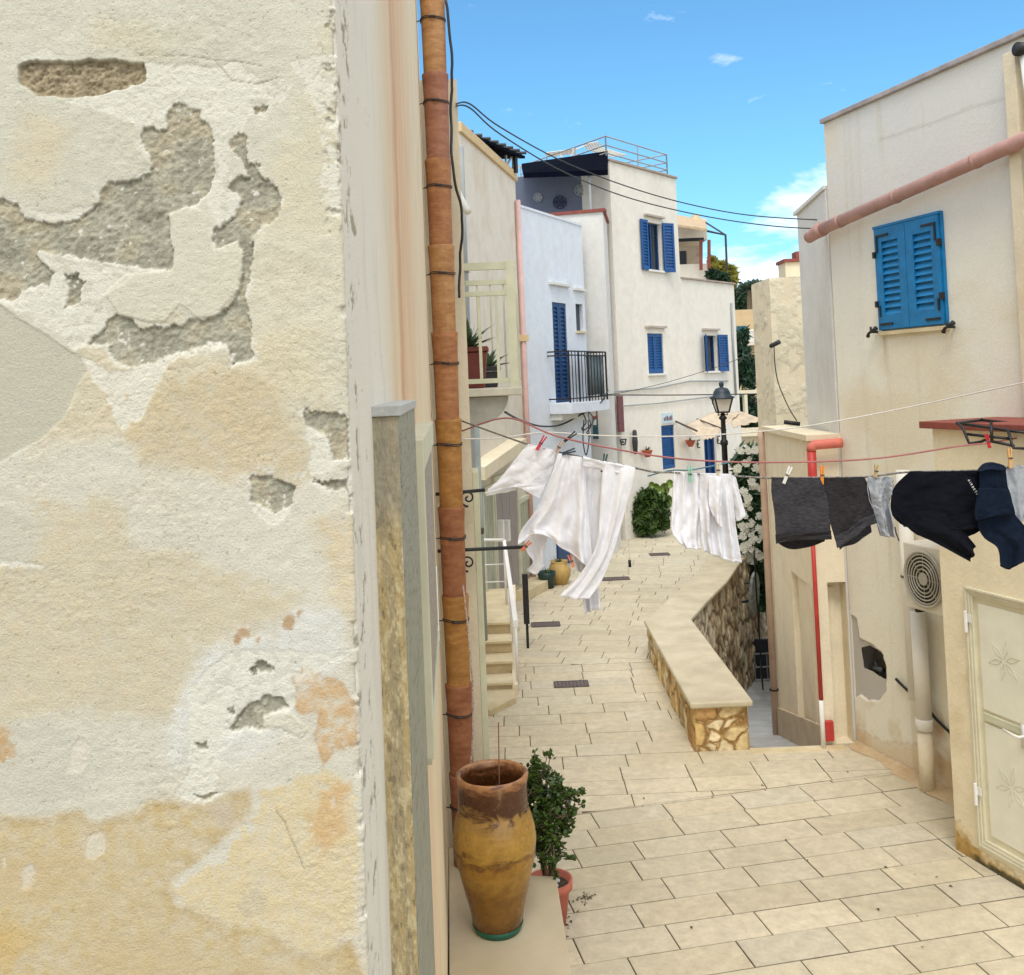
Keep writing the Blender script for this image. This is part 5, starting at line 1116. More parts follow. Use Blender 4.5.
# black post
b=G(528,648); tp=P(525.5,574,b[1]); t=root('black_post',b,'short black square metal post standing on the paving by the stairs','post')
bevel(MB().box(b[0]-.045,b[0]+.04,b[1]-.04,b[1]+.04,.35,tp[2]).out('post_sleeve',M['black'],t),.005); MB().box(b[0]-.02,b[0]+.02,b[1]-.02,b[1]+.02,0,.35).out('post_foot',M['black'],t)
# step of the white house, pots
q=[G(530,601),G(547,592),G(549.5,577),G(536,577)]; xx0,xx1=-.35,.5
tag(bevel(MB().prism([(-.3,17.7),(.12,17.75),(.5,18.6),(.5,19.0),(-.0,19.0)],0,.17).out('stone_step',M['stonecream']),.008),'wide cream stone step at the far doorway beneath the hanging shirt','step')
def pot(x,y,prof,mt,lab,leafn=0,lm=None,name='flower_pot',cat='pot',z=0.,grp=None,L_=.25):
    t=root(name,(x,y,z),lab,cat,grp); MB().lathe((x,y,z),prof,28).out('pot',mt,t,True)
    if leafn: spiky('leaves',(x,y,z+prof[-1][1]),leafn,L_,lm or agave,None,None,t,w=.02)
    return t
g=G(547,588); pot(g[0],g[1],[(.001,0),(.13,0),(.15,.2),(.18,.3),(.16,.3),(.12,.2),(.001,.25)],mat('dark_green_pot',(30,58,54),.5),'dark green tub with a few leaves beside the ochre pot near the white house',14)
g=G(560,584); pot(g[0],g[1],[(.001,0),(.13,0),(.2,.14),(.22,.26),(.17,.38),(.15,.4),(.17,.44),(.13,.42),(.001,.38)],mat('ochre_pot',(196,162,96),.6,var=.12,scale=8),'round ochre earthen pot with dark leaves beside the dark green tub',16,name='earthen_pot')
# ---------------- white house
w0=(.20,19.12); w1=(1.64,21.95); zw=P(586,226,21.9)[2]
rt=root('white_house',(w0[0],w0[1],0),'plain bluish white house with a tall blue louvred balcony door','house')
WW=Wall(w0,w1,1)
if WW.n.x<0: WW.n=-WW.n
WH=[w0,w1,(-3,24),(-5,21)]
dr=WW.rect(554,303,568,401); wn=WW.rect(576,304,583,331)
hl=[(dr[0],dr[1],dr[2]-.06,dr[3]),wn]
gd=(WW.hit(556.,540)[0],WW.hit(564,540)[0],.15,2.15)
block(WH,0,zw,{0:(hl,.12)}).out('wall',M['whitew'],rt)
m=MB(); WW.box(m,0,WW.L,zw+.001,zw+.05,-.3,.02); m.out('roof_edge',M['whitew'],rt)
am=(dr[0]+dr[1])/2
for a,b in ((dr[0]+.005,am-.004),(am+.004,dr[1]-.005)): louvre_leaf(WW,a,b,dr[2]-.05,dr[3]-.01,-.05,M['navyblue'],rt,slats=22,rail=.07)
m=MB(); WW.box(m,dr[0]-.12,dr[1]+.15,dr[3]+.35,dr[3]+.4,0,.08); m.out('door_hood',M['greyw'],rt)
m=MB(); WW.box(m,wn[0]-.1,wn[1]+.1,wn[3]+.28,wn[3]+.33,0,.08); m.out('window_hood',M['greyw'],rt)
m=MB(); WW.box(m,wn[0]+.0,wn[1],wn[2],wn[3],-.1,-.08); wo=m.out('window',M['glass'],rt); m=MB(); WW.box(m,wn[0]-.05,wn[1]+.05,wn[2]-.05,wn[2]-.003,0,.06); m.out('window_sill',M['stonecream'],rt)
m=MB(); WW.box(m,gd[0],gd[1]+.3,.1,2.1,.0,.04); m.out('blue_door',M['navyblue'],rt)
# its balcony
rt=root('black_balcony',WW.pt(dr[0],dr[2],0),'small balcony with black iron railing and dark drape before the tall blue door','balcony')
ba0=WW.hit(551,405)[0]; ba1=WW.hit(597,408)[0]; bd=.5; ba1=min(ba1,WW.L-.05)
zf2=dr[2]-.03
x0_=P(550,405,20.3);x1_=P(603,402,21.7)
m=MB(); WW.box(m,ba0-.1,ba1,zf2-.22,zf2,0,bd); bevel(m.out('floor_slab',M['whitew'],rt),.01)
m=MB(); WW.box(m,ba0-.05,ba1-.2,zf2-.34,zf2-.222,0,bd*.5); m.out('slab_bracket',M['greyw'],rt)
m=MB()
for z in (zf2+.08,zf2+.95,zf2+1.03):
    m.tube([WW.pt(ba0-.07,z,0),WW.pt(ba0-.07,z,bd-.04),WW.pt(ba1-.03,z,bd-.04),WW.pt(ba1-.03,z,0)],.016,6)
m.out('hand_rail',M['black'],rt)
for i in range(13):
    a=ba0-.07+(ba1-ba0+.04)*i/12; r_=.011 if i not in (0,3,6,12) else .022
    MB().tube([WW.pt(a,zf2,bd-.04),WW.pt(a,zf2+1.03,bd-.04)],r_,6).out('baluster',M['black'],rt)
m=MB(); na=14; vs=[];fs=[]; aL=ba0+(ba1-ba0)*.48; aR=ba1-.05
for i in range(na+1):
    a=aL+(aR-aL)*i/na; o_=bd-.08+.02*math.sin(i*2.1)
    vs+=[WW.pt(a,zf2+.12,o_),WW.pt(a,zf2+.93,o_)]
for i in range(na): fs.append((2*i,2*i+2,2*i+3,2*i+1))
o=mk('balcony_screen',vs,fs,mat('grey_reed',(122,136,140),.8,var=.2,scale=8,stretch=(8,8,1),col2=(80,92,98)),rt,True); sd_=o.modifiers.new('t','SOLIDIFY'); sd_.thickness=.01
# ---------------- terrace house
t0=(.95,22.5); t1=(2.14,22.15); t2=(2.40,23.9)
zt_=P(590,214,22.4)[2]
TH=[t0,t1,t2,(.9,24.4)]
rt=root('terrace_house',(t1[0],t1[1],0),'pale grey narrow house with a red edged roof terrace between two white houses','house')
block(TH,0,zt_,{}).out('wall',M['greyw'],rt)
T1=Wall(t0,t1,1); 
if T1.n.y>0:T1.n=-T1.n
T2=Wall(t1,t2,1)
if T2.n.x<0:T2.n=-T2.n
m=MB(); T1.box(m,-1,T1.L+.06,zt_+.002,zt_+.07,-.15,.05); T2.box(m,.001,T2.L,zt_+.0025,zt_+.0705,-.12,.055); m.out('parapet_coping',M['rust'],rt)
# tile picture on its wall
q=P(595,424,22.2)
t=root('tile_panel',(q[0],q[1],q[2]),'small vertical panel with blue and red marks on the grey house by the balcony','tile panel')
a,z=T1.hit(595.5,424); m=MB(); T1.box(m,a-.06,a+.06,z-.33,z+.33,.0,.03); m.out('panel',mat('teal_tile',(56,104,118),.4,var=.3,scale=20),t)
m=MB(); T1.box(m,a-.05,a+.05,z+.12,z+.27,.031,.034); m.out('red_mark',mat('tile_red',(196,80,68),.4,var=.3,scale=20),t); m=MB(); T1.box(m,a-.05,a+.03,z-.02,z+.1,.031,.034); m.out('white_mark',M['white'],t)
# terrace: back wall, awning, pole
aw=root('terrace_awning',(1.0,24,zt_),'dark blue grey flat awning with thin posts over the roof terrace','awning')
e0=P(524,176,22.6);e1=P(602,161,22.6);e2=P(609,172,22.3)
zc=(e0[2]+e1[2])/2
m=MB(); p_=[(e0[0],22.9,P(524,178,22.9)[2]),(e2[0]-.02,22.35,P(610,175,22.35)[2]),(P(598,160,24.6)[0]+.25,24.6,P(598,160,24.6)[2]+.1),(e0[0],25.2,P(524,178,25.2)[2]+.25)]
m.hexa(p_+[(x,y,z+.12) for x,y,z in p_]); m.out('awning_sheet',mat('slate_sheet',(12,15,26),1.,var=.1,spec=.02),aw)
m=MB(); x_=P(590,190,22.6)[0]; m.box(x_-.025,x_+.025,22.6,22.65,zt_,P(590,170,22.6)[2]); m.out('post',M['greypipe'],aw)
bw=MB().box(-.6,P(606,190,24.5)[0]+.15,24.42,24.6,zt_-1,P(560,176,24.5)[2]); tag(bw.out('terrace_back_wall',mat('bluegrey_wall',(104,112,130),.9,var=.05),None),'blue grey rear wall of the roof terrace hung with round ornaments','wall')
for px,py,r in ((560,202,.16),(538,197,.1),(580,190,.13)):
    q=P(px,py,24.38); t=root('wall_ornament',q,{560:'dark round ornament in the middle of the terrace rear wall',538:'small faint ornament at the left of the terrace rear wall',580:'faint cross shaped ornament at the right of the terrace rear wall'}[px],'ornament','ornaments on the terrace wall')
    m=MB()
    for rr in (r,r*.6,r*.25): m.tube([(q[0]+rr*math.cos(a),24.4,q[2]+rr*math.sin(a)) for a in np.linspace(0,2*math.pi,17)],.014,5)
    for k_ in range(3): a=k_*math.pi/3; m.tube([(q[0]-r*math.cos(a),24.4,q[2]-r*math.sin(a)),(q[0]+r*math.cos(a),24.4,q[2]+r*math.sin(a))],.018,5)
    m.out('ring',mat('navy_metal',(44,56,84),.6) if px==560 else M['greypipe'],t)
# ---------------- far white house
f0=P(613,250,23.9)[:2]; dF=Vector((.80,1)).normalized()
f0=Vector(f0); 
FW=Wall(tuple(f0),tuple(f0+dF*8),1)
if FW.n.y>0: FW.n=-FW.n
aU=FW.hit(678,230)[0]; aE=FW.hit(736.5,340)[0]
zU=(FW.hit(616,163)[1]+FW.hit(676,179)[1])/2; zL=FW.hit(705,286)[1]
zLl=FW.hit(684,279)[1]
f1=f0+dF*aU; f2=f0+dF*aE; nb=-FW.n
rt=root('far_white_house',(f0.x,f0.y,0),'large off white house closing the street, with several blue shuttered windows','house')
U1=FW.rect(640,223,667,270); L1=FW.rect(648,333.5,663.5,373.5); L2=FW.rect(702,335.5,722.5,371); D1=FW.rect(662,425,675,469); D2=FW.rect(704.5,430,716.5,476); D2=(D2[0],D2[1],.35,D2[3])
def win_in(r,f0_,f1_): w=r[1]-r[0]; return (r[0]+w*f0_,r[0]+w*f1_,r[2],r[3])
U1h=win_in(U1,.25,.78); L2h=win_in(L2,.12,.72)
ZB=6.45
ZB=zLl
m=wall_mesh(FW,0,aE,0,ZB,[L1,L2h,D1,D2],.16); wall_mesh(FW,0,aU,ZB,zU,[U1h],.16,0,m)
bk=lambda a,w:(FW.pt(a,0,-w)[0],FW.pt(a,0,-w)[1])
def quad(m,a,b,z0,z1): m.add([(a[0],a[1],z0),(b[0],b[1],z0),(b[0],b[1],z1),(a[0],a[1],z1)],[(0,1,2,3)])
quad(m,bk(aE,0),bk(aE,5),0,ZB);quad(m,bk(0,0),bk(0,5),0,zU);quad(m,bk(aU,0),bk(aU,5),ZB,zU);quad(m,bk(0,5),bk(aE,5),0,ZB);quad(m,bk(0,5),bk(aU,5),ZB,zU)
m.add([(*bk(0,.002),zU-.001),(*bk(aU,.002),zU-.001),(*bk(aU,5),zU-.001),(*bk(0,5),zU-.001)],[(0,1,2,3)]);m.add([(*bk(aU,0),ZB-.001),(*bk(aE,0),ZB-.001),(*bk(aE,5),ZB-.001),(*bk(aU,5),ZB-.001)],[(0,1,2,3)])
m.out('wall',M['whitef'],rt)
m=MB(); FW.box(m,-.03,aU+.04,zU+.001,zU+.06,-5,.05); FW.box(m,aU+.042,aE+.04,ZB+.001,ZB+.05,-5,.05); bevel(m.out('roof_coping',mat('taupe_coping',(168,152,140),.8,var=.1),rt),.01)
def lintel(r,o=1): 
    m=MB(); FW.box(m,r[0]-.1,r[1]+.1,r[3]+.14,r[3]+.19,0,.09); m.out('window_hood',mat('hood_stone',(190,178,164),.8) if 'hood_stone' not in bpy.data.materials else bpy.data.materials['hood_stone'],rt)
    m=MB(); FW.box(m,r[0]-.06,r[1]+.06,r[2]-.05,r[2]-.003,0,.07); m.out('window_sill',M['white'],rt)
def wglass(r): 
    m=MB(); FW.box(m,r[0],r[1],r[2],r[3],-.15,-.13); w=m.out('window',M['glass'],rt); m=MB(); c=(r[0]+r[1])/2; FW.box(m,c-.03,c+.03,r[2]+.04,r[3]-.04,-.129,-.09);FW.box(m,r[0],r[0]+.05,r[2]+.04,r[3]-.04,-.129,-.09);FW.box(m,r[1]-.05,r[1],r[2]+.04,r[3]-.04,-.129,-.09);FW.box(m,r[0],r[1],r[3]-.04,r[3],-.129,-.09);FW.box(m,r[0],r[1],r[2],r[2]+.04,-.129,-.09); q=m.out('window_frame',M['navyblue'],w)
wglass(U1h); lintel(U1h); louvre_leaf(FW,U1[0],U1h[0]-.01,U1[2]-.03,U1[3]+.03,.03,M['blue'],rt,slats=14); louvre_leaf(FW,U1h[1]+.01,U1h[1]+.38,U1[2]-.03,U1[3]+.03,.04,M['blue'],rt,slats=14,ang=.35)
lintel(L1); c=(L1[0]+L1[1])/2
for a,b in ((L1[0]+.01,c-.004),(c+.004,L1[1]-.01)): louvre_leaf(FW,a,b,L1[2]+.01,L1[3]-.01,-.06,M['blue'],rt,slats=12)
wglass(L2h); lintel(L2h); louvre_leaf(FW,L2[0]-.1,L2h[0]-.005,L2[2]-.02,L2[3]+.02,.04,M['blue'],rt,slats=12,ang=.5,hinge=L2h[0]); louvre_leaf(FW,L2h[1]+.01,L2h[1]+.42,L2[2]-.02,L2[3]+.02,.04,M['blue'],rt,slats=12,ang=.2)
louvre_leaf(FW,D1[0]+.01,D1[1]-.01,D1[2]+.01,D1[3]-.01,-.06,M['blue'],rt,slats=16,rail=.05)
m=MB(); FW.box(m,D2[0],D2[1],D2[2],D2[3],-.14,-.12); FW.box(m,D2[0],D2[0]+.07,D2[2],D2[3],-.12,-.06);FW.box(m,(D2[0]+D2[1])/2-.03,(D2[0]+D2[1])/2+.03,D2[2],D2[3],-.12,-.07);FW.box(m,D2[1]-.07,D2[1],D2[2],D2[3],-.12,-.06);m.out('blue_door',M['navyblue'],rt)
m=MB(); r=FW.rect(617,396,622,432); FW.box(m,r[0],r[1],r[2],r[3],0,.05); m.out('red_shutter',mat('maroon_shutter',(120,70,72),.6,var=.2,scale=20),rt)
# thin conduits
for nm,pts,w in (('conduit',[(611,392),(655,388),(690,381),(728,381)],.02),('conduit',[(622,406),(660,403),(716,396)],.015),('conduit',[(731.5,303),(733,340),(736,395)],.03)):
    m=MB(); m.tube([FW.pt(FW.hit(x,y,.04)[0],FW.hit(x,y,.04)[1],.04) for x,y in pts],w,6); m.out(nm,M['greypipe'],rt,True)
# lettered tile, lamps, wall pots
a,z=FW.hit(667,418); t=root('house_tile',FW.pt(a,z,0),'small painted tile sign above the louvred blue shutter at street level','tile sign'); m=MB(); FW.box(m,a-.27,a+.27,z-.13,z+.13,0,.03); m.out('tile',mat('tile_ground',(196,214,222),.3,var=.05),t)
for k_,c_ in enumerate(((90,100,120),(150,90,80),(70,90,130),(170,110,90),(80,80,90),(120,110,120))): 
    m=MB(); FW.box(m,a-.22+k_*.075,a-.16+k_*.075,z-.07+.01*(k_%2),z+.02+.02*(k_%3),.0305,.033); m.out('painted_mark',mat('mark%d'%k_,c_,.4),t)
tm=M['terra']
for px,py,lab in ((647,451,'terracotta wall pot with a green sprig left of the louvred blue shutter'),(690,441,'small dry wall pot under the canvas shade near the blue door')):
    a,z=FW.hit(px,py,.15); b=FW.pt(a,z,.16); t=root('wall_pot',b,lab,'wall pot'); MB().lathe(b,[(.001,-.15),(.06,-.15),(.13,.0),(.14,.02),(.12,.02),(.001,-.02)],16).out('pot',tm,t,True); spiky('leaves',(b[0],b[1],b[2]),10 if px==647 else 5,.22,agave,None,None,t,w=.02)
for px,py,lab in ((625,442,'white wire wall lamp near the left corner of the far white house'),(700,444,'small dark bracket lamp left of the far blue door'),(720,440,'small dark bracket lamp right of the far blue door')):
    a,z=FW.hit(px,py,.1); m=MB()
    if px==625: pts=[(a-.13,z+.06),(a+.13,z+.06),(a+.08,z-.06),(a-.08,z-.06),(a-.13,z+.06)]; m.tube([FW.pt(p,q,.05) for p,q in pts],.02,5)
    else: pts=[(a+.07,z+.1),(a-.05,z+.1),(a-.07,z-.08),(a+.05,z-.1)]; m.tube([FW.pt(p,q,.06) for p,q in pts],.022,5)
    m.tube([FW.pt(a,z,0),FW.pt(a,z,.07)],.02,5); tag(m.out('wall_lamp',M['grate'] if px!=625 else M['cable'],None,True),lab,'lamp','small lamps on the far white house')
a,z=FW.hit(635,442,.1); tag(MB().lathe(FW.pt(a,z,.1),[(.001,-.3),(.05,-.27),(.07,0),(.05,.27),(.001,.3)],10).out('hanging_fish_trap',M['cable'],None,True),'narrow dark hanging ornament on the far white house near the wire lamp','ornament')
# roof rail and antenna frame
rr=root('roof_railing',(f0.x,f0.y,zU),'thin grey metal railing round the flat roof of the far white house','railing')
m=MB(); zr0=zU+.06; c0=Vector(FW.pt(.05,0,-.1)[:2]); hgt=.95
back=c0+nb*4.5; lft=Vector(P(520,158,27)[:2]); frt=Vector(FW.pt(aU-.25,0,-.1)[:2])
topz=P(608,136,c0.y)[2]; hgt=topz-zr0
segs=[(lft,c0),(c0,frt),(frt,frt+nb*3)]
for a,b in segs:
    for f in (1.,.62,.28): m.tube([(a.x,a.y,zr0+hgt*f),(b.x,b.y,zr0+hgt*f)],.018,6)
m.out('rail',M['greypipe'],rr)
for a,b in segs:
    n=max(2,int((b-a).length/1.1))
    for i in range(n+1): p=a+(b-a)*i/n; MB().tube([(p.x,p.y,zr0-.3 if p.x<c0.x-.05 else zr0),(p.x,p.y,zr0+hgt)],.02,6).out('rail_post',M['greypipe'],rr)
an=root('roof_antenna',P(575,155,25.5),'flat white wire mesh frames lying on the roof behind the railing','antenna')
m=MB()
def mesh_panel(c,n_):
    for i in range(n_+1):
        f=i/n_; a=Vector(P(*c[0]))*(1-f)+Vector(P(*c[1]))*f; b=Vector(P(*c[3]))*(1-f)+Vector(P(*c[2]))*f; m.tube([a,b],.012,4)
        a=Vector(P(*c[0]))*(1-f)+Vector(P(*c[3]))*f; b=Vector(P(*c[1]))*(1-f)+Vector(P(*c[2]))*f; m.tube([a,b],.012,4)
mesh_panel([(545,153,25.5),(574,149,25.5),(576,153,26.4),(548,157,26.4)],7); mesh_panel([(584,144,25),(598,142,25),(603,148,25.6),(588,150,25.6)],6); mesh_panel([(590,150,25),(603,148,25),(626,155,25),(612,157,25)],6)
for p,q in (((574,150),(568,163)),((592,148),(596,160)),((575,150),(590,144)),((560,155),(566,162)),((603,157),(600,165)),((610,156),(600,150))): m.tube([P(p[0],p[1],25.3),P(q[0],q[1],25.3)],.018,5)
m.out('wire_mesh',M['pvc'],an)
# canvas shade sail
sa=root('shade_sail',P(710,425,25),'cream canvas shade sail stretched over the doorway of the far white house','shade sail')
def sail(c,sag,n_=12):
    vs=[];fs=[]
    for i in range(n_+1):
        for j in range(n_+1):
            u=i/n_;v=j/n_; p=[0,0,0]
            A_,B_,C_,D_=[Vector(P(*t)) for t in c]; q=A_*(1-u)*(1-v)+B_*u*(1-v)+C_*u*v+D_*(1-u)*v; q.z-=sag*math.sin(math.pi*u)*math.sin(math.pi*v)+.02*math.sin(u*19)*v; vs.append(q)
    for i in range(n_):
        for j in range(n_): k_=i*(n_+1)+j; fs.append((k_,k_+n_+1,k_+n_+2,k_+1))
    return vs,fs
cv=mat('cream_canvas',(232,216,192),.9,var=.08,scale=3,trans=.3)
v,f=sail([(684,426,25.8),(712,413,26.4),(740,412,26.0),(724,428,25.2)],.12); o=mk('canvas',v,f,cv,sa,True); o.modifiers.new('t','SOLIDIFY').thickness=.012
v,f=sail([(684,426,25.8),(724,428,25.2),(714,438,25.0),(703,440,25.0)],.05); o=mk('canvas_flap',v,f,cv,sa,True); o.modifiers.new('t','SOLIDIFY').thickness=.012
v,f=sail([(728,415,26.2),(739,411,26.4),(764,420,24.5),(733,428,25)],.05); o=mk('canvas',v,f,cv,sa,True); o.modifiers.new('t','SOLIDIFY').thickness=.012
MB().tube([P(675,421,26),P(697,431,24.9)],.025,6).tube([P(697,419,26.2),P(726,430,25)],.02,6).out('boom',M['grate'],sa,True)
# ---------------- street lamp
lb=G(726,520,.0); yl=19.2; xl_=P(725.5,470,yl)[0]
rt=root('street_lamp',(xl_,yl,0),'black iron street lamp with a four sided white glass lantern before the far house','street lamp')
zt_=P(723.5,417,yl)[2]
MB().lathe((xl_,yl,0),[(.001,0),(.16,0),(.16,.08),(.11,.12),(.12,.6),(.07,.7),(.06,1.1),(.055,zt_-.55),(.075,zt_-.52),(.075,zt_-.46),(.05,zt_-.43),(.045,zt_-.06),(.075,zt_-.03),(.075,zt_),(.04,zt_+.03),(.03,zt_+.12),(.001,zt_+.12)],20).out('post',M['black'],rt,True)
zg0=P(723,412,yl)[2]; zg1=P(723,398,yl)[2]
lw0,lw1=.10,.165
for nm,shrink,mt in (('lantern_glass',.0,mat('milky_glass',(232,226,214),.25,var=.03)),):
    m=MB(); m.hexa([(xl_-lw0,yl-lw0,zg0),(xl_+lw0,yl-lw0,zg0),(xl_+lw0,yl+lw0,zg0),(xl_-lw0,yl+lw0,zg0),(xl_-lw1,yl-lw1,zg1),(xl_+lw1,yl-lw1,zg1),(xl_+lw1,yl+lw1,zg1),(xl_-lw1,yl+lw1,zg1)]); m.out(nm,mt,rt)
m=MB()
for sx in (-1,1):
    for sy in (-1,1): m.tube([(xl_+sx*lw0,yl+sy*lw0,zg0),(xl_+sx*lw1,yl+sy*lw1,zg1)],.018,6)
for (w,z) in ((lw0,zg0),(lw1,zg1)):
    m.tube([(xl_-w,yl-w,z),(xl_+w,yl-w,z),(xl_+w,yl+w,z),(xl_-w,yl+w,z),(xl_-w,yl-w,z)],.02,6)
for s in (-1,1): m.tube([(xl_+s*lw0*.8,yl,zg0),(xl_+s*.09,yl,zg0-.06),(xl_+s*.03,yl,zt_+.05)],.014,6)
m.tube([(xl_-.2,yl-.16,zg1),(xl_-.22,yl-.16,zg1-.1)],.012,5)
m.out('lantern_frame',M['black'],rt)
MB().lathe((xl_,yl,zg1),[(.235,-.01),(.235,.02),(.17,.05),(.16,.11),(.12,.18),(.06,.2),(.03,.21),(.045,.24),(.05,.28),(.03,.31),(.001,.32)],4 if False else 20).out('lantern_cap',mat('cap_slate',(44,58,70),.5,var=.1),rt,True)
# ---------------- vegetation
def foliage(name,blobs,n,size,mt,parent=None,seed=1,elong=1.6):
    r=np.random.default_rng(seed); vs=[];fs=[]; tot=sum(b[3]*b[4]*b[5] for b in blobs)
    for b in blobs:
        k_=int(n*b[3]*b[4]*b[5]/tot)
        # sub clumps give an uneven outline
        nc=max(3,int(k_/45)); cd=r.normal(size=(nc,3)); cd/=np.linalg.norm(cd,axis=1)[:,None]; cr=r.uniform(.55,1.0,nc)[:,None]; cc_=cd*cr
        ci=r.integers(0,nc,k_); p=cc_[ci]+r.normal(scale=.17,size=(k_,3)); 
        P_=p*np.array(b[3:6])+np.array(b[:3])
        d=r.normal(size=(k_,3)); d/=np.linalg.norm(d,axis=1)[:,None]; e=r.normal(size=(k_,3)); e-= (e*d).sum(1)[:,None]*d; e/=np.linalg.norm(e,axis=1)[:,None]; s=size*r.uniform(.6,1.3,k_)[:,None]
        a=P_-d*s*elong; c=P_+d*s*elong; l=P_+e*s*.5; q=P_-e*s*.5; base=len(vs)
        vs+=np.stack([a,l,c,q],1).reshape(-1,3).tolist(); fs+=[(base+4*i,base+4*i+1,base+4*i+2,base+4*i+3) for i in range(k_)]
    return mk(name,vs,fs,mt,parent)
def shrub(name,loc,blobs,n,size,mt,lab,cat,seed,trunk=True,group=None,elong=1.6):
    t=root(name,loc,lab,cat,group); foliage('crown',blobs,n,size,mt,t,seed,elong)
    if trunk:
        m=MB(); rr=random.Random(seed)
        for b in blobs: m.tube([loc,((loc[0]+b[0])/2+rr.uniform(-.05,.05),(loc[1]+b[1])/2,(loc[2]+b[2])/2),(b[0],b[1],b[2]),(b[0]+b[3]*.4,b[1],b[2]+b[5]*.6)],[.04,.03,.02,.006],6)
        m.out('trunk',bpy.data.materials.get('shrub_bark') or mat('shrub_bark',(110,96,78),.9,var=.2,scale=20),t,True)
    return t
gl=leafmat('bush_leaf',(78,104,38),(36,62,24),.5,7.,.15); gd_=leafmat('dark_leaf',(52,84,56),(22,48,32),.5,5.,.1); gy=leafmat('yellow_leaf',(176,164,74),(120,124,50),.6,4.,.2)
g=G(650,525); Y_=g[1]-.6
def W3(x,y,d): return P(x,y,d)
bl=lambda x,y,d,rx,rz_,ry=None:(*P(x,y,d),rx*d/1000,(ry or rx)*d/1000,rz_*d/1000)
shrub('green_bush',(P(648,520,24.4)[0],24.4,0),[bl(636,511,24.4,10,16),bl(650,511,24.4,14,18),bl(645,500,24.5,12,10),bl(661,510,24.3,8,18),bl(631,519,24.3,7,10),bl(640,524,24.2,10,9),bl(655,525,24.2,12,9)],8500,.06,gl,'dense leafy green bush on the street between the two groups of white laundry','bush',3)
t=root('prickly_pear',(P(668,515,24.75)[0],24.75,0),'round leaved cactus rising behind the dense green bush','cactus'); m=MB()
for (x,y,r) in ((656,489,.14),(665,489,.15),(661,500,.16),(668,501,.15),(652,485,.08),(670,484,.11)):
    q=P(x,y,24.75); m.add([(q[0]+r*.8*math.cos(a),q[1]+.03*math.cos(2*a),q[2]+r*math.sin(a)) for a in np.linspace(0,2*math.pi,17)[:-1]]+[(q[0]+r*.8*math.cos(a),q[1]+.07,q[2]+r*math.sin(a)) for a in np.linspace(0,2*math.pi,17)[:-1]],[tuple(range(16)),tuple(range(31,15,-1))]+[(i,(i+1)%16,16+(i+1)%16,16+i) for i in range(16)])
m.out('pads',leafmat('cactus_pad',(128,150,64),(96,120,48),.5,8.,.0),t,True); MB().tube([P(664,530,24.75),P(664,505,24.75),P(666,486,24.75)],.03,6).out('stem',bpy.data.materials['shrub_bark'],t)
g=G(633,533); pot(g[0],g[1],[(.001,0),(.09,0),(.13,.2),(.14,.24),(.12,.24),(.001,.2)],mat('mossy_pot',(150,140,92),.8),'small mossy pot at the foot of the green bush',10,L_=.12)
# oleander
ol=leafmat('oleander_leaf',(70,104,66),(30,62,38),.45,9.,.12)
yo=19.0
t=shrub('oleander',(P(752,640,yo)[0],yo,-1.9),[bl(746,470,yo,13,22),bl(757,500,yo,14,30),bl(750,540,yo-.4,14,34),bl(760,590,yo-.2,10,25),bl(757,455,yo,10,16),bl(742,500,yo,14,22),bl(735,490,yo+.3,10,20)],9000,.05,ol,'tall flowering oleander full of white blossom clusters beside the low beige house','oleander',8,elong=2.2)
fm=mat('white_petal',(238,238,228),.6,var=.05,trans=.2)
rr=random.Random(5)
fl=[(741,451),(749,452),(756,450),(746,463),(758,468),(747,505),(743,527),(751,524),(742,536),(748,532),(753,541),(759,528),(746,545),(742,549),(755,552),(751,560),(759,556),(748,500),(765,508),(760,515),(744,492),(757,486),(743,515),(750,548),(745,558),(752,482),(738,470),(763,535)]
for (x,y) in fl:
    q=Vector(P(x,y,yo-.75+rr.uniform(-.1,.1))); m=MB()
    for k_ in range(rr.randint(8,13)):
        c=q+Vector((rr.gauss(0,.032),rr.gauss(0,.03),rr.gauss(0,.03)))
        for p_ in range(5):
            a=p_*1.257+rr.random()*.4; m.add([c,c+Vector((math.cos(a-.5)*.042,-.012,math.sin(a-.5)*.042)),c+Vector((math.cos(a)*.052,-.004,math.sin(a)*.052)),c+Vector((math.cos(a+.5)*.042,-.012,math.sin(a+.5)*.042))],[(0,1,2,3)])
    m.out('blossom',fm,t)
# railing, mirror pole brackets and gate beyond the retaining wall
gt=root('iron_gate',P(764,660,17.6),'grey iron gate and railing at the bottom of the ramp','gate'); m=MB()
xg0=P(754,650,17.6)[0]; xg1=P(775,650,17.6)[0]+.5; zg0=P(764,682,17.6)[2]; zg1=P(764,652,17.6)[2]
for z in (zg0+.03,zg1-.03,zg0+(zg1-zg0)*.5): m.tube([(xg0,17.6,z),(xg1,17.6,z)],.015,6)
m.out('gate_rail',mat('galvanised',(120,126,126),.5,.3),gt)
for i in range(9): x=xg0+(xg1-xg0)*i/8; MB().tube([(x,17.6,zg0),(x,17.6,zg1)],.013,6).out('gate_bar',bpy.data.materials['galvanised'],gt)
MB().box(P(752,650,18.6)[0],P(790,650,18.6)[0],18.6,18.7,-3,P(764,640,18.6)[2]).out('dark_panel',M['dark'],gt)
sg=root('round_mirror',P(752,590,17.4),'tilted grey traffic mirror fixed on iron brackets to the retaining wall','mirror'); q=Vector(P(753,593,17.3)); m=MB()
n_=20; ax=Vector((.25,.1,-.97)); u=Vector((.9,-.3,.2)).normalized(); 
el=[q+Vector((.10*math.cos(a)+.03*math.sin(a),.12*math.cos(a),.36*math.sin(a))) for a in np.linspace(0,2*math.pi,n_+1)[:-1]]
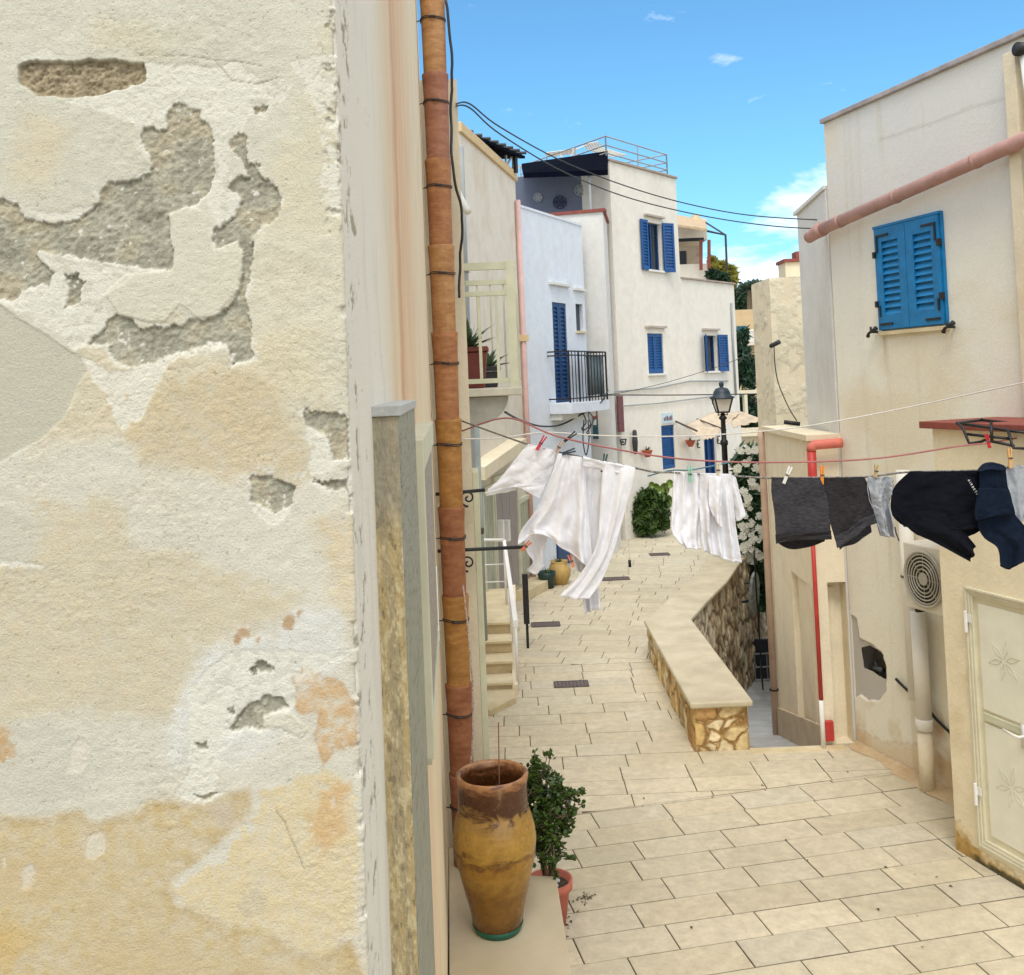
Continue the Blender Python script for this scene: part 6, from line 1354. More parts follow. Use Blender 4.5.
m.add([tuple(p) for p in el]+[tuple(p+Vector((.03,-.05,0))) for p in el],[tuple(range(n_)),tuple(range(2*n_-1,n_-1,-1))]+[(i,(i+1)%n_,n_+(i+1)%n_,n_+i) for i in range(n_)]); m.out('mirror_back',mat('mirror_grey',(150,156,152),.4,var=.25,scale=14),sg)
MB().tube([P(744,583,17.3),P(756,581,17.3)],.022,6).out('bracket',M['black'],sg); MB().tube([P(742,602,17.2),P(755,600,17.3)],.022,6).out('bracket',M['black'],sg)
MB().tube([P(754,550,17.2),P(757,600,17.2),P(763,690,17.2)],.014,8).out('pole',M['black'],sg)
# ---------------- far background
yB=44.
def bx_px(m,x0,x1,y0,y1,d,dep=3.):
    a=P(x0,(y0+y1)/2,d)[0];b=P(x1,(y0+y1)/2,d)[0];z1=P((x0+x1)/2,y0,d)[2];z0=P((x0+x1)/2,y1,d)[2]; m.box(a,b,d,d+dep,z0,z1); return m
rt=root('hill_house',P(745,400,yB),'distant tan stone house with teal windows glimpsed in the gap between the buildings','house')
bx_px(MB(),728,790,309,650,yB,8).out('wall',M['tan'],rt)
for (x0,x1,y0,y1) in ((737,746.5,326,340),(737.5,747,346,378)): bx_px(MB(),x0,x1,y0,y1,yB-.05,.04).out('window',mat('teal_window',(24,92,112),.4) if 'teal_window' not in bpy.data.materials else bpy.data.materials['teal_window'],rt)
m=MB(); bx_px(m,736,772,341,345,yB-.9,.9); m.out('balcony_slab',M['beige'],rt); m=MB()
for i in range(7): x=748+i*1.6; m.tube([P(x,330,yB-.8),P(x,345,yB-.8)],.05,5)
m.tube([P(747,331,yB-.8),P(760,331,yB-.8)],.06,5); m.out('balustrade',M['white'],rt)
rt=root('garden_terrace',P(745,470,33),'stacked pale garden terrace walls in the gap right of the far white house','wall')
m=MB(); bx_px(m,735,775,390,394,33,.4);bx_px(m,745,748,394,425,33,.3);bx_px(m,735,775,428,436,33,.4);bx_px(m,735,790,434,478,33.4,.4); m.out('terrace_wall',M['cream'],rt); m=MB(); bx_px(m,735,760,446,452,32.6,.3);bx_px(m,735,760,455,458,32.6,.3); m.out('pale_rail',M['white'],rt)
shrub('garden_shrub',(P(742,400,34)[0],34,1),[bl(742,365,34,8,20),bl(750,375,34,8,18),bl(746,410,33.8,14,16),bl(742,340,35,7,12),bl(752,420,33.8,8,14)],4200,.09,gd_,'dark green shrubs climbing over the distant garden terrace','shrub',12)
shrub('hill_tree',(P(745,330,50)[0],50,2),[bl(746,296,50,12,12),bl(738,300,50,10,9),bl(754,290,50,9,9),bl(742,303,49.5,9,8),bl(730,300,51,12,8)],3600,.16,gd_,'dark green tree on the skyline in the gap left of the stucco tower','tree',14)
t=root('palm_tree',(P(749,320,47)[0],47,2),'small palm tree with fanned fronds on the skyline by the stucco tower','palm tree')
spiky('fronds',P(750,290,47),30,1.0,gd_,None,None,t,w=.09,droop=.5,mn=-.2); MB().tube([P(749,330,47),P(750,290,47)],.12,8).out('trunk',bpy.data.materials['shrub_bark'],t)
MB_=MB(); rt=root('stone_pergola_house',P(700,250,36),'brown stone house with a pergola and chimney behind the far white house','house')
m=MB(); bx_px(m,678,703,246,300,36,5); m.out('wall',M['stoneb'],rt); m=MB(); bx_px(m,676,707,219,240,37.5,3); m.out('upper_wall',M['beige'],rt)
m=MB(); bx_px(m,692,701,217,222,36.9,.6);bx_px(m,694,699,214,217,36.9,.5); m.out('chimney',M['stonecream'],rt)
m=MB(); p_=[P(672,226,33.5),P(707,231,33.5),P(705,222,37.5),P(672,216,37.5)]; m.hexa(p_+[(x,y,z+.08) for x,y,z in p_]); m.out('pergola_roof',mat('reed_roof',(196,170,136),.9,var=.15,scale=8),rt)
m=MB(); bx_px(m,678,704,238,241,35.8,.1); m.out('awning_box',M['dark'],rt); m=MB(); bx_px(m,680,686.5,251,266,35.96,.03); m.out('window',M['dark'],rt)
m=MB()
for x in (701,709): m.tube([P(x,240,34),P(x,270,34)],.06,6)
m.out('pergola_post',M['rust'],rt)
m=MB(); bx_px(m,676,709,264,300,34.3,.2); m.out('terrace_parapet',M['beige'],rt)
m=MB(); m.tube([P(707,231,33.5),P(725.5,235,33.5),P(727,270,33.5)],.04,6); m.tube([P(705,222,37.5),P(725.5,235,33.5)],.03,6); m.out('steel_frame',M['cable'],rt)
shrub('yellow_tree',(P(722,300,42)[0],42,0),[bl(716,268,42,8,8),bl(724,274,42,9,9),bl(730,281,42,5,6),bl(712,262,42,4,5)],2600,.14,gy,'sunlit yellow green tree behind the pergola of the stone house','tree',21)
shrub('roof_plants',(P(718,280,33)[0],33,5),[bl(714,275,33,6,4),bl(722,277,33,5,4)],700,.1,gd_,'small dark plants on the parapet behind the far white house roof','shrub',22)
tag(MB().box(60,160,170,200,-3,10).out('distant_hill',gd_),'',None) if False else None
# ================================================================ CLOTHES LINES AND LAUNDRY
def cr1(p,t):
    "catmull-rom through list p at t in 0..1"
    n=len(p)-1; x=t*n; i=min(int(x),n-1); f=x-i
    p0=p[max(i-1,0)];p1=p[i];p2=p[i+1];p3=p[min(i+2,n)]
    return .5*((2*p1)+(p2-p0)*f+(2*p0-5*p1+4*p2-p3)*f*f+(3*p1-p0-3*p2+p3)*f**3)
def cloth(grid,d,nu=60,nv=70,fold=.02,nf=3.,seed=1,grow=.6,crease=.004,hem=0):
    "grid of (px,py[,dz]) rows from the line down -> smooth hanging sheet with folds in depth"
    R_=[[Vector((*P(c[0],c[1],d+(c[2] if len(c)>2 else 0)),)) for c in r] for r in grid]
    vs=[];r=random.Random(seed); ph=r.uniform(0,6); ph2=r.uniform(0,6); fs=[]
    for j in range(nv+1):
        v=j/nv
        row=[cr1([R_[k][i] for k in range(len(R_))],v) for i in range(len(R_[0]))]
        for i in range(nu+1):
            u=i/nu; p=cr1(row,u)
            a=fold*(.25+grow*v+.15*math.sin(v*5+ph))
            wv=math.sin(u*nf*6.283+ph+v*1.3*math.sin(ph2+u*3))+.3*math.sin(u*nf*1.7*6.283+ph2+v*2.)
            q=fbm(np.array([u*3.+seed*3]),np.array([v*3.5+u*2]),2,seed)[0]
            q2=fbm(np.array([u*8.+seed+v*3]),np.array([v*11.-u*5]),3,seed+5)[0]
            p=p+Vector((.35*a*math.cos(u*nf*6.283+ph),-a*wv-q*fold*1.9-q2*crease*2.6-(.004 if .955<v<.985 else 0),0)); vs.append(p)
    for j in range(nv):
        for i in range(nu): k_=j*(nu+1)+i; fs.append((k_,k_+1,k_+nu+2,k_+nu+1))
    return vs,fs
def fabric(name,col,rough=.9,weave=700.,tr=.0,var=.05,sc=20.,stretch=None,col2=None,bump=.25):
    m=mat(name,col,rough,var=var,scale=sc,bump=bump,bscale=weave,bdist=.001,stretch=stretch,col2=col2,trans=tr,spec=.15); return m
FBW=fabric('white_cotton',(246,246,250),tr=.12,var=.02); FBW2=fabric('white_linen',(240,240,244),tr=.12,var=.02)
FBG=fabric('charcoal_jersey',(74,72,76),var=.25,sc=30,stretch=(1,1,5),col2=(46,46,50)); FBG2=fabric('dark_jersey',(58,54,54),var=.25,sc=30,stretch=(1,1,5),col2=(34,34,38))
FGR=fabric('pale_grey_cotton',(178,182,188),var=.08,tr=.1); FNV=fabric('near_black_sweat',(14,17,26),var=.1); FNV2=fabric('navy_cotton',(18,30,48),var=.15)
def garment(name,loc,lab,cat,parts,group=None):
    t=root(name,loc,lab,cat,group)
    for nm,v,f,mt in parts:
        o=mk(nm,v,f,mt,t,True); s=o.modifiers.new('thick','SOLIDIFY'); s.thickness=.004
    return t
YL=6.0
v,f=cloth([[(528,444),(540,446.5),(550,449),(559,451.5)],[(515,460),(529,462),(543,465),(553,468)],[(500,478),(514,480),(530,483),(546,484)],[(484,494),(506,488.5),(521,488),(539,499)]],YL,fold=.014,nf=1.6,seed=3,grow=.8)
v2,f2=cloth([[(488,489,.03),(500,484,.04),(515,483,.04)],[(486,496,.04),(502,493,.05),(517,490,.04)]],YL,24,10,fold=.008,seed=9)
garment('white_tshirt',P(543,448,YL),'short white T shirt blown sideways, leftmost garment on the clothes line','t-shirt',[('body',v,f,FBW),('hem_fold',v2,f2,FBW)],'white laundry')
v,f=cloth([[(558,453),(564,454),(571,455.5),(578,456.5),(584,458)],[(551,476),(559,478),(568,480),(577,482),(586,484)],[(539,506),(550,507),(563,511),(577,515),(589,518)],[(522,531),(537,525),(556,533),(575,541),(591,545)],[(519,544),(537,533),(556,543),(578,560),(593,571)]],YL-.02,80,90,fold=.03,nf=3.2,seed=5,grow=.6)
v2,f2=cloth([[(524,538,.06),(536,530,.08),(548,530,.06)],[(527,552,.05),(536,549,.07),(546,545,.05)],[(533,562,.05),(538,561,.06),(543,560,.05)],[(527,570,.05),(535,574,.06),(544,566,.05)]],YL,30,40,fold=.015,nf=1.5,seed=7)
v3,f3=cloth([[(571,548,.03),(582,553,.02),(592,556,.03)],[(574,560,.03),(582,562,.02),(592,565,.03)],[(578,571,.03),(584,573,.02),(592,575,.03)]],YL+.03,20,20,fold=.01,nf=1,seed=8)
garment('white_shirt',P(570,455,YL),'wide loose white shirt billowing to the left beside the white trousers','shirt',[('body',v,f,FBW),('sleeve',v2,f2,FBW2),('sleeve',v3,f3,FBW2)],'white laundry')
v,f=cloth([[(604,461),(614,463.5),(625,466),(635,468)],[(601,490),(611,492),(621,494),(629,495)],[(599,520),(607,524),(614,527),(620,529)],[(595,548),(600,552),(606,556),(611,558)],[(579,576),(585,579),(592,582),(600,583)],[(559,596),(569,598),(578,599.5),(588,599)]],YL-.06,60,100,fold=.016,nf=2.2,seed=15)
v2,f2=cloth([[(583,457),(590,458.5),(598,460),(606,462)],[(582,490),(588,492),(595,493),(602,494)],[(580,530),(586,532),(592,533),(598,534)],[(582,570),(587,571),(593,571),(598,571)],[(585,613.5),(590,612),(595,610),(602,609)]],YL+.03,50,100,fold=.018,nf=2.,seed=17)
v3,f3=cloth([[(583,456.5,-.03),(600,460.5,-.03),(618,464,-.03),(635,467.5,-.03)],[(583,466,-.02),(600,469.5,-.02),(617,473,-.02),(632.5,475,-.02)]],YL-.03,50,10,fold=.008,nf=3,seed=18)
garment('white_trousers',P(608,462,YL),'long white trousers with one leg swinging left and one hanging straight','trousers',[('leg',v,f,FBW),('leg',v2,f2,FBW2),('waistband',v3,f3,FBW2)],'white laundry')
v,f=cloth([[(673.5,471),(681,471.5),(690,472.5),(703,474)],[(672.5,500),(681,502),(691,503),(702,503)],[(671,529),(679,533),(690,533),(701,530)],[(679,541),(684,546),(692,548.5),(702,549)]],YL,50,60,fold=.022,nf=2.6,seed=21)
garment('white_tshirt',P(687,471,YL),'white T shirt at the left of the bunched pair over the stone wall','t-shirt',[('body',v,f,FBW)],'white laundry')
v,f=cloth([[(700,473),(710,473),(720,473.5),(731,474)],[(700,500),(711,502),(722,505),(733,505)],[(701,530),(713,534),(725,537),(737,538)],[(704,551),(716,556),(728,561),(741,563)]],YL-.02,60,70,fold=.026,nf=3.2,seed=24)
v2,f2=cloth([[(726,474,-.02),(731,474.5,-.03),(735,477,-.02)],[(730,490,-.02),(736,491,-.03),(740,495,-.02)],[(735,508,-.02),(740,510,-.03),(744.5,512,-.02)],[(737,521,-.02),(741,519,-.03),(746,516,-.02)]],YL,24,40,fold=.01,nf=1.2,seed=26)
v3,f3=cloth([[(709,476,-.05),(716,476,-.06),(722,478,-.05)],[(709,492,-.05),(716,492,-.07),(722,494,-.05)],[(709,505,-.05),(716,508,-.07),(721,507,-.05)],[(713,515,-.05),(717,522,-.06),(722,528,-.05)]],YL,24,40,fold=.01,nf=1.2,seed=27)
garment('white_shirt',P(715,473,YL),'white long sleeved shirt at the right of the bunched pair over the stone wall','shirt',[('body',v,f,FBW2),('sleeve',v2,f2,FBW2),('sleeve',v3,f3,FBW)],'white laundry')
# shorts
def shorts(loc,lab,front,back,hemf,mt,mt2,seed):
    v,f=cloth(front,YL-.03,60,60,fold=.010,nf=1.3,seed=seed,crease=.004); v2,f2=cloth(back,YL+.05,50,50,fold=.010,nf=1.4,seed=seed+1); v3,f3=cloth(hemf,YL-.045,50,10,fold=.008,nf=1.3,seed=seed)
    garment('dark_shorts',loc,lab,'shorts',[('front_panel',v,f,mt),('back_panel',v2,f2,mt2),('rolled_hem',v3,f3,mt2)],'dark shorts on the line')
shorts(P(795,477,YL),'charcoal jersey shorts hanging under the white peg',[[(771,477),(785,477.5),(802,477.5),(819,477.5)],[(771,492),(788,495),(806,496),(826,495)],[(774,515),(790,517),(808,517),(829,517)],[(775.5,543),(792,540),(812,539),(831,538)]],[[(774,478),(800,478),(818,478)],[(775,520),(800,520),(826,518)],[(775,542),(796,549),(814,545),(829,539)]][:2]+[[(778,543),(795,549),(825,541)]],[[(775,535),(791,532.5),(811,531.5),(830.5,530.5)],[(775.5,543.5),(792,541),(812,540),(831.5,539)]],FBG,FBG2,31)
shorts(P(843,477,YL),'darker grey jersey shorts twisting to the right under the orange peg',[[(819.5,478),(836,477.5),(850,477),(865,477)],[(826,495),(842,497),(856,495),(869,490)],[(829,518),(845,521),(860,515),(873,508)],[(836,543),(850,536),(862,526),(876,521)]],[[(822,478),(840,478),(862,478)],[(830,512),(848,516),(868,508)],[(839,549),(854,543),(872,532)]],[[(834.5,536),(849,529),(861,519),(875,514)],[(837,548),(851,540),(864,528.5),(877,523)]],FBG2,FBG,35)
v,f=cloth([[(866,477.5),(876,477),(885,476.5),(893.5,476.5)],[(868,497),(877,496),(886,492),(893,490)],[(876,517),(882,513),(888,508),(890,505)],[(883,535.5),(887,537),(891,537),(893.5,536)]],YL-.02,50,60,fold=.028,nf=2.2,seed=41,crease=.01)
garment('cotton_top',P(880,477,YL),'crumpled pale grey cotton top between the dark shorts and the navy hooded sweatshirt','top',[('body',v,f,FGR)])
# sweatshirt
hb_=cloth([[(909,471),(930,471.5),(955,471),(981,470.5)],[(893,489),(920,492),(950,493),(982,492)],[(891,513),(916,514),(948,515),(981,512)],[(903,526),(925,527),(953,530),(980,527)]],YL-.03,70,60,fold=.014,nf=1.5,seed=51,crease=.006)
sl=cloth([[(896,517,-.05),(918,511,-.06),(944,512,-.05)],[(915,533,-.05),(932,528,-.07),(957,527,-.05)],[(936,543,-.05),(952,538,-.07),(966,534,-.05)],[(970,561.5,-.05),(973,555,-.06),(976,546.5,-.05)]],YL,40,70,fold=.012,nf=1.2,seed=53)
bt=cloth([[(940,514,-.02),(955,518,-.02),(981,514,-.02)],[(950,528),(964,529),(979,524)],[(963,539,.01),(971,535,.01),(980.5,529,.01)]],YL,30,30,fold=.008,nf=1.,seed=55)
t=garment('dark_sweatshirt',P(940,471,YL),'near black hooded sweatshirt with one sleeve flung out and small white lettering','sweatshirt',[('body',*hb_,FNV),('sleeve',*sl,FNV),('hem',*bt,FNV)])
cu=bpy.data.curves.new('lettering','FONT'); cu.body='AIRBETI'; cu.size=.019; cu.extrude=.0008; cu.space_character=1.6
tx=bpy.data.objects.new('lettering',cu); C.objects.link(tx); q=Vector(P(967.5,480,YL-.08)); me_=bpy.data.meshes.new_from_object(tx); bpy.data.objects.remove(tx); tx=bpy.data.objects.new('lettering',me_); C.objects.link(tx); tx.parent=t; tx.location=q-Vector(t.location); me_.materials.clear(); me_.materials.append(M['white'])
tx.rotation_euler=(math.radians(90),math.radians(62),0)
dw=MB().tube([P(895,527,5.95),P(896,533,5.95),P(899,541,5.95)],.004,5).out('drawstring',M['black'],None,True); dw.parent=t; dw.location=-Vector(t.location)
tr=cloth([[(979,471),(988,464.5),(997,463.5),(1006,467)],[(979,489),(988,488),(998,488),(1008,489)],[(977,520),(990,517),(1002,514),(1014,512)],[(984,537),(996,534),(1010,530),(1024,526)],[(998,548),(1008,546),(1020,545),(1034,542)],[(1001,566),(1010,570),(1020,563),(1040,556)]],YL-.07,60,90,fold=.014,nf=1.4,seed=61)
cf=cloth([[(978,488,-.12),(990,488,-.13),(1009,489,-.12)],[(975,512,-.11),(990,509,-.13),(1013,507,-.11)],[(976,521,-.11),(990,517,-.13),(1015,513,-.11)]],YL,30,20,fold=.006,nf=1.,seed=63)
tb=cloth([[(978,470,-.05),(984,464,-.05),(994,462.5,-.05),(1004,466,-.05)],[(980,472,-.09),(988,470,-.11),(996,470,-.1),(1005,471,-.09)]],YL,30,8,fold=.005,nf=1.,seed=64)
garment('navy_trousers',P(992,468,YL),'dark navy trousers folded over the line at right beside the hooded sweatshirt','trousers',[('leg',*tr,FNV2),('turned_cuff',*cf,FNV2),('waistband',*tb,FNV2)])
g1=cloth([[(1001,468),(1009,466),(1018,466),(1034,465)],[(1007,490),(1013,488),(1024,487),(1038,485)],[(1010,510),(1016,509),(1024,507),(1038,504)],[(1015,530),(1018,530),(1022,522),(1036,516)]],YL-.01,40,50,fold=.02,nf=2.,seed=71)
garment('cotton_top',P(1015,466,YL),'light grey top at the right end of the line under a wooden peg','top',[('body',*g1,FGR)])
# ---- pegs
def peg(x,y,mt,lab,tilt=0.,d=YL-.03,L_=.075):
    q=Vector(P(x,y,d)); t=root('clothes_peg',q,lab,'clothes peg','clothes pegs on the lines')
    for s in (-1,1):
        m=MB(); c,sn=math.cos(tilt),math.sin(tilt)
        def T(a,b,e): # a across, b along, e depth
            return q+Vector((a*c-b*sn,e,a*sn+b*c))
        pr=[(-.5,.001),(-.12,.0005),(.0,.001),(.5,.006)]
        vs=[]
        for b,o_ in pr:
            for (da,de) in ((0,-.007),(0,.007),(s*.0085,.007),(s*.0085,-.007)): vs.append(T(s*o_*.8+da,b*L_,de))
        fs=[(0,1,2,3),(12,15,14,13)]
        for k_ in range(3):
            for j in range(4): a=k_*4+j;b=k_*4+(j+1)%4; fs.append((a,b,b+4,a+4))
        m.add(vs,fs); m.out('peg_half',mt,t)
    m=MB(); m.tube([q+Vector((-.012*math.cos(tilt),-.009,-.012*math.sin(tilt))),q+Vector((.012*math.cos(tilt),-.009,.012*math.sin(tilt)))],.0045,6); m.out('spring',M['grate'],t)
PC=lambda n,c:bpy.data.materials.get(n) or mat(n,c,.45,var=.08,scale=30)
peg(541,443,PC('peg_red',(206,36,58)),'crimson peg on the blown white T shirt at left',-.6,L_=.1); peg(559,447,PC('peg_wood',(190,160,136)),'dull wooden peg between the white T shirt and the billowing shirt',-.6); peg(568,452,PC('peg_navy',(32,58,82)),'dark blue peg lying along the line above the billowing shirt',-1.3,L_=.09)
peg(604,463,PC('peg_green',(36,76,66)),'dark green peg on the white trousers',-.25,L_=.11); peg(690,474,PC('peg_mint',(150,206,180)),'mint green peg on the bunched white T shirt',-.0,L_=.1); peg(718,470,PC('peg_cream',(222,206,176)),'cream peg on the bunched white long sleeved shirt',-.1,L_=.09)
peg(787,475,PC('peg_white',(236,234,228)),'white peg on the charcoal shorts',-.45,L_=.11); peg(822,475,PC('peg_orange',(244,150,44)),'bright orange peg between the two pairs of dark shorts',-.08,L_=.11); peg(876,471,PC('peg_wood2',(196,170,120)),'small wooden peg standing over the crumpled grey top',-.2); peg(1010,458,PC('peg_wood3',(224,176,118)),'light wooden peg above the grey top at the far right',.0,L_=.12)
peg(526,546,PC('peg_coral',(222,126,84)),'coral peg on the lower corner of the billowing shirt at the bracket',-.8); peg(571.5,561,PC('peg_coral',(222,126,84)),'coral peg hanging in the lower fold of the billowing shirt',.3); peg(988,441,PC('peg_scarlet',(204,34,40)),'scarlet peg on the red line by the iron drying rack',.2,d=7.0,L_=.1); peg(570,437,PC('peg_black',(36,38,42)),'black peg high on the thin upper line above the white laundry',-.95,d=6.6,L_=.1)
# ---- lines
ln=mat('white_line',(220,216,208),.8,var=.1,scale=40); lr=mat('red_line',(176,112,110),.8,var=.1); ld=mat('dark_line',(74,72,70),.8,var=.1); lb_=mat('beaded_line',(150,146,138),.8,var=.5,scale=90)
def line(pts,r,mt,lab,amp=0,seed=0): 
    return cord('clothes_line' if 'power' not in lab else 'power_cable',[P(*p) for p in pts],r,mt,lab,'clothes line' if 'power' not in lab else 'power cable','clothes lines and cables over the street',amp,80,seed)
line([(462,421,7.3),(495,433,6.8),(530,445,6.1),(558,452,6.0),(604,461.5,6),(635,468,6),(655,472,6),(675,472.5,6),(703,474,6),(735,476,6),(771,478,6),(820,477.5,6),(866,477,6),(909,472,6),(981,470,6),(1040,463.5,6)],.006,lb_,'long beaded clothes line that carries all the laundry across the street')
line([(462,431,7.3),(508,418,7.0),(560,437,6.6),(650,455,6.6),(720,461.5,6.8),(800,462,6.9),(880,458,7.1),(960,446,7.2),(988,443,7.2),(1040,434,7.2)],.006,lr,'thin reddish line just above the laundry ending at the iron drying rack')
line([(460,439,7.3),(500,438,7.8),(545,432.5,8.2),(600,435.5,8.5),(660,436.5,8.6),(720,434.5,8.6),(800,427,8.5),(900,409,8.4),(1040,379,7.6)],.006,ln,'pale line rising to the right across the big cream house above the laundry')
line([(456,104,7.4),(470,104,7.6),(500,127,8.3),(560,160,10),(620,184,11),(680,202,11.5),(740,214,11.5),(800,219,11),(860,220,10.3),(930,214,9.2),(1040,186,8)],.0065,M['cable'],'upper power cable sagging across the sky from the clay drainpipe to the big house')
line([(456,106,7.4),(470,108,7.6),(500,134,8.3),(560,170,10),(620,195,11),(680,211,11.5),(740,222,11.5),(800,228,11),(860,227,10.3),(930,216,9.2),(1040,189,8)],.0065,M['cable'],'lower power cable sagging across the sky from the clay drainpipe to the big house')
line([(603,395,21.5),(625,392,23),(668,382,24),(720,366,24),(752,353,18),(771,346,14.5)],.007,M['cable'],'thin wire rising from the white house balcony to the stucco tower')
line([(600,395,21.6),(628,395,22),(680,395,22),(750,394,22),(800,393,20)],.014,M['cable'],'thick grey wire crossing level before the far white house')
line([(505,412,15),(520,420,17),(540,426,19),(560,425,20.3),(580,415,20.8),(600,403,21.2),(608,390,21.6)],.018,M['cable'],'drooping grey power cable bundle under the black railed balcony')
cord('cable_loop',[P(584,420,20.6),P(583,440,20.6),P(586,455,20.6),P(589,440,20.6),P(588,420,20.6)],.014,M['cable'],'hanging loop of cable below the black railed balcony','cable')
cord('cable_tangle',[P(580,410,20.6),P(586,420,20.5),P(582,430,20.6),P(590,425,20.5),P(588,412,20.6),P(594,420,20.6),P(587,432,20.5),P(591,436,20.6)],.013,M['cable'],'tangle of grey cables beneath the black railed balcony slab','cable',amp=.01)
cord('pull_cord',[P(626,470,8),P(628.5,520,8),P(629.5,560,8)],.005,ln,'thin white pull cord hanging beside the white trousers with a dark weight','cord'); 
tag(MB().tube([P(629.5,560,8),P(630,567,8)],.012,8).out('cord_weight',M['black'],None,True),'small dark weight at the end of the thin hanging pull cord','weight')
line([(648,476,6.6),(670,470.5,6.4),(690,470,6.2),(712,466,6.4),(730,462,6.6)],.005,mat('teal_line',(90,140,160),.7),'short teal line looped above the bunched white shirts')
# ---- wrought iron line brackets behind the drainpipe
for y0,x1,lab,scr in ((549,525,'long lower wrought iron line bracket with a scroll behind the clay drainpipe',1),(492,485,'short upper wrought iron line bracket with a scroll behind the clay drainpipe',0)):
    a=P(440,y0+2,7.35); b=P(x1,y0-2.,7.35); t=root('line_bracket',a,lab,'iron bracket','wrought iron brackets on the plaster house')
    MB().tube([(SWL.pt(5.8,a[2],0)[0]-.02,a[1],a[2]),a,b],.013,8).out('arm',M['black'],t,True)
    m=MB(); c=P(468,y0+(14 if scr else 6),7.33); pts=[]
    for k_ in range(40):
        s=k_/39; r_=.006+.055*s; an=s*9.5+(1.5); pts.append((c[0]+r_*math.cos(an),c[1],c[2]+r_*math.sin(an)))
    m.tube(pts,.007,6); e_=P(452,y0+(24 if scr else 16),7.33); m.tube([pts[-1],((pts[-1][0]+e_[0])/2,c[1],min(pts[-1][2],e_[2])+.01),e_],.008,6); m.out('scroll',M['black'],t,True)
cord('grey_hose',[P(466,540,7.6),P(474,560,7.6),P(474,580,7.6),P(468,600,7.6)],.012,M['cable'],'curved dark hose hanging behind the clay drainpipe below the bracket','hose')
# ================================================================ CAMERA, LIGHT, SKY
cam=bpy.data.cameras.new('camera'); co=bpy.data.objects.new('camera',cam); C.objects.link(co); bpy.context.scene.camera=co
from mathutils import Matrix
# columns: image right, image up, backward (world axes)
def wv(u,v,w):
    X=u*math.cos(RL)+v*math.sin(RL); Z=-u*math.sin(RL)+v*math.cos(RL); Yc=w
    return Vector((X,Yc*math.cos(PT)-Z*math.sin(PT),Yc*math.sin(PT)+Z*math.cos(PT)))
r_=wv(1,0,0);u_=wv(0,1,0);b_=-wv(0,0,1)
co.matrix_world=Matrix(((r_.x,u_.x,b_.x,0),(r_.y,u_.y,b_.y,0),(r_.z,u_.z,b_.z,H),(0,0,0,1)))
cam.sensor_fit='HORIZONTAL'; cam.sensor_width=36; cam.lens=36*F/1024.; cam.shift_y=-(487.5-CY)/1024.; cam.clip_start=.05; cam.clip_end=4000
EL=math.radians(58); AZ=(-.12,-1.)   # horizontal direction towards the sun
sun=bpy.data.lights.new('sun','SUN'); sun.energy=SUN_E; sun.angle=math.radians(SUN_A); sun.color=(1,.95,.87); so=bpy.data.objects.new('sun',sun); C.objects.link(so)
h=Vector((AZ[0],AZ[1])).normalized(); sd_=Vector((h.x*math.cos(EL),h.y*math.cos(EL),math.sin(EL)))
so.rotation_euler=(sd_).to_track_quat('Z','Y').to_euler()
w=bpy.data.worlds.new('World'); bpy.context.scene.world=w; w.use_nodes=True; nt=w.node_tree; L=nt.links.new; bg=nt.nodes['Background']
sky=N(nt,'ShaderNodeTexSky'); sky.sky_type='NISHITA'; sky.sun_disc=False; sky.sun_elevation=EL; sky.sun_rotation=math.atan2(h.x,h.y); sky.air_density=1.; sky.dust_density=DUST; sky.ozone_density=OZ
tc=N(nt,'ShaderNodeTexCoord'); mp=N(nt,'ShaderNodeMapping'); mp.inputs['Scale'].default_value=(1,1,2.6); mp.inputs['Location'].default_value=CLOC; L(tc.outputs['Generated'],mp.inputs[0])
n1=N(nt,'ShaderNodeTexNoise',Scale=5.2,Detail=9.,Roughness=.6,Distortion=.25); L(mp.outputs[0],n1.inputs['Vector'])
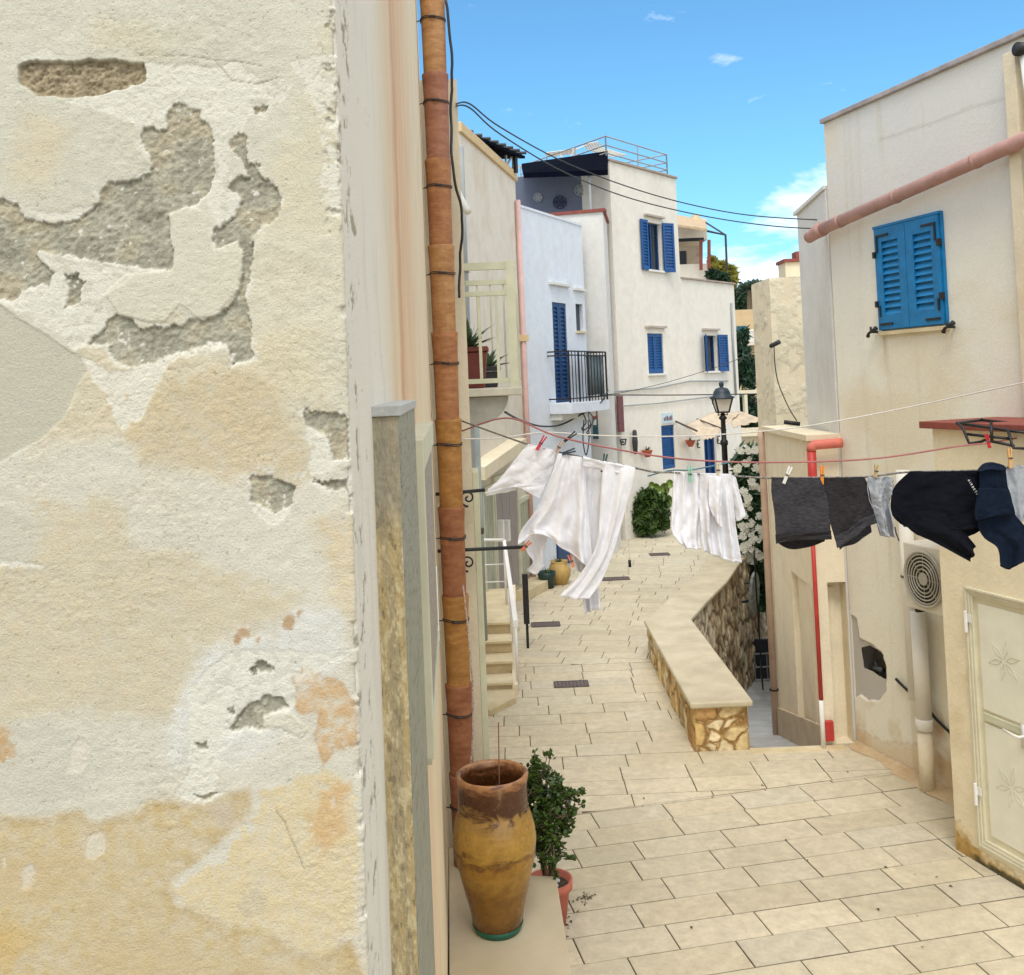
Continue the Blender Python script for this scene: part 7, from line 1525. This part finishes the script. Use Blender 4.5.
sx=N(nt,'ShaderNodeSeparateXYZ'); L(tc.outputs['Generated'],sx.inputs[0])
cr=N(nt,'ShaderNodeMapRange'); cr.inputs[1].default_value=.05; cr.inputs[2].default_value=.26; cr.inputs[3].default_value=.10; cr.inputs[4].default_value=-.09; L(sx.outputs['Z'],cr.inputs[0])
ad=N(nt,'ShaderNodeMath',operation='ADD'); L(n1.outputs[0],ad.inputs[0]); L(cr.outputs[0],ad.inputs[1])
cm=N(nt,'ShaderNodeMapRange'); cm.inputs[1].default_value=.53; cm.inputs[2].default_value=.68; cm.inputs[4].default_value=.85; L(ad.outputs[0],cm.inputs[0])
hz=N(nt,'ShaderNodeMapRange'); hz.inputs[1].default_value=.42; hz.inputs[2].default_value=.75; hz.inputs[4].default_value=.85; L(sx.outputs['Z'],hz.inputs[0])  # unseen cloud cover overhead and behind the camera, added for neutral fill light
hy=N(nt,'ShaderNodeMapRange'); hy.inputs[1].default_value=.45; hy.inputs[2].default_value=-.05; hy.inputs[3].default_value=0; hy.inputs[4].default_value=.85; L(sx.outputs['Y'],hy.inputs[0])
m1=N(nt,'ShaderNodeMath',operation='MAXIMUM'); L(hz.outputs[0],m1.inputs[0]); L(hy.outputs[0],m1.inputs[1]); m2=N(nt,'ShaderNodeMath',operation='MAXIMUM'); L(m1.outputs[0],m2.inputs[0]); L(cm.outputs[0],m2.inputs[1])
mx=N(nt,'ShaderNodeMix',data_type='RGBA'); L(m2.outputs[0],mx.inputs[0]); 
tint_=N(nt,'ShaderNodeVectorMath',operation='MULTIPLY'); L(sky.outputs[0],tint_.inputs[0]); tint_.inputs[1].default_value=TINT
L(tint_.outputs[0],mx.inputs[6]); mx.inputs[7].default_value=(CLD*1.0,CLD*1.01,CLD*1.04,1)
L(mx.outputs[2],bg.inputs['Color']); bg.inputs['Strength'].default_value=SKY_S
sc_=bpy.context.scene; sc_.view_settings.view_transform='Standard'; sc_.view_settings.look='None'; sc_.view_settings.gamma=1; sc_.view_settings.exposure=EXPO
sc_.view_settings.use_curve_mapping=False
